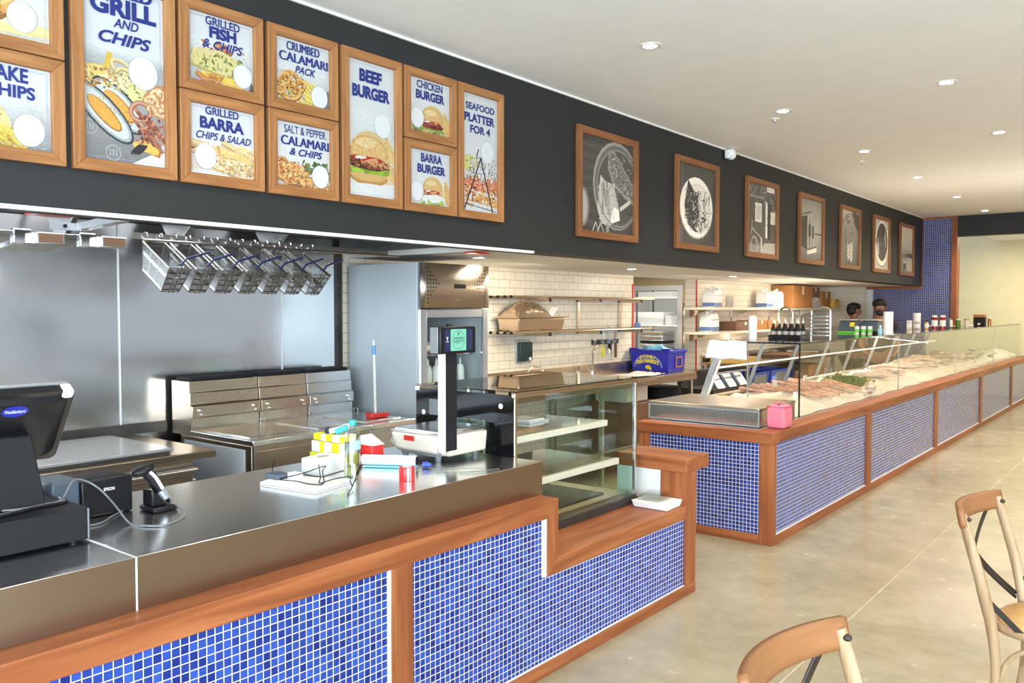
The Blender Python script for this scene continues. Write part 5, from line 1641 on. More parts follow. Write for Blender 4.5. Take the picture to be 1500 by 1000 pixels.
P_('top_rail', MB(O).box(XG - 0.02, XG + 0.004, 15.301, YE - 0.02, 1.349, 1.361), M['glass_edge'], gd)
P_('light_tube', MB(O).cyl((-3.03, Y0 + 0.04, 1.135), (-3.03, 14.3, 1.135), 0.008, n=12), M['led'], gd)
for k in range(9):
    y = 6.46 + 0.92 * k
    P_('slanted_strut', MB(O).bar((-3.135, y, 0.895), (-2.975, y, 1.348), 0.045 if k == 0 else 0.03, 0.014, up=(0, 1, 0)), M['silver'], gd, bevel=0.002)
P_('slanted_strut', MB(O).bar((-3.10, 6.47, 0.895), (-2.93, 6.47, 1.348), 0.02, 0.014, up=(0, 1, 0)), M['white_plastic'], gd)
area('display_light', (-2.95, 10.6, 1.30), (0.45, 0, -1), 0.06, 8.2, 30, (1.0, 0.78, 0.73))
area('display_light', (-3.05, 10.6, 1.16), (-0.1, 0, 1), 0.03, 8.2, 30, (1.0, 0.90, 0.76))  # upward light added to brighten the kitchen soffit
o = build(MB().grid(18, 8, lambda u, v: (-3.075 + 0.325 * u - 0.035 * v * (1 - u), 6.445 - 0.006 * math.sin(8 * u + 3 * v) - 0.008 * math.sin(3.1 * u) * v, 1.366 - 0.152 * v + 0.004 * math.sin(12 * u))), 'plastic_sheet', M['cloth'], solid=0.003)
tag(o, 'white plastic sheet hanging over the near end of the glass guard', 'sheet')

# steel cover box on the end of the counter and the pink bag
t = T('steel_cover', 'low brushed steel cover box on the near end of the seafood counter', 'cover', (-2.8, 6.1, 0.7785))
O = t.location
P_('cover_top', MB(O).box(-3.245, -2.35, 5.745, 6.46, 0.895, 0.912), steel('cover_top_steel', 'x', (0.58, 0.51, 0.42), 0.30, 0.05), t, bevel=0.003)  # tan reflection put into the colour of the top steel
P_('cover_sides', MB(O).box(-3.24, -2.355, 5.75, 6.455, 0.779, 0.8948), M['steel_x'], t, bevel=0.002)
P_('front_frame', MB(O).box(-3.245, -2.350, 5.7465, 5.7495, 0.779, 0.787).box(-3.245, -2.350, 5.7465, 5.7495, 0.884, 0.8945).box(-2.362, -2.350, 5.7465, 5.7495, 0.787, 0.884).box(-3.245, -3.235, 5.7465, 5.7495, 0.787, 0.884), M['silver'], t)
t = T('pink_lunch_bag', 'small pink fabric lunch bag on the corner of the timber counter top', 'bag', (-2.235, 5.84, 0.7785))
O = t.location
bg = MB(O)
R0 = [(-2.303, 5.765), (-2.178, 5.765), (-2.178, 5.92), (-2.303, 5.92)]
bm_ = []
for z, g in ((0.779, -0.006), (0.80, 0.002), (0.85, 0.004), (0.90, 0.003), (0.935, -0.003), (0.945, -0.02)):
    bm_.append([(x + (g if x > -2.24 else -g), y + (g if y > 5.83 else -g), z) for x, y in R0])
vs = [p for r in bm_ for p in r]
fs = [(3, 2, 1, 0), (20, 21, 22, 23)]
for r in range(5):
    for i in range(4):
        fs.append((4 * r + i, 4 * r + (i + 1) % 4, 4 * r + 4 + (i + 1) % 4, 4 * r + 4 + i))
bg._add(vs, fs)
P_('bag_body', bg, M['pink'], t, bevel=0.012, seg=3)
P_('zip_piping', MB(O).tube([(x * 1.0 + (0.003 if x > -2.24 else -0.003), y + (0.003 if y > 5.83 else -0.003), 0.931) for x, y in R0], 0.004, 8, closed=True), plain('pink_piping', (0.62, 0.06, 0.18), 0.6), t)
P_('bag_handle', MB(O).tube(catmull([(-2.28, 5.84, 0.945), (-2.26, 5.84, 0.962), (-2.22, 5.845, 0.962), (-2.20, 5.85, 0.945)], 5), 0.006, 8, flat=0.5), M['pink'], t)
P_('zip_puller', MB(O).box(-2.245, -2.225, 5.80, 5.815, 0.9455, 0.951), M['black'], t)

# ---------------------------------------------------------------- crushed ice and fish
ni = random.Random(3)
ph = [ni.uniform(0, 6.28) for _ in range(12)]


def ice_z(x, y):
    u = (x + 2.36) / -0.72                        # 0 at the front, 1 at the back
    base = 0.785 + 0.088 * min(1, max(0, u)) ** 0.8 + 0.05 * min(1, max(0, (y - 9.6) / 2.5)) * min(1, max(0, u * 1.6))
    mound = 0.028 * math.sin(math.pi * min(1, max(0, u * 1.2))) * (1 + 0.5 * math.sin(1.7 * y + ph[0]))
    ripple = 0.009 * math.sin(11 * y + 5 * x + ph[1]) + 0.007 * math.sin(23 * y - 9 * x + ph[2]) + 0.005 * math.sin(37 * x + 6 * y + ph[3])
    fade = min(1, (y - 6.45) * 2.0) if y < 7 else 1
    return base + (mound + ripple) * max(0.2, fade) + (0.035 if y > 14 else 0.0) * math.exp(-((y - 15.2) / 0.9) ** 2)


def ice_pt(u, v):
    y = 6.49 + (17.55 - 6.49) * v
    xb = -3.10 if y < 14.38 else -2.74
    x0 = -2.352 + 0.012 * math.sin(9 * y + ph[4]) - 0.004
    x = x0 + (xb - x0) * u
    z = 0.7775 if u in (0.0, 1.0) else ice_z(x, y)
    return (x, y, z)


o = build(MB().grid(22, 320, ice_pt), 'crushed_ice', M['ice'], angle=80)
tag(o, 'bed of crushed ice along the seafood display behind the glass', 'ice', kind='stuff')
for loc, r, lb in (((-2.405, 8.62, 0.852), (0.05, 0.09, 0.06), 'big pale lump of ice at the front of the display below the parsley'), ((-2.41, 8.40, 0.825), (0.045, 0.07, 0.035), 'smaller lump of ice to the left of the big pale one')):
    o = build(MB().ell(loc, r, 14, 9, fn=lambda d: 1 + 0.13 * math.sin(5 * d.x + 7 * d.y) + 0.1 * math.sin(9 * d.z)), 'ice_lump', plain('pale_ice', (0.82, 0.70, 0.62), 0.3), bevel=0)
    tag(o, lb, 'ice')


def fish_mesh(name_mat):
    t = T('whole_fish', 'x', 'fish', (0, 0, 0))
    L, n = 0.30, 14

    def prof(s):
        return 0.055 * (math.sin(math.pi * min(1, s * 0.93 + 0.07)) ** 0.8) * (1 - 0.35 * s) + 0.004
    vs = []
    for i in range(13):
        s = i / 12
        h = prof(s)
        for j in range(n):
            a = 2 * math.pi * j / n
            vs.append((L * (s - 0.5), h * 0.42 * math.cos(a), h * math.sin(a)))
    fs = [(i * n + j, i * n + (j + 1) % n, (i + 1) * n + (j + 1) % n, (i + 1) * n + j) for i in range(12) for j in range(n)]
    fs += [tuple(range(n - 1, -1, -1)), tuple(range(12 * n, 13 * n))]
    build(MB()._add(vs, fs), 'fish_body', name_mat, t)
    build(MB().prism([(L / 2 - 0.01, 0.008), (L / 2 + 0.065, 0.055), (L / 2 + 0.045, 0.0), (L / 2 + 0.065, -0.055), (L / 2 - 0.01, -0.008)], 'y', -0.002, 0.002), 'tail_fin', name_mat, t)
    build(MB().prism([(-0.07, 0.040), (-0.02, 0.078), (0.05, 0.062), (0.09, 0.028)], 'y', -0.0015, 0.0015), 'dorsal_fin', name_mat, t)
    ey = MB()
    for s in (-1, 1):
        ey.ell((-L * 0.40, s * 0.0165, 0.012), (0.008, 0.004, 0.008), 10, 6)
    build(ey, 'eyes', M['black'], t)
    return t


fr_ = random.Random(11)
protos = []
for mt, lb, gp, cnt in ((M['fish'], 'whole pink snapper-like fish lying with others on the crushed ice', 'pink whole fish on the ice', 44), (M['fish_silver'], 'whole silver-grey fish lying with others on the crushed ice', 'silver whole fish on the ice', 30)):
    pt = fish_mesh(mt)
    for k in range(cnt):
        if gp.startswith('pink'):
            y = 9.75 + 4.1 * (k / cnt) + fr_.uniform(-0.06, 0.06)
            x = -2.60 - 0.26 * fr_.random()
        else:
            y = 11.6 + 4.6 * (k / cnt) + fr_.uniform(-0.06, 0.06)
            x = (-2.60 - 0.26 * fr_.random()) if y < 14.1 else (-2.46 - 0.16 * fr_.random())
        rot = (math.radians(90 + fr_.uniform(-14, 14)), fr_.uniform(-0.12, 0.12), math.radians(fr_.choice((0, 180)) + fr_.uniform(-35, 35) + (55 if k % 3 == 0 else 20)))
        far_ = y > 14.1
        if far_:
            rot = (rot[0], rot[1], math.radians(fr_.choice((90, 270)) + fr_.uniform(-12, 12)))
        loc = (x, y, ice_z(x, y) + 0.020 + 0.045 * fr_.random())
        sc_ = fr_.uniform(0.8, 1.25)
        if k == 0:
            pt.location, pt.rotation_euler, pt.scale = loc, rot, (sc_,) * 3
            pt['label'], pt['group'] = lb, gp
        else:
            dup(pt, loc, lb, rot=rot, group=gp, scale=sc_)
# salmon fillets laid in rows, near end
t = T('salmon_fillet', 'x', 'fillet', (0, 0, 0), group='salmon fillets laid on the ice')
fl_ = MB().grid(10, 6, lambda u, v: (-0.19 + 0.38 * u, (-0.035 + 0.07 * v) * (1 - 0.5 * u * u), 0.022 * math.sin(math.pi * v) * (1 - 0.7 * u)))
build(fl_, 'flesh', M['fillet'], t, solid=0.006)
build(MB().grid(10, 1, lambda u, v: (-0.18 + 0.36 * u, -0.004 + 0.008 * v, 0.0235 * (1 - 0.7 * u) + 0.0025)), 'pale_stripe', M['beige'], t)
k = 0
for r in range(2):
    for i in range(9):
        y = 7.30 + 0.155 * i + fr_.uniform(-0.025, 0.025)
        x = -2.62 - 0.36 * r
        loc = (x, y, ice_z(x, y) + 0.012)
        rot = (fr_.uniform(-0.15, 0.15), 0.16 - 0.06 * r, math.radians(4 + fr_.uniform(-16, 16)))
        lb = 'salmon fillet with a pale stripe in the %s row on the ice' % ('front', 'back')[r]
        if k == 0:
            t.location, t.rotation_euler, t['label'] = loc, rot, lb
        else:
            dup(t, loc, lb, rot=rot, group='salmon fillets in the %s row' % ('front', 'back')[r])
        k += 1
t['group'] = 'salmon fillets in the front row'
# parsley strip and lemons
pb = MB()
pr = random.Random(5)
for k in range(420):
    y = 8.72 + 0.62 * pr.random()
    x = -2.56 - 0.36 * pr.random()
    z = ice_z(x, y) + 0.004
    a, h = pr.uniform(0, 6.28), pr.uniform(0.03, 0.075)
    d = Vector((math.cos(a), math.sin(a), 0))
    q = Vector((x, y, z))
    w = Vector((-d.y, d.x, 0)) * 0.012
    pb._add([q - w * 0.3, q + w * 0.3, q + d * h * 0.5 + w + ZP * h * 0.7, q + d * h * 0.7 + ZP * h, q + d * h * 0.5 - w + ZP * h * 0.7], [(0, 1, 2, 3, 4)])
o = build(pb, 'parsley_garnish', M['herb'], fix=False)
tag(o, 'strip of green parsley garnish across the ice between fillets and whole fish', 'parsley', kind='stuff')
for (x, y, lb) in ((-2.62, 9.28, 'lemon half at the front of the parsley strip'), (-2.72, 9.36, 'lemon half behind the front one, right of the parsley'), (-2.84, 9.34, 'lemon half farthest back beside the parsley')):
    o = build(MB().ell((x, y, ice_z(x, y) + 0.025), (0.03, 0.035, 0.03), 14, 9), 'lemon_half', M['lemon'])
    tag(o, lb, 'lemon', 'lemon halves on the ice')
tk = T('price_ticket', 'x', 'price ticket', (0, 0, 0), group='blank price tickets in the ice')
build(MB().box(-0.004, 0.004, -0.045, 0.045, 0.03, 0.09), 'card', M['paper'], tk)
build(MB().cyl((0, 0, 0), (0, 0, 0.03), 0.003, n=8), 'pin', M['white_plastic'], tk)
for k, (x, y, lb) in enumerate(((-3.0, 7.7, 'blank white price ticket at the back of the salmon fillets'), (-3.0, 8.5, 'blank white price ticket at the back, left of the parsley'), (-2.42, 14.0, 'blank white price ticket at the front of the ice near the far end'), (-2.55, 7.0, 'blank white price ticket at the near end of the salmon fillets'))):
    loc = (x, y, ice_z(x, y) - 0.002)
    if k == 0:
        tk.location, tk['label'] = loc, lb
    else:
        dup(tk, loc, lb)

# ---------------------------------------------------------------- things on the glass shelf
ZS = 1.3615
o = build(MB().lathe([(0, 0), (0.036, 0), (0.037, 0.01), (0.036, 0.10), (0.038, 0.17), (0.034, 0.20), (0.0, 0.205)], (-2.90, 6.92, ZS), 20), 'paper_roll', M['cloth'])
tag(o, 'upright white paper roll at the near end of the glass shelf', 'roll')
t = T('sauce_caddy', 'black tray with chrome carry hoops holding dark sauce bottles on the glass shelf', 'caddy', (-2.80, 7.50, ZS))
O = t.location
P_('caddy_tray', MB(O).box(-2.95, -2.66, 7.40, 7.62, ZS + 0.0005, ZS + 0.006).box(-2.95, -2.66, 7.40, 7.405, ZS + 0.006, ZS + 0.028).box(-2.95, -2.66, 7.615, 7.62, ZS + 0.006, ZS + 0.028)
   .box(-2.95, -2.945, 7.405, 7.615, ZS + 0.006, ZS + 0.028).box(-2.665, -2.66, 7.405, 7.615, ZS + 0.006, ZS + 0.028), M['black'], t)
hp_ = []
for a in range(13):
    an = math.pi * a / 12
    hp_.append((-2.835 - 0.065 * math.cos(an), 7.51, ZS + 0.22 + 0.055 * math.sin(an)))
P_('carry_hoop', MB(O).tube([(-2.90, 7.51, ZS + 0.01)] + hp_ + [(-2.77, 7.51, ZS + 0.01)], 0.008, 10), M['chrome'], t)
sb = T('sauce_bottle', 'dark glass sauce bottle with a pale spout standing in the black caddy', 'bottle', (0, 0, 0), group='sauce bottles in the black caddy')
build(MB().lathe([(0, 0), (0.022, 0), (0.023, 0.01), (0.023, 0.07), (0.012, 0.105), (0.010, 0.125), (0, 0.125)], n=14), 'bottle_body', plain('dark_bottle_glass', (0.02, 0.018, 0.014), 0.08), sb)
build(MB().lathe([(0.012, 0.125), (0.012, 0.145), (0.005, 0.15), (0.003, 0.175), (0, 0.175)], n=12), 'spout', M['beige'], sb)
build(MB().lathe([(0.0236, 0.025), (0.0236, 0.055)], n=14), 'paper_label', M['card_grey'], sb)
i = 0
for r in range(2):
    for c in range(5):
        loc = (-2.925 + 0.057 * c + (0.0 if r else 0.002), 7.445 + 0.125 * r, ZS + 0.0065)
        if i == 0:
            sb.location = loc
        else:
            dup(sb, loc)
        i += 1
t = T('tray_rack', 'chrome hooped rack of small steel trays beside the sauce caddy', 'rack', (-2.55, 7.62, ZS))
O = t.location
hp_ = []
for a in range(13):
    an = math.pi * a / 12
    hp_.append((-2.555 - 0.085 * math.cos(an), 7.62, ZS + 0.24 + 0.04 * math.sin(an)))
P_('rack_hoop', MB(O).tube([(-2.64, 7.62, ZS + 0.002)] + hp_ + [(-2.47, 7.62, ZS + 0.002)], 0.008, 10), M['chrome'], t)
for k in range(6):
    P_('small_tray', MB(O).box(-2.63, -2.48, 7.55, 7.69, ZS + 0.02 + 0.034 * k, ZS + 0.032 + 0.034 * k), M['steel_x'], t, bevel=0.002)
# two counter displays with lime bases
for k, (x0, x1, y, lb) in enumerate(((-2.99, -2.79, 9.46, 'dark grey counter scale with lime green base on the glass shelf, left of the pair'), (-2.775, -2.58, 9.50, 'dark grey counter scale on the glass shelf, right of the pair'))):
    t = T('counter_scale', lb, 'scale', ((x0 + x1) / 2, y + 0.1, ZS), group='dark counter scales on the glass shelf')
    O = t.location
    P_('body', MB(O).hexa([(x0, y, ZS + 0.02), (x1, y, ZS + 0.02), (x1, y + 0.22, ZS + 0.02), (x0, y + 0.22, ZS + 0.02)], [(x0 + 0.012, y + 0.05, ZS + 0.135), (x1 - 0.004, y + 0.05, ZS + 0.135), (x1 - 0.004, y + 0.2, ZS + 0.135), (x0 + 0.012, y + 0.2, ZS + 0.135)]), M['bluegrey'], t, bevel=0.008)
    P_('top_tray', MB(O).box(x0, x1, y + 0.04, y + 0.23, ZS + 0.1355, ZS + 0.15), M['steel_x'], t, bevel=0.003)
    P_('base', MB(O).box(x0, x1, y - 0.005, y + 0.2, ZS + 0.0005, ZS + 0.0195), M['lime'] if k == 0 else M['black'], t, bevel=0.003)
    if k == 0:
        P_('sticker', MB(O).bar((x0 + 0.15, y + 0.016, ZS + 0.07), (x0 + 0.15, y + 0.034, ZS + 0.115), 0.05, 0.002), M['ink_yellow'], t)
for (x, y, lb) in ((-2.72, 9.25, 'lime-labelled pot in front of the counter scales, left of three'), (-2.66, 9.27, 'lime-labelled pot in front of the counter scales, middle of three'), (-2.60, 9.29, 'lime-labelled pot in front of the counter scales, right of three')):
    t = T('spice_pot', lb, 'pot', (x, y, ZS), group='lime-labelled pots on the glass shelf')
    build(MB().lathe([(0, 0.0005), (0.024, 0.0005), (0.025, 0.06), (0.022, 0.068), (0, 0.068)], n=16), 'pot_body', M['white_plastic'], t)
    build(MB().lathe([(0.0256, 0.012), (0.0258, 0.052)], n=16), 'lime_label', M['lime'], t)
    build(MB().lathe([(0.024, 0.0685), (0.024, 0.08), (0, 0.081)], n=16), 'pot_lid', M['white_plastic'], t)
t = T('sanitiser_bottle', 'small pale blue bottle beside the first white paper roll on the glass shelf', 'bottle', (-2.47, 9.20, ZS))
build(MB().lathe([(0, 0.0005), (0.026, 0.0005), (0.027, 0.05), (0.012, 0.065), (0.011, 0.075), (0, 0.075)], n=16), 'bottle_body', plain('pale_blue_plastic', (0.35, 0.62, 0.68), 0.2), t)
build(MB().lathe([(0.013, 0.0755), (0.013, 0.092), (0, 0.093)], n=12), 'cap', M['white_plastic'], t)
for (x, y, h, lb) in ((-2.39, 9.18, 0.235, 'upright white paper towel roll in front of the bearded worker'), (-2.86, 12.4, 0.21, 'upright white paper towel roll behind the red sauce bottles')):
    t = T('paper_towel_roll', lb, 'roll', (x, y, ZS), group='paper towel rolls on the glass shelf')
    build(MB().lathe([(0.02, 0.0005), (0.047, 0.0005), (0.047, h), (0.02, h), (0.02, 0.0005)], n=24, cap=False), 'paper', M['paper'], t)
    build(MB().lathe([(0.018, 0.001), (0.02, 0.001), (0.02, h + 0.002), (0.018, h + 0.002), (0.018, 0.001)], n=20, cap=False), 'core', M['card'], t)


def jar(x, y, r, h, body, lidm, label, group=None, neck=0.7, lab=True, name='condiment_jar', cat='jar'):
    t = T(name, label, cat, (x, y, ZS), group=group)
    build(MB().lathe([(0, 0.0005), (r, 0.0005), (r, h * 0.8), (r * neck, h * 0.9), (r * neck, h), (0, h)], n=16), 'jar_body', body, t)
    build(MB().lathe([(r * neck * 1.12, h * 0.9), (r * neck * 1.12, h * 1.04), (0, h * 1.05)], n=16), 'lid', lidm, t)
    if lab:
        build(MB().lathe([(r + 0.0006, h * 0.18), (r + 0.0006, h * 0.66)], n=16), 'paper_label', M['paper'], t)


jar(-2.80, 11.75, 0.032, 0.11, M['beige'], M['white_plastic'], 'cream spice jar with white lid on the glass shelf, left of the pair', 'spice jars on the glass shelf', 0.95)
jar(-2.72, 11.80, 0.032, 0.11, M['card_grey'], M['white_plastic'], 'grey spice jar with white lid on the glass shelf, right of the pair', 'spice jars on the glass shelf', 0.95)
jar(-2.66, 12.05, 0.026, 0.105, M['amber'], M['black'], 'amber oil bottle with dark cap between spice jars and red sauces', None, 0.45, True, 'oil_bottle', 'bottle')
jar(-2.66, 12.5, 0.038, 0.17, M['sauce_red'], M['white_plastic'], 'red sauce bottle with white cap, left of the two on the glass shelf', 'red sauce bottles', 0.8, True, 'sauce_jar', 'bottle')
jar(-2.57, 12.55, 0.038, 0.17, M['sauce_red'], M['white_plastic'], 'red sauce bottle with white cap, right of the two on the glass shelf', 'red sauce bottles', 0.8, True, 'sauce_jar', 'bottle')
t = T('card_terminal', 'black box with white side panel to the right of the red sauce bottles', 'box', (-2.62, 13.0, ZS))
O = t.location
P_('housing', MB(O).box(-2.70, -2.565, 12.95, 13.10, ZS + 0.0005, ZS + 0.13), M['bluegrey'], t, bevel=0.006)
P_('white_side', MB(O).box(-2.5645, -2.55, 12.96, 13.08, ZS + 0.01, ZS + 0.11), M['white_plastic'], t, bevel=0.003)
jar(-2.58, 13.6, 0.032, 0.115, M['herb'], M['white_plastic'], 'green-filled jar beside the black box on the glass shelf', 'jars right of the black box', 0.95, False)
jar(-2.49, 13.7, 0.03, 0.115, M['beige'], M['copper'], 'cream jar with copper lid, rightmost beside the black box', 'jars right of the black box', 0.95, False)
o = build(MB().box(-2.62, -2.50, 14.2, 14.3, ZS + 0.0005, ZS + 0.02), 'folded_cloth', M['cloth'], bevel=0.006)
tag(o, 'small folded white cloth on the glass shelf past the mosaic column', 'cloth')
t = T('coffee_box', 'dark brown box with copper top band near the far end of the glass shelf', 'box', (-2.53, 14.95, ZS))
O = t.location
P_('box_body', MB(O).box(-2.61, -2.45, 14.88, 15.02, ZS + 0.0005, ZS + 0.135), M['black_matt'], t, bevel=0.004)
P_('copper_band', MB(O).box(-2.612, -2.448, 14.878, 15.022, ZS + 0.1355, ZS + 0.18), M['copper'], t, bevel=0.004)
P_('white_mark', MB(O).poly(disc_poly((-2.53, 14.8795, ZS + 0.03), XP, ZP, 0.02, 0.016, 16)), M['ink_white'], t)
jar(-2.40, 14.98, 0.026, 0.12, M['copper'], M['beige'], 'small copper-coloured jar right of the dark brown box', None, 0.9, False)


# ================================================================ PEOPLE
def skinned(name, joints, links, mat, parent, levels=2, root=0):
    me = bpy.data.meshes.new(name)
    me.from_pydata([j[0] for j in joints], links, [])
    me.materials.append(mat)
    o = bpy.data.objects.new(name, me)
    COL.objects.link(o)
    o.parent = parent
    o.modifiers.new('skin', 'SKIN')
    for i, j in enumerate(joints):
        r = j[1]
        me.skin_vertices[0].data[i].radius = r if hasattr(r, '__len__') else (r, r)
        me.skin_vertices[0].data[i].use_root = (i == root)
    md = o.modifiers.new('smooth', 'SUBSURF')
    md.levels = md.render_levels = levels
    md2 = o.modifiers['skin']
    md2.use_smooth_shade = True
    return o


def person(loc, rotz, label, height, beard):
    t = T('person', label, 'person', loc, rotz)
    s = height / 1.72
    J = [((0, 0, 0.95), (0.15, 0.11)), ((0, 0, 1.12), (0.145, 0.10)), ((0, 0, 1.30), (0.165, 0.11)), ((0, 0, 1.42), (0.12, 0.085)), ((0, 0, 1.50), 0.058), ((0, 0.01, 1.56), 0.062),
         ((0, 0.025, 1.60), (0.072, 0.088)), ((0, 0.02, 1.66), (0.070, 0.088)), ((0, 0.015, 1.70), (0.045, 0.055))]
    K = [(i, i + 1) for i in range(8)]
    for sg in (-1, 1):
        b = len(J)
        J += [((sg * 0.17, 0, 1.39), 0.062), ((sg * 0.225, 0.0, 1.28), 0.052), ((sg * 0.25, 0.04, 1.10), 0.042), ((sg * 0.21, 0.20, 0.99), 0.034), ((sg * 0.17, 0.30, 0.96), 0.026), ((sg * 0.15, 0.36, 0.955), (0.034, 0.018))]
        K += [(3, b)] + [(b + i, b + i + 1) for i in range(5)]
        c = len(J)
        for q in range(4):
            J.append(((sg * 0.15 + (q - 1.5) * 0.018, 0.43 - abs(q - 1.5) * 0.006, 0.945), 0.008))
            K.append((b + 5, c + q))
        J.append(((sg * 0.15 - sg * 0.045, 0.385, 0.95), 0.009))
        K.append((b + 5, c + 4))
        l = len(J)
        J += [((sg * 0.095, 0, 0.86), 0.085), ((sg * 0.10, 0.01, 0.50), 0.056), ((sg * 0.10, -0.01, 0.10), 0.036), ((sg * 0.10, 0.10, 0.035), 0.034)]
        K += [(0, l), (l, l + 1), (l + 1, l + 2), (l + 2, l + 3)]
    J = [((p[0] * s, p[1] * s, p[2] * s), tuple(q * s for q in (r if hasattr(r, '__len__') else (r, r)))) for p, r in J]
    body = skinned('body', J, K, M['skin'], t)
    # clothing: shirt with short sleeves, trousers
    SJ = [((0, 0, 0.93), (0.170, 0.128)), ((0, 0, 1.12), (0.164, 0.120)), ((0, 0, 1.30), (0.184, 0.128)), ((0, 0, 1.41), (0.140, 0.102)), ((0, 0, 1.455), (0.075, 0.07))]
    SK = [(0, 1), (1, 2), (2, 3), (3, 4)]
    for sg in (-1, 1):
        b = len(SJ)
        SJ += [((sg * 0.18, 0, 1.39), 0.075), ((sg * 0.232, 0.0, 1.27), 0.066), ((sg * 0.246, 0.02, 1.17), 0.060)]
        SK += [(3, b), (b, b + 1), (b + 1, b + 2)]
    skinned('shirt', [((p[0] * s, p[1] * s, p[2] * s), tuple(q * s for q in (r if hasattr(r, '__len__') else (r, r)))) for p, r in SJ], SK, M['shirt'], t)
    TJ = [((0, 0, 0.93), (0.168, 0.122))]
    TK = []
    for sg in (-1, 1):
        b = len(TJ)
        TJ += [((sg * 0.095, 0, 0.83), 0.098), ((sg * 0.10, 0.01, 0.50), 0.072), ((sg * 0.10, -0.01, 0.08), 0.058)]
        TK += [(0, b), (b, b + 1), (b + 1, b + 2)]
    skinned('trousers', [((p[0] * s, p[1] * s, p[2] * s), tuple(q * s for q in (r if hasattr(r, '__len__') else (r, r)))) for p, r in TJ], TK, M['black_matt'], t)
    hz = 1.645 * s
    # face: nose, eyes, mouth, ears; hair of the right length
    build(MB().ell((0, 0.112 * s, hz - 0.03 * s), (0.014, 0.020, 0.022), 10, 8), 'nose', M['skin'], t)
    for sg in (-1, 1):
        build(MB().ell((sg * 0.031 * s, 0.094 * s, hz - 0.002), (0.013, 0.008, 0.007), 10, 6), 'eye', M['ink_white'], t)
        build(MB().ell((sg * 0.031 * s, 0.1005 * s, hz - 0.002), (0.005, 0.003, 0.005), 8, 6), 'iris', M['black'], t)
        build(MB().bar((sg * 0.014, 0.103 * s, hz + 0.018), (sg * 0.05, 0.092 * s, hz + 0.018), 0.006, 0.007), 'eyebrow', M['hair'], t)
        build(MB().ell((sg * 0.080 * s, 0.012, hz - 0.02), (0.012, 0.022, 0.034), 10, 8), 'ear', M['skin'], t)
    build(MB().ell((0, 0.102 * s, hz - 0.068), (0.024, 0.010, 0.007), 12, 6), 'mouth', plain('lips', (0.22, 0.07, 0.05), 0.5), t)
    hr = random.Random(int(height * 1000))
    p1, p2 = hr.uniform(0, 6), hr.uniform(0, 6)

    def hairfn(d):
        return 1 + 0.05 * math.sin(13 * d.x + p1) * math.sin(11 * d.y + p2) + 0.04 * math.sin(17 * d.z + 5 * d.x)
    hb = MB()
    w = 1.12 if beard else 1.0
    hb.ell((0, 0.0, hz + 0.045 * s), (0.090 * w * s, 0.105 * s, 0.068 * (1.1 if beard else 1.0) * s), 22, 14, fn=hairfn)
    hb.ell((0, -0.035 * s, hz - 0.005), (0.086 * s, 0.080 * s, 0.085 * s), 20, 12, fn=hairfn)
    build(hb, 'hair', M['hair'], t)
    if beard:
        bb = MB().ell((0, 0.062 * s, hz - 0.082), (0.062 * s, 0.056 * s, 0.052 * s), 18, 10, fn=hairfn)
        bb.ell((0, 0.100 * s, hz - 0.054), (0.032, 0.012, 0.008), 12, 6)
        build(bb, 'beard', M['hair'], t)
    return t


person((-3.50, 12.98, 0.0), math.radians(200), 'curly-haired bearded person in a black shirt behind the seafood counter, facing the customers', 1.735, True)
person((-4.05, 13.60, 0.0), math.radians(-48), 'dark-haired person in a black shirt seen from behind, left of the bearded worker', 1.69, False)
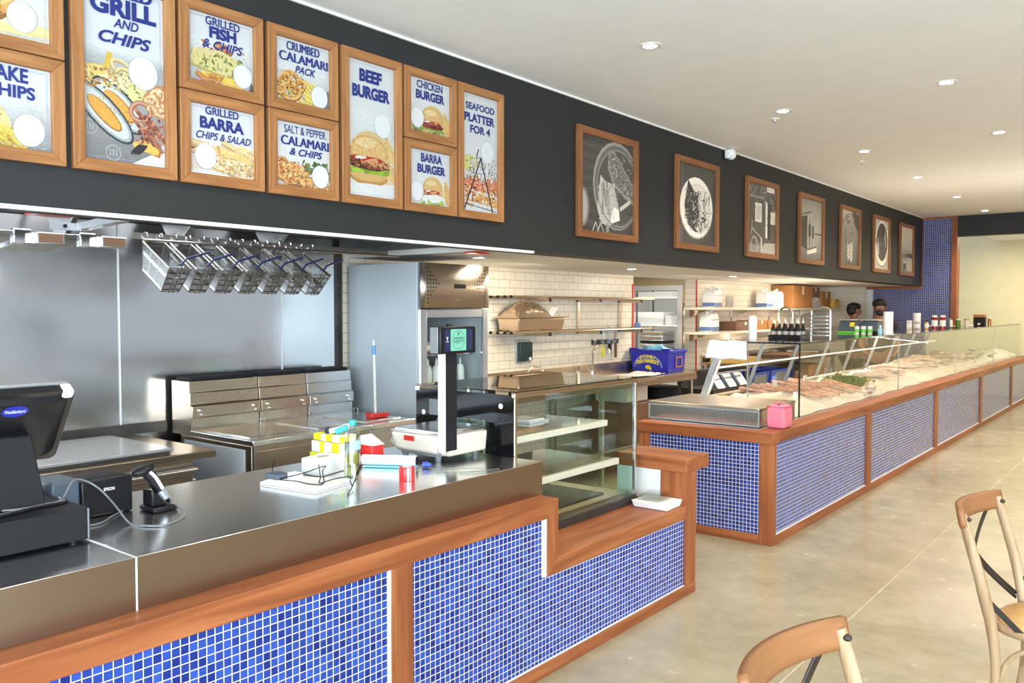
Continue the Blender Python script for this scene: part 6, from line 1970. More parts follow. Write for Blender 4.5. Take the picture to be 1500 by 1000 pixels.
# ================================================================ MENU POSTERS AND PHOTOGRAPHS ON THE BULKHEAD
class Pic:
    """flat printed picture: coloured outlines in layers, clipped to the sheet (u along +y, v up)"""

    def __init__(self, w, h, clip, seed):
        self.w, self.h, self.clip = w, h, clip
        self.items = []
        self.r = random.Random(seed)

    def poly(self, pts, col):
        u0, u1, v0, v1 = self.clip
        for ax, lim, sg in ((0, u0, 1), (0, u1, -1), (1, v0, 1), (1, v1, -1)):
            out = []
            for i in range(len(pts)):
                a, b = pts[i - 1], pts[i]
                da, db = sg * (a[ax] - lim), sg * (b[ax] - lim)
                if (da >= 0) != (db >= 0):
                    t = da / (da - db)
                    out.append((a[0] + (b[0] - a[0]) * t, a[1] + (b[1] - a[1]) * t))
                if db >= 0:
                    out.append(b)
            pts = out
            if len(pts) < 3:
                return self
        self.items.append((pts, col))
        return self

    def ell(self, cx, cy, a, b, col, rot=0.0, n=22, wob=0.0):
        p0 = self.r.uniform(0, 6)
        c, s = math.cos(rot), math.sin(rot)
        pts = []
        for i in range(n):
            t = 2 * math.pi * i / n
            q = 1 + wob * (math.sin(3 * t + p0) * 0.6 + math.sin(5 * t + 2 * p0) * 0.4)
            x, y = a * q * math.cos(t), b * q * math.sin(t)
            pts.append((cx + x * c - y * s, cy + x * s + y * c))
        return self.poly(pts, col)

    def ring(self, cx, cy, a, b, wd, col, rot=0.0, n=20):
        c, s = math.cos(rot), math.sin(rot)

        def P(k, f):
            t = 2 * math.pi * k / n
            x, y = (a - f) * math.cos(t), (b - f) * math.sin(t)
            return (cx + x * c - y * s, cy + x * s + y * c)
        for k in range(n):
            self.poly([P(k, 0), P(k + 1, 0), P(k + 1, wd), P(k, wd)], col)
        return self

    def bar(self, cx, cy, l, w, rot, col):
        c, s = math.cos(rot), math.sin(rot)
        return self.poly([(cx + x * c - y * s, cy + x * s + y * c) for x, y in ((-l / 2, -w / 2), (l / 2, -w / 2), (l / 2, w / 2), (-l / 2, w / 2))], col)

    def rect(self, u0, u1, v0, v1, col):
        return self.poly([(u0, v0), (u1, v0), (u1, v1), (u0, v1)], col)

    def fade(self, u0, u1, v0, v1, c0, c1, n=14):
        for k in range(n):
            t = (k + 0.5) / n
            self.rect(u0, u1, v0 + (v1 - v0) * k / n, v0 + (v1 - v0) * (k + 1) / n, tuple(a + (b - a) * t for a, b in zip(c0, c1)))
        return self

    def vary(self, col, a=0.15):
        q = 1 + self.r.uniform(-a, a)
        return tuple(min(1, c * q) for c in col)

    # food elements
    def chips(self, n, u0, u1, v0, v1, l=0.08, w=0.014, col=(0.85, 0.62, 0.12), rot=None):
        for k in range(n):
            r_ = self.r.uniform(-1.0, 1.0) if rot is None else rot + self.r.uniform(-0.3, 0.3)
            cx, cy = self.r.uniform(u0, u1), self.r.uniform(v0, v1)
            ll = l * self.r.uniform(0.7, 1.2)
            self.bar(cx, cy - 0.002, ll, w * 1.25, r_, tuple(c * 0.45 for c in col))
            self.bar(cx, cy, ll, w, r_, self.vary(col, 0.2))
            self.bar(cx - 0.001, cy + w * 0.2, ll * 0.9, w * 0.3, r_, tuple(min(1, c * 1.25) for c in col))
        return self

    def nuggets(self, n, u0, u1, v0, v1, r0=0.02, col=(0.70, 0.33, 0.08)):
        for k in range(n):
            cx, cy = self.r.uniform(u0, u1), self.r.uniform(v0, v1)
            a = r0 * self.r.uniform(0.7, 1.3)
            self.ell(cx, cy, a * 1.12, a * 0.9, tuple(c * 0.4 for c in col), self.r.uniform(0, 3), wob=0.2)
            self.ell(cx, cy + a * 0.1, a, a * 0.75, self.vary(col, 0.2), self.r.uniform(0, 3), wob=0.2)
            self.ell(cx - a * 0.2, cy + a * 0.3, a * 0.45, a * 0.28, tuple(min(1, c * 1.5 + 0.05) for c in col), self.r.uniform(0, 3), wob=0.2)
        return self

    def leaves(self, n, u0, u1, v0, v1, s=0.018, col=(0.16, 0.28, 0.05)):
        for k in range(n):
            self.ell(self.r.uniform(u0, u1), self.r.uniform(v0, v1), s * self.r.uniform(0.5, 1.2), s * self.r.uniform(0.25, 0.55), self.vary(col, 0.45), self.r.uniform(0, 3), 9, 0.25)
        return self

    def burger(self, cx, cy, s, meat=(0.10, 0.028, 0.015)):
        """cy = middle of the filling"""
        self.ell(cx + 0.06 * s, cy + 0.1 * s, 1.1 * s, 1.1 * s, (0.75, 0.55, 0.25), 0)
        self.ell(cx, cy - 0.62 * s, 1.0 * s, 0.35 * s, (0.55, 0.30, 0.09))
        self.ell(cx, cy - 0.52 * s, 0.98 * s, 0.28 * s, (0.72, 0.45, 0.18))
        for k in range(9):
            self.ell(cx - s + 0.24 * s * k, cy - 0.36 * s + self.r.uniform(-0.05, 0.05) * s, 0.20 * s, 0.11 * s, self.vary((0.30, 0.50, 0.05), 0.35), self.r.uniform(-0.5, 0.5), wob=0.25)
        self.ell(cx, cy - 0.16 * s, 1.02 * s, 0.20 * s, meat, wob=0.06)
        for k in range(10):
            self.ell(cx + self.r.uniform(-0.9, 0.9) * s, cy - 0.15 * s + self.r.uniform(-0.1, 0.1) * s, 0.14 * s, 0.06 * s, self.vary((0.22, 0.07, 0.035), 0.4), 0, wob=0.2)
        self.ell(cx - 0.1 * s, cy + 0.06 * s, 0.92 * s, 0.13 * s, (0.48, 0.03, 0.02), wob=0.05)
        self.ell(cx + 0.1 * s, cy + 0.02 * s, 0.4 * s, 0.08 * s, (0.75, 0.42, 0.20), 0.2, wob=0.1)
        self.ell(cx - 0.45 * s, cy + 0.10 * s, 0.3 * s, 0.07 * s, (0.85, 0.80, 0.72), 0.1, wob=0.1)
        top = [(cx - 1.0 * s, cy + 0.17 * s)] + [(cx - 1.0 * s * math.cos(math.pi * k / 16), cy + 0.2 * s + 0.80 * s * math.sin(math.pi * k / 16) ** 0.8) for k in range(17)] + [(cx + 1.0 * s, cy + 0.17 * s)]
        self.poly(top, (0.62, 0.33, 0.10))
        top = [(cx + (x - cx) * 0.93, cy + 0.22 * s + (y - cy - 0.2 * s) * 0.94) for x, y in top]
        self.poly(top, (0.78, 0.50, 0.20))
        self.ell(cx - 0.15 * s, cy + 0.70 * s, 0.55 * s, 0.2 * s, (0.88, 0.66, 0.34), 0.05)
        for k in range(16):
            self.ell(cx + self.r.uniform(-0.6, 0.6) * s, cy + self.r.uniform(0.5, 0.85) * s, 0.025 * s, 0.014 * s, (0.93, 0.82, 0.6), self.r.uniform(0, 3), 6)
        return self

    def speck(self, n, u0, u1, v0, v1, cols, s=0.006):
        u0, u1, v0, v1 = u0 * self.w, u1 * self.w, v0 * self.h, v1 * self.h
        for k in range(n):
            self.ell(self.r.uniform(u0, u1), self.r.uniform(v0, v1), s * self.r.uniform(0.5, 1.6), s * self.r.uniform(0.3, 0.9), self.vary(self.r.choice(cols), 0.25), self.r.uniform(0, 3), 7, 0.2)
        return self

    def stamp(self, cx, cy, r):
        g = (0.55, 0.56, 0.57)
        self.ring(cx, cy, r, r, r * 0.09, g)
        for k in (-1, 0, 1):
            self.bar(cx + k * r * 0.4, cy, r * 0.12, r * 0.8, 0, g)
        return self

    def build(self, name, parent, x0, mat):
        vs, fs, cols = [], [], []
        step = min(0.00005, 0.0016 / max(1, len(self.items)))
        for k, (pts, col) in enumerate(self.items):
            n = len(vs)
            vs += [(x0 + step * k, p[0], p[1]) for p in pts]
            fs.append(tuple(range(n, n + len(pts))))
            cols.append(col)
        me = bpy.data.meshes.new(name)
        me.from_pydata(vs, [], fs)
        me.materials.append(mat)
        at = me.color_attributes.new('ink', 'FLOAT_COLOR', 'CORNER')
        buf = []
        for f, c in zip(fs, cols):
            buf += [c[0], c[1], c[2], 1.0] * len(f)
        at.data.foreach_set('color', buf)
        o = bpy.data.objects.new(name, me)
        COL.objects.link(o)
        o.parent = parent
        return o


def frame(t, w, h, fw, dep, my, mz, gapx=0.0):
    """mitred picture frame: two uprights, two rails; local u along +y, v up, wall at x = 0"""
    for u0, u1 in ((0, fw), (w, w - fw)):
        v0, v1 = 0, h
        poly = [(u0, 0), (u1, fw), (u1, h - fw), (u0, h)]
        build(MB().prism(poly, 'x', 0.001, dep), 'frame_upright', mz, t, bevel=0.0025)
    for v0, v1 in ((0, fw), (h, h - fw)):
        poly = [(0, v0), (w, v0), (w - fw, v1), (fw, v1)]
        build(MB().prism(poly, 'x', 0.001, dep - 0.0006), 'frame_rail', my, t, bevel=0.0025)


def poster(y0, y1, z0, z1, label, texts, disc, paint, seed, keyline=True, ink='ink_blue', bg=(0.80, 0.82, 0.83)):
    w, h = y1 - y0, z1 - z0
    t = T('menu_poster', label, 'poster', (X_DARK, y0, z0), group='timber-framed menu posters')
    fw = 0.046
    frame(t, w, h, fw, 0.028, M['pine_y'], M['pine_z'])
    build(MB().box(0.001, 0.009, fw - 0.004, w - fw + 0.004, fw - 0.004, h - fw + 0.004), 'sheet', M['sheet'], t)
    cl = (fw, w - fw, fw, h - fw)
    p = Pic(w, h, cl, seed)
    paint(p, w, h)
    p.build('food_picture', t, 0.0095, M['print'])
    x1 = 0.0120
    if keyline:
        kl = MB()
        a, b, c, d = fw + 0.012, w - fw - 0.012, fw + 0.012, h - fw - 0.012
        e = 0.0013
        for q in ((a, b, c, c + e), (a, b, d - e, d), (a, a + e, c, d), (b - e, b, c, d)):
            kl.poly([(x1 - 0.0006, q[0], q[2]), (x1 - 0.0006, q[1], q[2]), (x1 - 0.0006, q[1], q[3]), (x1 - 0.0006, q[0], q[3])])
        build(kl, 'border_line', M['keyline'], t)
    if disc:
        u, v, r = disc
        dm = MB()
        dm.poly(disc_poly((x1, u * w, h - v * h), YP, ZP, r * 0.96, r * 1.04), 0)
        ring_faces(dm, (x1 + 0.0003, u * w, h - v * h), YP, ZP, r * 0.96, r * 1.04, 0.0016, m=1)
        build(dm, 'price_disc', [M['disc'], M['keyline']], t)
    tm = MB()
    for (s, u, v, tw, tht, sh, bd) in texts:
        put_text(tm, s, (x1 + 0.0006, u * w, h - v * h), YP, ZP, tw, tht, sh, bd, slope=0.0)
    if texts:
        build(tm, 'lettering', M[ink], t)
    return t


GREY0, GREY1 = (0.16, 0.165, 0.165), (0.72, 0.73, 0.73)
CHIP = (0.80, 0.55, 0.10)


def paint_top_left(p, w, h):
    p.fade(0, w, 0.0, h * 0.5, (0.75, 0.66, 0.48), (0.80, 0.82, 0.80), 10)
    p.ell(w * 0.30, h * 0.36, 0.16, 0.05, (0.78, 0.47, 0.14), 0.1, wob=0.1)
    p.ell(w * 0.25, h * 0.50, 0.15, 0.06, (0.82, 0.62, 0.22), 0.1, wob=0.1)
    p.nuggets(8, w * 0.05, w * 0.45, h * 0.2, h * 0.36, 0.03, (0.75, 0.36, 0.10))
    for k in range(5):
        p.ell(w * (0.45 + 0.1 * k), h * (0.19 + 0.01 * k), 0.05, 0.017, p.vary((0.85, 0.72, 0.33), 0.1), -0.1)
    p.speck(60, 0.12, 0.5, 0.2, 0.5, ((0.45, 0.20, 0.05), (0.85, 0.62, 0.26), (0.62, 0.34, 0.10)), 0.008)


def paint_flake(p, w, h):
    p.fade(0, w, 0, h * 0.62, GREY0, (0.78, 0.79, 0.79), 16)
    p.stamp(w * 0.82, h * 0.38, 0.022).stamp(w * 0.82, h * 0.20, 0.022).stamp(w * 0.74, h * 0.48, 0.018)
    p.ell(w * 0.25, h * 0.38, 0.17, 0.055, (0.50, 0.33, 0.08), -0.55, wob=0.08)
    p.ell(w * 0.25, h * 0.40, 0.165, 0.05, (0.72, 0.55, 0.20), -0.55, wob=0.08)
    p.ell(w * 0.44, h * 0.44, 0.07, 0.022, (0.78, 0.66, 0.30), -0.9)
    p.chips(26, w * 0.1, w * 0.6, h * 0.13, h * 0.30, 0.085, 0.016, CHIP, -0.4)
    p.speck(70, 0.12, 0.48, 0.30, 0.46, ((0.55, 0.40, 0.10), (0.85, 0.70, 0.34)), 0.006)
    p.speck(40, 0.12, 0.6, 0.12, 0.26, ((0.45, 0.26, 0.03), (0.88, 0.68, 0.20)), 0.006)


def paint_mixed(p, w, h):
    p.fade(0, w, h * 0.06, h * 0.60, (0.22, 0.225, 0.225), (0.50, 0.51, 0.51), 10)
    p.fade(0, w, h * 0.57, h * 0.63, (0.50, 0.51, 0.51), (0.80, 0.82, 0.83), 6)
    p.poly([(w * 0.35, 0.0), (w, 0.0), (w, h * 0.24), (w * 0.75, h * 0.12)], (0.80, 0.82, 0.83))
    p.stamp(w * 0.20, h * 0.585, 0.028).stamp(w * 0.38, h * 0.105, 0.03).stamp(w * 0.17, h * 0.22, 0.028).stamp(w * 0.86, h * 0.17, 0.024)
    p.ell(w * 0.18, h * 0.47, 0.075, 0.05, (0.62, 0.45, 0.12), 0.2, wob=0.12)
    p.ell(w * 0.2, h * 0.48, 0.065, 0.04, (0.80, 0.66, 0.22), 0.2, wob=0.12)
    p.bar(w * 0.34, h * 0.55, 0.085, 0.022, 1.35, (0.78, 0.52, 0.06))
    for (a, b) in ((0.47, 0.54), (0.52, 0.50), (0.44, 0.47)):
        p.ring(w * a, h * b, 0.048, 0.03, 0.017, (0.58, 0.40, 0.16), -0.4)
        p.ring(w * a, h * b + 0.003, 0.046, 0.028, 0.010, (0.83, 0.72, 0.42), -0.4)
    p.ell(w * 0.41, h * 0.455, 0.065, 0.045, (0.80, 0.72, 0.44), 0.1, wob=0.18)
    p.ell(w * 0.60, h * 0.42, 0.055, 0.038, (0.62, 0.62, 0.14), 0.6)
    p.ell(w * 0.60, h * 0.42, 0.048, 0.031, (0.80, 0.78, 0.34), 0.6)
    p.leaves(20, w * 0.35, w * 0.7, h * 0.38, h * 0.52, 0.008)
    for (a, b) in ((0.83, 0.44), (0.86, 0.36), (0.76, 0.40)):
        p.ell(w * a, h * b, 0.042, 0.036, (0.62, 0.28, 0.10), 0.4, wob=0.15)
        p.ell(w * a, h * b, 0.032, 0.027, (0.85, 0.62, 0.36), 0.4, wob=0.15)
        p.ring(w * a, h * b, 0.020, 0.016, 0.006, (0.60, 0.25, 0.08))
    for (a, b, l) in ((0.44, 0.345, 0.135), (0.30, 0.30, 0.15)):
        p.ell(w * a, h * b, l, 0.058, (0.05, 0.055, 0.07), -0.75)
        p.ell(w * a, h * b, l * 0.93, 0.050, (0.42, 0.47, 0.47), -0.75)
        p.ell(w * a, h * b, l * 0.84, 0.042, (0.66, 0.72, 0.70), -0.75)
        p.ell(w * a + 0.002, h * b - 0.003, l * 0.58, 0.030, (0.45, 0.20, 0.04), -0.75)
        p.ell(w * a, h * b, l * 0.55, 0.024, (0.80, 0.42, 0.08), -0.75)
    for k in range(11):
        p.bar(w * 0.72 + 0.013 * (k % 6) - 0.02, h * (0.30 - 0.011 * k), 0.10, 0.016, -0.85 + 0.1 * math.sin(k), p.vary((0.33, 0.10, 0.055) if k % 2 else (0.48, 0.22, 0.13), 0.25))
    p.ring(w * 0.65, h * 0.335, 0.05, 0.045, 0.020, (0.45, 0.17, 0.10), 0.3)
    p.ring(w * 0.65, h * 0.335, 0.045, 0.04, 0.008, (0.66, 0.38, 0.26), 0.3)
    p.bar(w * 0.72, h * 0.15, 0.11, 0.035, -0.25, (0.45, 0.18, 0.03))
    p.ell(w * 0.70, h * 0.155, 0.055, 0.022, (0.85, 0.55, 0.12), -0.2, wob=0.2)
    p.speck(60, 0.13, 0.42, 0.42, 0.52, ((0.45, 0.20, 0.05), (0.85, 0.62, 0.26), (0.62, 0.34, 0.10)), 0.008)
    p.speck(50, 0.36, 0.52, 0.42, 0.53, ((0.45, 0.42, 0.16), (0.85, 0.80, 0.52), (0.62, 0.50, 0.22)), 0.007)
    p.speck(40, 0.70, 0.90, 0.34, 0.47, ((0.62, 0.25, 0.08), (0.88, 0.70, 0.45)), 0.007)
    p.speck(70, 0.62, 0.88, 0.17, 0.32, ((0.20, 0.06, 0.035), (0.55, 0.28, 0.18), (0.36, 0.10, 0.06)), 0.008)
    p.speck(40, 0.22, 0.56, 0.24, 0.38, ((0.62, 0.28, 0.05), (0.86, 0.52, 0.14)), 0.004)
    for k in range(3):
        p.ell(w * (0.60 + 0.03 * k), h * 0.14, 0.03, 0.008, (0.03, 0.03, 0.035), 0.8)


def paint_fish(p, w, h):
    p.fade(0, w, 0, h * 0.62, (0.42, 0.43, 0.42), (0.80, 0.82, 0.83), 14)
    p.stamp(w * 0.18, h * 0.22, 0.022)
    p.nuggets(9, w * 0.15, w * 0.6, h * 0.50, h * 0.56, 0.016, (0.55, 0.22, 0.10))
    p.chips(20, w * 0.3, w * 0.85, h * 0.12, h * 0.22, 0.07, 0.016, CHIP, -0.3)
    p.chips(6, w * 0.25, w * 0.5, h * 0.15, h * 0.24, 0.05, 0.016, (0.6, 0.25, 0.06))
    p.poly([(w * 0.13, h * 0.28), (w * 0.16, h * 0.47), (w * 0.50, h * 0.50), (w * 0.83, h * 0.40), (w * 0.86, h * 0.25), (w * 0.5, h * 0.22)], (0.50, 0.42, 0.12))
    p.poly([(w * 0.14, h * 0.30), (w * 0.17, h * 0.48), (w * 0.50, h * 0.51), (w * 0.81, h * 0.41), (w * 0.83, h * 0.28), (w * 0.5, h * 0.245)], (0.78, 0.68, 0.30))
    p.leaves(26, w * 0.25, w * 0.75, h * 0.27, h * 0.47, 0.012, (0.22, 0.26, 0.06))
    p.poly([(w * 0.82, h * 0.05), (w * 0.95, h * 0.05), (w * 0.86, h * 0.25)], (0.10, 0.10, 0.10))
    p.speck(60, 0.15, 0.82, 0.24, 0.48, ((0.55, 0.48, 0.16), (0.86, 0.78, 0.42)), 0.006)
    p.speck(30, 0.15, 0.8, 0.5, 0.56, ((0.62, 0.15, 0.08), (0.80, 0.78, 0.70)), 0.006)


def paint_barra(p, w, h):
    p.fade(0, w, h * 0.03, h * 0.5, (0.72, 0.55, 0.40), (0.80, 0.80, 0.78), 12)
    p.chips(14, w * 0.2, w * 0.85, h * 0.36, h * 0.46, 0.12, 0.02, (0.85, 0.62, 0.32), -0.15)
    for k in range(5):
        p.bar(w * (0.55 + 0.06 * k), h * (0.40 - 0.035 * k), 0.2, 0.02, -0.12, p.vary((0.85, 0.62, 0.24), 0.15))
    p.ell(w * 0.66, h * 0.22, 0.13, 0.04, (0.60, 0.42, 0.20), -0.12, wob=0.12)
    p.ell(w * 0.66, h * 0.23, 0.12, 0.034, (0.86, 0.70, 0.44), -0.12, wob=0.12)
    p.nuggets(14, w * 0.45, w * 0.9, h * 0.17, h * 0.28, 0.012, (0.75, 0.52, 0.26))
    p.ell(w * 0.3, h * 0.12, 0.12, 0.02, (0.85, 0.85, 0.82))
    p.leaves(8, w * 0.15, w * 0.3, h * 0.30, h * 0.40, 0.014, (0.5, 0.10, 0.04))
    p.speck(90, 0.42, 0.92, 0.14, 0.30, ((0.55, 0.34, 0.12), (0.88, 0.76, 0.52)), 0.006)
    p.speck(40, 0.3, 0.9, 0.30, 0.45, ((0.60, 0.34, 0.12), (0.88, 0.70, 0.40)), 0.006)


def paint_crumbed(p, w, h):
    p.fade(0, w, 0, h * 0.55, (0.33, 0.34, 0.33), (0.80, 0.82, 0.83), 12)
    p.chips(34, w * 0.25, w * 0.75, h * 0.10, h * 0.36, 0.09, 0.013, (0.85, 0.66, 0.14), -0.6)
    p.poly([(w * 0.72, h * 0.05), (w * 0.95, h * 0.05), (w * 0.93, h * 0.40), (w * 0.80, h * 0.30)], (0.20, 0.20, 0.20))
    for (a, b, r_, q) in ((0.34, 0.42, 0.05, -0.2), (0.24, 0.36, 0.046, 0.9), (0.44, 0.33, 0.046, 0.6), (0.33, 0.25, 0.062, 0.1), (0.20, 0.25, 0.03, 0.5)):
        p.ring(w * a, h * b - 0.004, r_ * 1.05, r_ * 0.72, 0.026, (0.30, 0.11, 0.02), q)
        p.ring(w * a, h * b, r_, r_ * 0.68, 0.020, (0.66, 0.31, 0.07), q)
        p.ring(w * a, h * b + 0.003, r_ * 0.96, r_ * 0.64, 0.007, (0.85, 0.56, 0.22), q)
    p.speck(90, 0.14, 0.52, 0.18, 0.48, ((0.50, 0.20, 0.03), (0.85, 0.55, 0.20), (0.30, 0.10, 0.02)), 0.005)


def paint_salt(p, w, h):
    p.fade(0, w, 0, h * 0.5, (0.50, 0.50, 0.40), (0.80, 0.82, 0.83), 10)
    p.leaves(60, w * 0.5, w * 0.9, h * 0.27, h * 0.44, 0.016, (0.12, 0.20, 0.06))
    p.nuggets(16, w * 0.16, w * 0.55, h * 0.15, h * 0.40, 0.028, (0.74, 0.40, 0.14))
    p.nuggets(22, w * 0.45, w * 0.9, h * 0.12, h * 0.22, 0.018, (0.72, 0.38, 0.12))
    p.nuggets(8, w * 0.15, w * 0.4, h * 0.2, h * 0.36, 0.03, (0.80, 0.42, 0.16))
    p.speck(90, 0.14, 0.6, 0.14, 0.42, ((0.42, 0.15, 0.03), (0.88, 0.62, 0.30), (0.66, 0.20, 0.06)), 0.006)


def paint_beef(p, w, h):
    p.fade(0, w, h * 0.46, h * 0.62, (0.72, 0.76, 0.76), (0.80, 0.82, 0.83), 8)
    p.fade(0, w, h * 0.05, h * 0.46, (0.76, 0.60, 0.38), (0.72, 0.76, 0.76), 12)
    for k in range(7):
        p.bar(w * 0.80 + 0.012 * (k % 3), h * (0.42 - 0.045 * k), 0.11, 0.026, -1.0 + 0.1 * k, p.vary((0.85, 0.60, 0.24), 0.15))
    p.rect(0, w, 0, h * 0.16, (0.80, 0.81, 0.80))
    p.burger(w * 0.46, h * 0.295, 0.128)
    p.ell(w * 0.5, h * 0.085, 0.16, 0.035, (0.62, 0.64, 0.64))
    p.ell(w * 0.5, h * 0.098, 0.17, 0.038, (0.82, 0.83, 0.83))
    p.speck(80, 0.14, 0.80, 0.245, 0.30, ((0.06, 0.015, 0.01), (0.32, 0.10, 0.05), (0.5, 0.22, 0.10)), 0.008)
    p.speck(16, 0.3, 0.8, 0.27, 0.31, ((0.65, 0.30, 0.12),), 0.012)
    p.speck(60, 0.16, 0.78, 0.33, 0.44, ((0.70, 0.42, 0.14), (0.88, 0.64, 0.32)), 0.007)


def paint_chicken(p, w, h):
    p.fade(0, w, h * 0.1, h * 0.55, (0.60, 0.45, 0.26), (0.78, 0.80, 0.80), 12)
    for k in range(5):
        p.bar(w * 0.84, h * (0.35 - 0.05 * k), 0.10, 0.022, -1.0, p.vary((0.80, 0.52, 0.18), 0.15))
    p.burger(w * 0.55, h * 0.27, 0.085, (0.30, 0.05, 0.03))
    p.leaves(24, w * 0.2, w * 0.75, h * 0.10, h * 0.18, 0.016, (0.20, 0.30, 0.05))
    p.speck(40, 0.36, 0.74, 0.22, 0.28, ((0.06, 0.02, 0.02), (0.40, 0.06, 0.04)), 0.007)


def paint_barra_burger(p, w, h):
    p.fade(0, w, 0, h * 0.5, (0.72, 0.66, 0.55), (0.80, 0.82, 0.83), 10)
    for k in range(5):
        p.bar(w * 0.86, h * (0.36 - 0.05 * k), 0.11, 0.022, -1.0, p.vary((0.80, 0.52, 0.18), 0.15))
    p.burger(w * 0.55, h * 0.30, 0.075, (0.62, 0.35, 0.12))
    p.ell(w * 0.55, h * 0.20, 0.09, 0.03, (0.86, 0.86, 0.84), 0.1, wob=0.15)
    p.leaves(20, w * 0.3, w * 0.8, h * 0.12, h * 0.18, 0.018, (0.35, 0.50, 0.08))


def paint_platter(p, w, h):
    p.ell(w * 0.28, h * 0.42, 0.06, 0.05, (0.75, 0.70, 0.25))
    for k in range(26):
        a, b = p.r.uniform(0.25, 0.85), p.r.uniform(0.30, 0.46)
        p.ring(w * a, h * b, 0.022, 0.017, 0.005, p.vary((0.28, 0.29, 0.24), 0.3), p.r.uniform(0, 3), 12)
        p.ell(w * a, h * b, 0.016, 0.012, p.vary((0.72, 0.74, 0.66), 0.2), p.r.uniform(0, 3), 10)
    p.nuggets(18, w * 0.15, w * 0.9, h * 0.22, h * 0.31, 0.022, (0.70, 0.22, 0.10))
    p.chips(22, w * 0.15, w * 0.9, h * 0.20, h * 0.31, 0.07, 0.012, (0.72, 0.22, 0.10), -0.4)
    p.chips(40, w * 0.18, w * 0.88, h * 0.12, h * 0.20, 0.05, 0.010, (0.70, 0.36, 0.08), 1.3)
    p.bar(w * 0.5, h * 0.205, w * 0.8, 0.006, -0.12, (0.80, 0.80, 0.78))
    p.bar(w * 0.5, h * 0.115, w * 0.8, 0.010, -0.10, (0.75, 0.76, 0.76))
    p.bar(w * 0.5, h * 0.095, w * 0.75, 0.005, -0.10, (0.10, 0.10, 0.11))
    p.bar(w * 0.335, h * 0.27, 0.34, 0.009, 1.13, (0.02, 0.02, 0.025))
    p.bar(w * 0.655, h * 0.255, 0.36, 0.009, -1.24, (0.02, 0.02, 0.025))
    p.bar(w * 0.44, h * 0.50, 0.06, 0.007, 1.25, (0.02, 0.02, 0.025))
    p.speck(120, 0.14, 0.9, 0.13, 0.32, ((0.45, 0.12, 0.05), (0.86, 0.45, 0.25), (0.80, 0.78, 0.70), (0.12, 0.04, 0.03)), 0.007)
    p.speck(80, 0.2, 0.9, 0.30, 0.46, ((0.08, 0.08, 0.07), (0.80, 0.80, 0.72)), 0.005)
    p.bar(w * 0.335, h * 0.27, 0.34, 0.009, 1.13, (0.02, 0.02, 0.025))
    p.bar(w * 0.655, h * 0.255, 0.36, 0.009, -1.24, (0.02, 0.02, 0.025))


ZJ0, ZJ1, ZB_, ZT_ = 2.531, 2.535, 2.147, 2.913
poster(1.008, 1.411, ZJ1, ZT_, 'menu poster cut off by the top left corner, with blank disc over battered food', [], (0.66, 0.67, 0.053), paint_top_left, 21)
poster(1.008, 1.411, ZB_, ZJ0, 'menu poster at the left edge with chips and blue words AKE and HIPS', [('FLAKE', 0.50, 0.205, 0.160, 0.052, 0.0, 0.03), ('& CHIPS', 0.475, 0.360, 0.225, 0.046, 0.0, 0.03)], (0.70, 0.70, 0.056), paint_flake, 22)
poster(1.437, 1.850, ZB_, ZT_, 'tall menu poster reading MIXED GRILL AND CHIPS with open mussels', [('MIXED', 0.52, 0.065, 0.21, 0.066, 0.0, 0.035), ('GRILL', 0.50, 0.162, 0.262, 0.074, 0.0, 0.045), ('AND', 0.52, 0.240, 0.100, 0.036, 0.25, 0.02), ('CHIPS', 0.51, 0.318, 0.210, 0.048, 0.3, 0.03)],
       (0.68, 0.465, 0.063), paint_mixed, 23)
poster(1.866, 2.270, ZJ1, ZT_, 'menu poster reading GRILLED FISH & CHIPS', [('GRILLED', 0.52, 0.185, 0.165, 0.036, 0.0, 0.02), ('FISH', 0.52, 0.305, 0.130, 0.050, 0.0, 0.05), ('& CHIPS', 0.52, 0.440, 0.195, 0.038, 0.3, 0.02)], (0.755, 0.72, 0.049), paint_fish, 24)
poster(1.866, 2.270, ZB_, ZJ0, 'menu poster reading GRILLED BARRA CHIPS & SALAD', [('GRILLED', 0.50, 0.175, 0.160, 0.034, 0.0, 0.02), ('BARRA', 0.50, 0.310, 0.212, 0.050, 0.0, 0.04), ('CHIPS & SALAD', 0.52, 0.450, 0.265, 0.032, 0.3, 0.015)], (0.30, 0.68, 0.053), paint_barra, 25)
poster(2.293, 2.695, ZJ1, ZT_, 'menu poster reading CRUMBED CALAMARI PACK with fried rings', [('CRUMBED', 0.51, 0.200, 0.186, 0.040, 0.0, 0.015), ('CALAMARI', 0.52, 0.335, 0.275, 0.042, 0.0, 0.022), ('PACK', 0.54, 0.465, 0.120, 0.034, 0.3, 0.025)], (0.74, 0.745, 0.051), paint_crumbed, 26)
poster(2.293, 2.695, ZB_, ZJ0, 'menu poster reading SALT & PEPPER CALAMARI & CHIPS', [('SALT & PEPPER', 0.53, 0.200, 0.240, 0.036, 0.0, 0.005), ('CALAMARI', 0.53, 0.335, 0.272, 0.042, 0.0, 0.022), ('& CHIPS', 0.54, 0.460, 0.190, 0.034, 0.3, 0.025)], (0.745, 0.72, 0.052), paint_salt, 27)
poster(2.718, 3.122, ZB_, ZT_, 'tall menu poster reading BEEF BURGER with a big stacked burger', [('BEEF', 0.49, 0.150, 0.150, 0.064, 0.0, 0.05), ('BURGER', 0.50, 0.258, 0.252, 0.064, 0.0, 0.05)], (0.685, 0.455, 0.060), paint_beef, 28)
poster(3.140, 3.548, ZJ1, ZT_, 'menu poster reading CHICKEN BURGER', [('CHICKEN', 0.50, 0.200, 0.200, 0.042, 0.0, 0.02), ('BURGER', 0.51, 0.345, 0.222, 0.050, 0.0, 0.04)], (0.26, 0.68, 0.052), paint_chicken, 29)
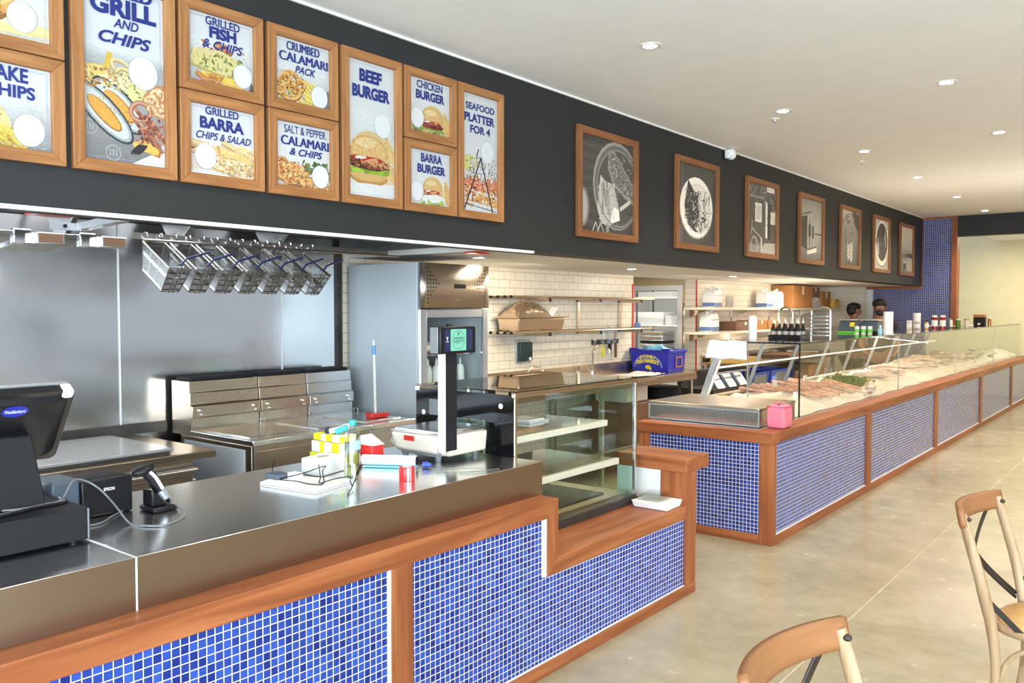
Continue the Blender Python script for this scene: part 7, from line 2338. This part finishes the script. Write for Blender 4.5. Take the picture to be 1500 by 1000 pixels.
poster(3.140, 3.548, ZB_, ZJ0, 'menu poster reading BARRA BURGER', [('BARRA', 0.53, 0.220, 0.165, 0.046, 0.0, 0.03), ('BURGER', 0.53, 0.375, 0.220, 0.048, 0.0, 0.04)], (0.25, 0.70, 0.052), paint_barra_burger, 30)
poster(3.563, 3.968, ZB_, ZT_, 'tall menu poster reading SEAFOOD PLATTER FOR 4, rightmost of the menu posters', [('SEAFOOD', 0.50, 0.150, 0.255, 0.040, 0.0, 0.02), ('PLATTER', 0.49, 0.235, 0.268, 0.050, 0.0, 0.035), ('FOR 4', 0.50, 0.320, 0.178, 0.046, 0.0, 0.03)], (0.66, 0.475, 0.062), paint_platter, 31)

# ---------------------------------------------------------------- black-and-white photographs


def g(v):
    return (v * 1.02, v * 0.95, v * 0.84)


def photo(y0, y1, label, paint, seed, z0=2.120, z1=2.880):
    w, h = y1 - y0, z1 - z0
    t = T('framed_photograph', label, 'picture', (X_DARK, y0, z0), group='framed black-and-white photographs')
    fw = 0.050
    frame(t, w, h, fw, 0.030, M['photo_y'], M['photo_z'])
    build(MB().box(0.001, 0.006, fw - 0.003, w - fw + 0.003, fw - 0.003, h - fw + 0.003), 'backing_board', M['black_matt'], t)
    p = Pic(w, h, (fw, w - fw, fw, h - fw), seed)
    paint(p, w, h)
    p.build('photograph', t, 0.0065, M['bw'])
    return t


def ph_fish(p, w, h):
    p.rect(0, w, 0, h, g(0.045))
    for k in range(9):
        p.rect(0, w * 0.45, h * (0.1 + 0.1 * k), h * (0.1 + 0.1 * k) + 0.004, g(0.018))
        p.bar(w * 0.25, h * (0.15 + 0.1 * k), w * 0.4, 0.006, 0.01, g(0.075))
    p.ell(w * 0.09, h * 0.28, 0.09, 0.14, g(0.16)).ell(w * 0.07, h * 0.28, 0.08, 0.125, g(0.30))
    p.ell(w * 0.66, h * 0.52, w * 0.40, h * 0.42, g(0.22), 0.0)
    p.ell(w * 0.67, h * 0.51, w * 0.385, h * 0.40, g(0.10), 0.0)
    p.ell(w * 0.68, h * 0.50, w * 0.35, h * 0.36, g(0.055), 0.0)
    p.poly([(w * 0.52, h * 0.84), (w * 0.60, h * 0.86), (w * 0.95, h * 0.55), (w * 1.0, h * 0.35), (w * 0.80, h * 0.42), (w * 0.60, h * 0.52), (w * 0.50, h * 0.68)], g(0.20))
    p.poly([(w * 0.54, h * 0.82), (w * 0.61, h * 0.83), (w * 0.92, h * 0.55), (w * 0.96, h * 0.40), (w * 0.80, h * 0.46), (w * 0.62, h * 0.55), (w * 0.53, h * 0.68)], g(0.11))
    for k in range(60):
        t_ = p.r.random()
        p.ell(w * (0.55 + 0.36 * t_ + p.r.uniform(-0.05, 0.05)), h * (0.76 - 0.30 * t_ + p.r.uniform(-0.08, 0.06)), 0.014, 0.008, g(p.r.choice((0.06, 0.18, 0.30))), p.r.uniform(0, 3), 8)
    p.poly([(w * 0.38, h * 0.60), (w * 0.46, h * 0.55), (w * 0.63, h * 0.53), (w * 0.62, h * 0.49), (w * 0.70, h * 0.28), (w * 0.70, h * 0.22), (w * 0.52, h * 0.13), (w * 0.40, h * 0.15), (w * 0.33, h * 0.28)], g(0.36))
    p.poly([(w * 0.60, h * 0.32), (w * 0.69, h * 0.30), (w * 0.71, h * 0.20), (w * 0.54, h * 0.15)], g(0.62))
    for k in range(7):
        p.bar(w * (0.42 + 0.035 * (k % 4)), h * (0.36 + 0.03 * (k % 3)), 0.19, 0.024, 1.5 + 0.06 * k, g(p.r.choice((0.16, 0.25, 0.42))))
    p.bar(w * 0.80, h * 0.35, 0.16, 0.03, 0.45, g(0.40)).bar(w * 0.62, h * 0.40, 0.12, 0.022, -0.7, g(0.33))
    p.ell(w * 0.50, h * 0.10, 0.02, 0.05, g(0.20))
    for a in (0.30, 0.38):
        p.bar(w * a - 0.02, h * 0.10, 0.10, 0.010, 1.0, g(0.40)).bar(w * a + 0.03, h * 0.10, 0.09, 0.008, -1.0, g(0.35))
    p.ring(w * 0.68, h * 0.50, w * 0.36, h * 0.37, 0.012, g(0.17), 0, 40)
    p.speck(220, 0.52, 0.95, 0.42, 0.84, (g(0.05), g(0.16), g(0.30)), 0.006)
    p.speck(80, 0.34, 0.70, 0.16, 0.56, (g(0.20), g(0.5)), 0.006)


def ph_plate(p, w, h):
    p.rect(0, w, 0, h, g(0.055))
    for k in range(7):
        p.rect(w * 0.07 + 0.022 * k, w * 0.07 + 0.022 * k + 0.006, 0, h, g(p.r.choice((0.03, 0.11, 0.15))))
    for k in range(6):
        p.ell(w * 0.10, h * (0.08 + 0.03 * k), 0.03, 0.01, g(0.20), 0.5)
    p.ell(w * 0.50, h * 0.47, w * 0.39, h * 0.345, g(0.28)).ell(w * 0.50, h * 0.478, w * 0.38, h * 0.335, g(0.66))
    p.ell(w * 0.52, h * 0.47, w * 0.31, h * 0.275, g(0.50)).ell(w * 0.53, h * 0.46, w * 0.30, h * 0.27, g(0.58))
    p.poly([(w * 0.30, h * 0.77), (w * 0.50, h * 0.60), (w * 0.56, h * 0.40), (w * 0.47, h * 0.20), (w * 0.30, h * 0.28), (w * 0.22, h * 0.48)], g(0.035))
    for k in range(70):
        p.bar(w * p.r.uniform(0.42, 0.80), h * p.r.uniform(0.22, 0.64), p.r.uniform(0.03, 0.10), p.r.uniform(0.006, 0.016), p.r.uniform(0, 3), g(p.r.choice((0.02, 0.03, 0.09, 0.25, 0.5))))
    for k in range(50):
        p.ell(w * p.r.uniform(0.24, 0.46), h * p.r.uniform(0.28, 0.66), 0.010, 0.007, g(p.r.choice((0.02, 0.12, 0.3))), 0, 7)
    p.ell(w * 0.80, h * 0.45, 0.035, 0.05, g(0.55))
    p.speck(260, 0.22, 0.80, 0.22, 0.68, (g(0.02), g(0.05), g(0.16), g(0.45)), 0.007)


def ph_shed(p, w, h):
    p.rect(0, w, 0, h, g(0.08))
    for k in range(90):
        p.ell(w * p.r.uniform(0.05, 0.95), h * p.r.uniform(0.62, 0.98), 0.03, 0.012, g(p.r.choice((0.05, 0.11, 0.17, 0.22))), p.r.uniform(0, 3), 8)
    p.rect(w * 0.10, w * 0.58, h * 0.20, h * 0.76, g(0.07)).rect(w * 0.10, w * 0.58, h * 0.76, h * 0.79, g(0.20))
    p.rect(w * 0.30, w * 0.50, h * 0.46, h * 0.70, g(0.62)).rect(w * 0.32, w * 0.48, h * 0.48, h * 0.68, g(0.50))
    for k in range(7):
        p.rect(w * 0.34, w * 0.46, h * (0.50 + 0.025 * k), h * (0.507 + 0.025 * k), g(0.30))
    p.poly([(w * 0.62, h * 0.28), (w * 0.68, h * 0.26), (w * 0.68, h * 0.72), (w * 0.62, h * 0.75)], g(0.62))
    p.rect(w * 0.70, w * 0.78, h * 0.25, h * 0.72, g(0.03)).rect(w * 0.78, w * 0.93, h * 0.46, h * 0.62, g(0.55)).rect(w * 0.66, w * 0.90, h * 0.87, h * 0.95, g(0.60))
    p.rect(0, w, 0, h * 0.17, g(0.20)).poly([(w * 0.4, 0), (w, 0), (w, h * 0.22), (w * 0.6, h * 0.2)], g(0.33))
    p.ring(w * 0.28, h * 0.16, 0.09, 0.09, 0.02, g(0.32)).ring(w * 0.26, h * 0.2, 0.06, 0.06, 0.012, g(0.20))
    p.bar(w * 0.50, h * 0.18, 0.03, 0.13, 0.1, g(0.5)).bar(w * 0.34, h * 0.32, 0.24, 0.012, -0.35, g(0.4)).bar(w * 0.2, h * 0.38, 0.14, 0.012, 1.35, g(0.35))
    p.speck(160, 0.08, 0.92, 0.05, 0.98, (g(0.04), g(0.10), g(0.22)), 0.008)


def ph_boathouse(p, w, h):
    p.fade(0, w, h * 0.42, h, g(0.36), g(0.17), 16).fade(0, w, 0, h * 0.42, g(0.09), g(0.30), 12)
    p.rect(w * 0.6, w, h * 0.44, h * 0.465, g(0.06))
    p.poly([(w * 0.08, h * 0.66), (w * 0.36, h * 0.70), (w * 0.36, h * 0.20), (w * 0.08, h * 0.26)], g(0.05))
    p.poly([(w * 0.36, h * 0.66), (w * 0.52, h * 0.76), (w * 0.66, h * 0.60), (w * 0.66, h * 0.24), (w * 0.36, h * 0.20)], g(0.30))
    p.poly([(w * 0.06, h * 0.68), (w * 0.50, h * 0.74), (w * 0.54, h * 0.78), (w * 0.10, h * 0.70)], g(0.10))
    for k in range(6):
        p.rect(w * (0.38 + 0.045 * k), w * (0.395 + 0.045 * k), h * 0.24, h * 0.64, g(p.r.choice((0.06, 0.5))))
    p.rect(w * 0.40, w * 0.50, h * 0.40, h * 0.58, g(0.05)).rect(w * 0.54, w * 0.62, h * 0.38, h * 0.56, g(0.07))
    p.bar(w * 0.55, h * 0.19, 0.30, 0.045, 0.15, g(0.62)).bar(w * 0.55, h * 0.24, 0.28, 0.012, 0.15, g(0.06))
    for a in (0.40, 0.52, 0.62):
        p.rect(w * a, w * (a + 0.02), 0, h * 0.16, g(0.16))


def ph_rowers(p, w, h):
    p.fade(0, w, 0, h * 0.8, g(0.07), g(0.24), 14).fade(0, w, h * 0.8, h, g(0.30), g(0.42), 5)
    for k in range(40):
        p.ell(w * p.r.uniform(0.08, 0.92), h * p.r.uniform(0.74, 0.90), 0.04, 0.01, g(p.r.choice((0.05, 0.12, 0.3))), p.r.uniform(-0.3, 0.3), 8)
    p.poly([(w * 0.6, h * 0.95), (w, h * 0.9), (w, h * 0.6), (w * 0.75, h * 0.72)], g(0.07))
    p.bar(w * 0.30, h * 0.5, 0.03, 0.2, 0.1, g(0.06)).bar(w * 0.60, h * 0.57, 0.06, 0.03, 0.2, g(0.08))
    for k in range(9):
        s = -1 if k % 2 else 1
        p.bar(w * (0.52 + s * 0.10), h * (0.16 + 0.03 * k), 0.09, 0.020, s * 1.0, g(0.55)).ell(w * 0.52 + s * 0.03, h * (0.16 + 0.03 * k), 0.025, 0.02, g(0.65), 0, 10)
    p.bar(w * 0.52, h * 0.26, 0.02, 0.26, 0, g(0.08))
    p.speck(120, 0.08, 0.92, 0.1, 0.75, (g(0.07), g(0.15)), 0.006)


def ph_dish(p, w, h):
    p.rect(0, w, 0, h, g(0.42))
    for k in range(8):
        p.rect(w * (0.1 + 0.1 * k), w * (0.1 + 0.1 * k) + 0.008, 0, h * 0.2, g(0.10))
    p.ell(w * 0.56, h * 0.52, w * 0.42, h * 0.42, g(0.12)).ell(w * 0.56, h * 0.53, w * 0.41, h * 0.41, g(0.66)).ell(w * 0.55, h * 0.55, w * 0.33, h * 0.34, g(0.05))
    for k in range(50):
        p.bar(w * p.r.uniform(0.3, 0.8), h * p.r.uniform(0.3, 0.8), 0.07, 0.012, p.r.uniform(0.8, 2.2), g(p.r.choice((0.02, 0.05, 0.10, 0.3))))
    p.ell(w * 0.32, h * 0.42, 0.05, 0.10, g(0.5)).ell(w * 0.22, h * 0.56, 0.06, 0.04, g(0.2)).bar(w * 0.75, h * 0.6, 0.03, 0.2, 0.2, g(0.55))
    p.speck(120, 0.28, 0.82, 0.25, 0.85, (g(0.02), g(0.08), g(0.25)), 0.008)


def ph_harbour(p, w, h):
    p.fade(0, w, h * 0.5, h, g(0.36), g(0.55), 12).fade(0, w, 0, h * 0.5, g(0.10), g(0.30), 10)
    p.rect(w * 0.5, w, h * 0.36, h * 0.44, g(0.035)).rect(w * 0.55, w * 0.95, h * 0.10, h * 0.34, g(0.30))
    for k in range(7):
        x = w * (0.12 + 0.11 * k)
        p.rect(x, x + 0.012, h * 0.38, h * (0.5 + 0.2 * p.r.random()), g(0.10))
    p.rect(w * 0.05, w * 0.5, h * 0.34, h * 0.42, g(0.12)).bar(w * 0.38, h * 0.24, 0.10, 0.06, 0, g(0.5)).bar(w * 0.38, h * 0.18, 0.14, 0.09, 0, g(0.05))


for (y0, y1, lb, fn, sd) in ((4.768, 5.570, 'black-and-white photo of fried fish and chips on an oval platter, first past the menu posters', ph_fish, 41),
                             (6.180, 6.980, 'black-and-white photo of a round white plate of food, second past the menu posters', ph_plate, 42),
                             (7.580, 8.380, 'black-and-white photo of a rough shed front with a pale notice', ph_shed, 43),
                             (8.965, 9.760, 'black-and-white photo of a timber boathouse over water', ph_boathouse, 44),
                             (10.345, 11.140, 'black-and-white photo of pale rowers in a boat seen from above', ph_rowers, 45),
                             (11.72, 12.515, 'black-and-white photo of a dark dish close up, second from the far end', ph_dish, 46),
                             (13.04, 13.835, 'black-and-white photo of a misty harbour, nearest the mosaic column', ph_harbour, 47)):
    photo(y0, y1, lb, fn, sd)
# ================================================================ CROSS-BACK CHAIRS
def make_chair(label):
    t = T('cross_back_chair', label, 'chair', (0, 0, 0), group='cross-back chairs with backs to the counter')
    # local: faces +x, back rail along y, floor at z = 0
    for sg in (-1, 1):
        pts = catmull([(-0.030, sg * 0.215, 0.862), (0.000, sg * 0.220, 0.76), (0.045, sg * 0.217, 0.60), (0.075, sg * 0.205, 0.45), (0.088, sg * 0.200, 0.30), (0.075, sg * 0.205, 0.14), (0.045, sg * 0.215, 0.0)], 6)
        n = len(pts)
        lg = build(MB().tube(pts, [0.0155 + 0.0045 * math.sin(math.pi * min(1, i / (n - 1) * 1.4)) for i in range(n)], 14), 'leg', M['chair_light'], t)
        build(MB().ell((-0.010, sg * 0.213, 0.845), (0.012, 0.012, 0.009), 10, 6).cyl((-0.03, sg * 0.213, 0.845), (-0.006, sg * 0.213, 0.845), 0.006, n=10), 'rivet', M['strap'], lg)
        pts = catmull([(0.395, sg * 0.165, 0.44), (0.405, sg * 0.172, 0.25), (0.425, sg * 0.185, 0.0)], 6)
        build(MB().tube(pts, 0.0165, 12), 'leg', M['chair_light'], t)
        # curved brace under the seat
        build(MB().tube(catmull([(0.085, sg * 0.19, 0.20), (0.12, sg * 0.18, 0.34), (0.20, sg * 0.17, 0.405), (0.28, sg * 0.17, 0.405), (0.36, sg * 0.17, 0.34), (0.40, sg * 0.172, 0.20)], 5), 0.0095, 10), 'bent_brace', M['chair_light'], t)
    # top rail: broad flat band bowed backwards
    N = 26

    def rail(u, v):
        y = -0.236 + 0.472 * u
        bow = -0.060 * (1 - (2 * u - 1) ** 2)
        xx = -0.022 + bow
        h = 0.036
        return (xx - 0.016 * v * 0 - 0.014 * (v - 0.5), y, 0.850 - 0.004 * math.sin(math.pi * u) + (v - 0.5) * 2 * h)
    build(MB().grid(N, 4, rail), 'top_rail', M['chair_tan'], t, solid=0.022, bevel=0.006, seg=3, angle=50)
    # crossed metal straps
    for sg in (-1, 1):
        pts = []
        for k in range(15):
            u = k / 14
            y = sg * (-0.180 + 0.370 * u)
            z = 0.835 - 0.355 * u
            x = -0.045 + 0.095 * u - 0.045 * math.sin(math.pi * u) + 0.004 * sg
            pts.append((x, y, z))
        mb = MB()
        vs, fs = [], []
        for k, p in enumerate(pts):
            d = Vector(pts[min(k + 1, 14)]) - Vector(pts[max(k - 1, 0)])
            d.normalize()
            w = Vector((1, 0, 0)).cross(d).normalized() * 0.0155
            vs += [Vector(p) - w, Vector(p) + w]
            if k:
                a = 2 * (k - 1)
                fs.append((a, a + 1, a + 3, a + 2))
        mb._add(vs, fs)
        sp_ = build(mb, 'cross_strap', M['strap'], t, solid=0.003)
        build(MB().ell((0.050, sg * 0.19, 0.482), (0.007, 0.006, 0.006), 8, 6), 'rivet', M['chrome'], sp_)
        st = build(MB().bar((0.055, sg * 0.205, 0.56), (0.215, sg * 0.195, 0.415), 0.022, 0.003, up=(0, 1, 0)), 'side_strap', M['strap'], t)
        build(MB().ell((0.20, sg * 0.198, 0.428), (0.006, 0.006, 0.006), 8, 6), 'rivet', M['chrome'], st)
    # seat
    ring = []
    for k in range(40):
        a = 2 * math.pi * k / 40
        x, y = math.cos(a), math.sin(a)
        e = (abs(x) ** 3.2 + abs(y) ** 3.2) ** (-1 / 3.2)
        ring.append((0.245 + 0.195 * x * e, 0.200 * y * e * (1 + 0.06 * x), 0.452))
    build(MB().tube(ring, 0.016, 10, closed=True), 'seat_ring', M['chair_light'], t)
    inn = [((p[0] - 0.245) * 0.955 + 0.245, p[1] * 0.955, 0.464) for p in ring]
    mb = MB()
    c = len(inn)
    mid = [((p[0] - 0.245) * 0.5 + 0.245, p[1] * 0.5, 0.458) for p in ring]
    mb._add(inn + mid + [(0.245, 0, 0.456)], [(k, (k + 1) % c, c + (k + 1) % c, c + k) for k in range(c)] + [(c + k, c + (k + 1) % c, 2 * c) for k in range(c)])
    build(mb, 'seat', M['rattan'], t, solid=0.012)
    return t


ch = make_chair('cross-back chair with tan top rail and rattan seat at the right edge of the picture')
ch.location, ch.rotation_euler = (-0.575, 3.66, 0), (0, 0, math.radians(-6.3))
dup(ch, (-0.62, 1.81, 0), 'cross-back chair with only its tan top rail and one pale post showing, nearest the viewer', rotz=math.radians(-6.3))
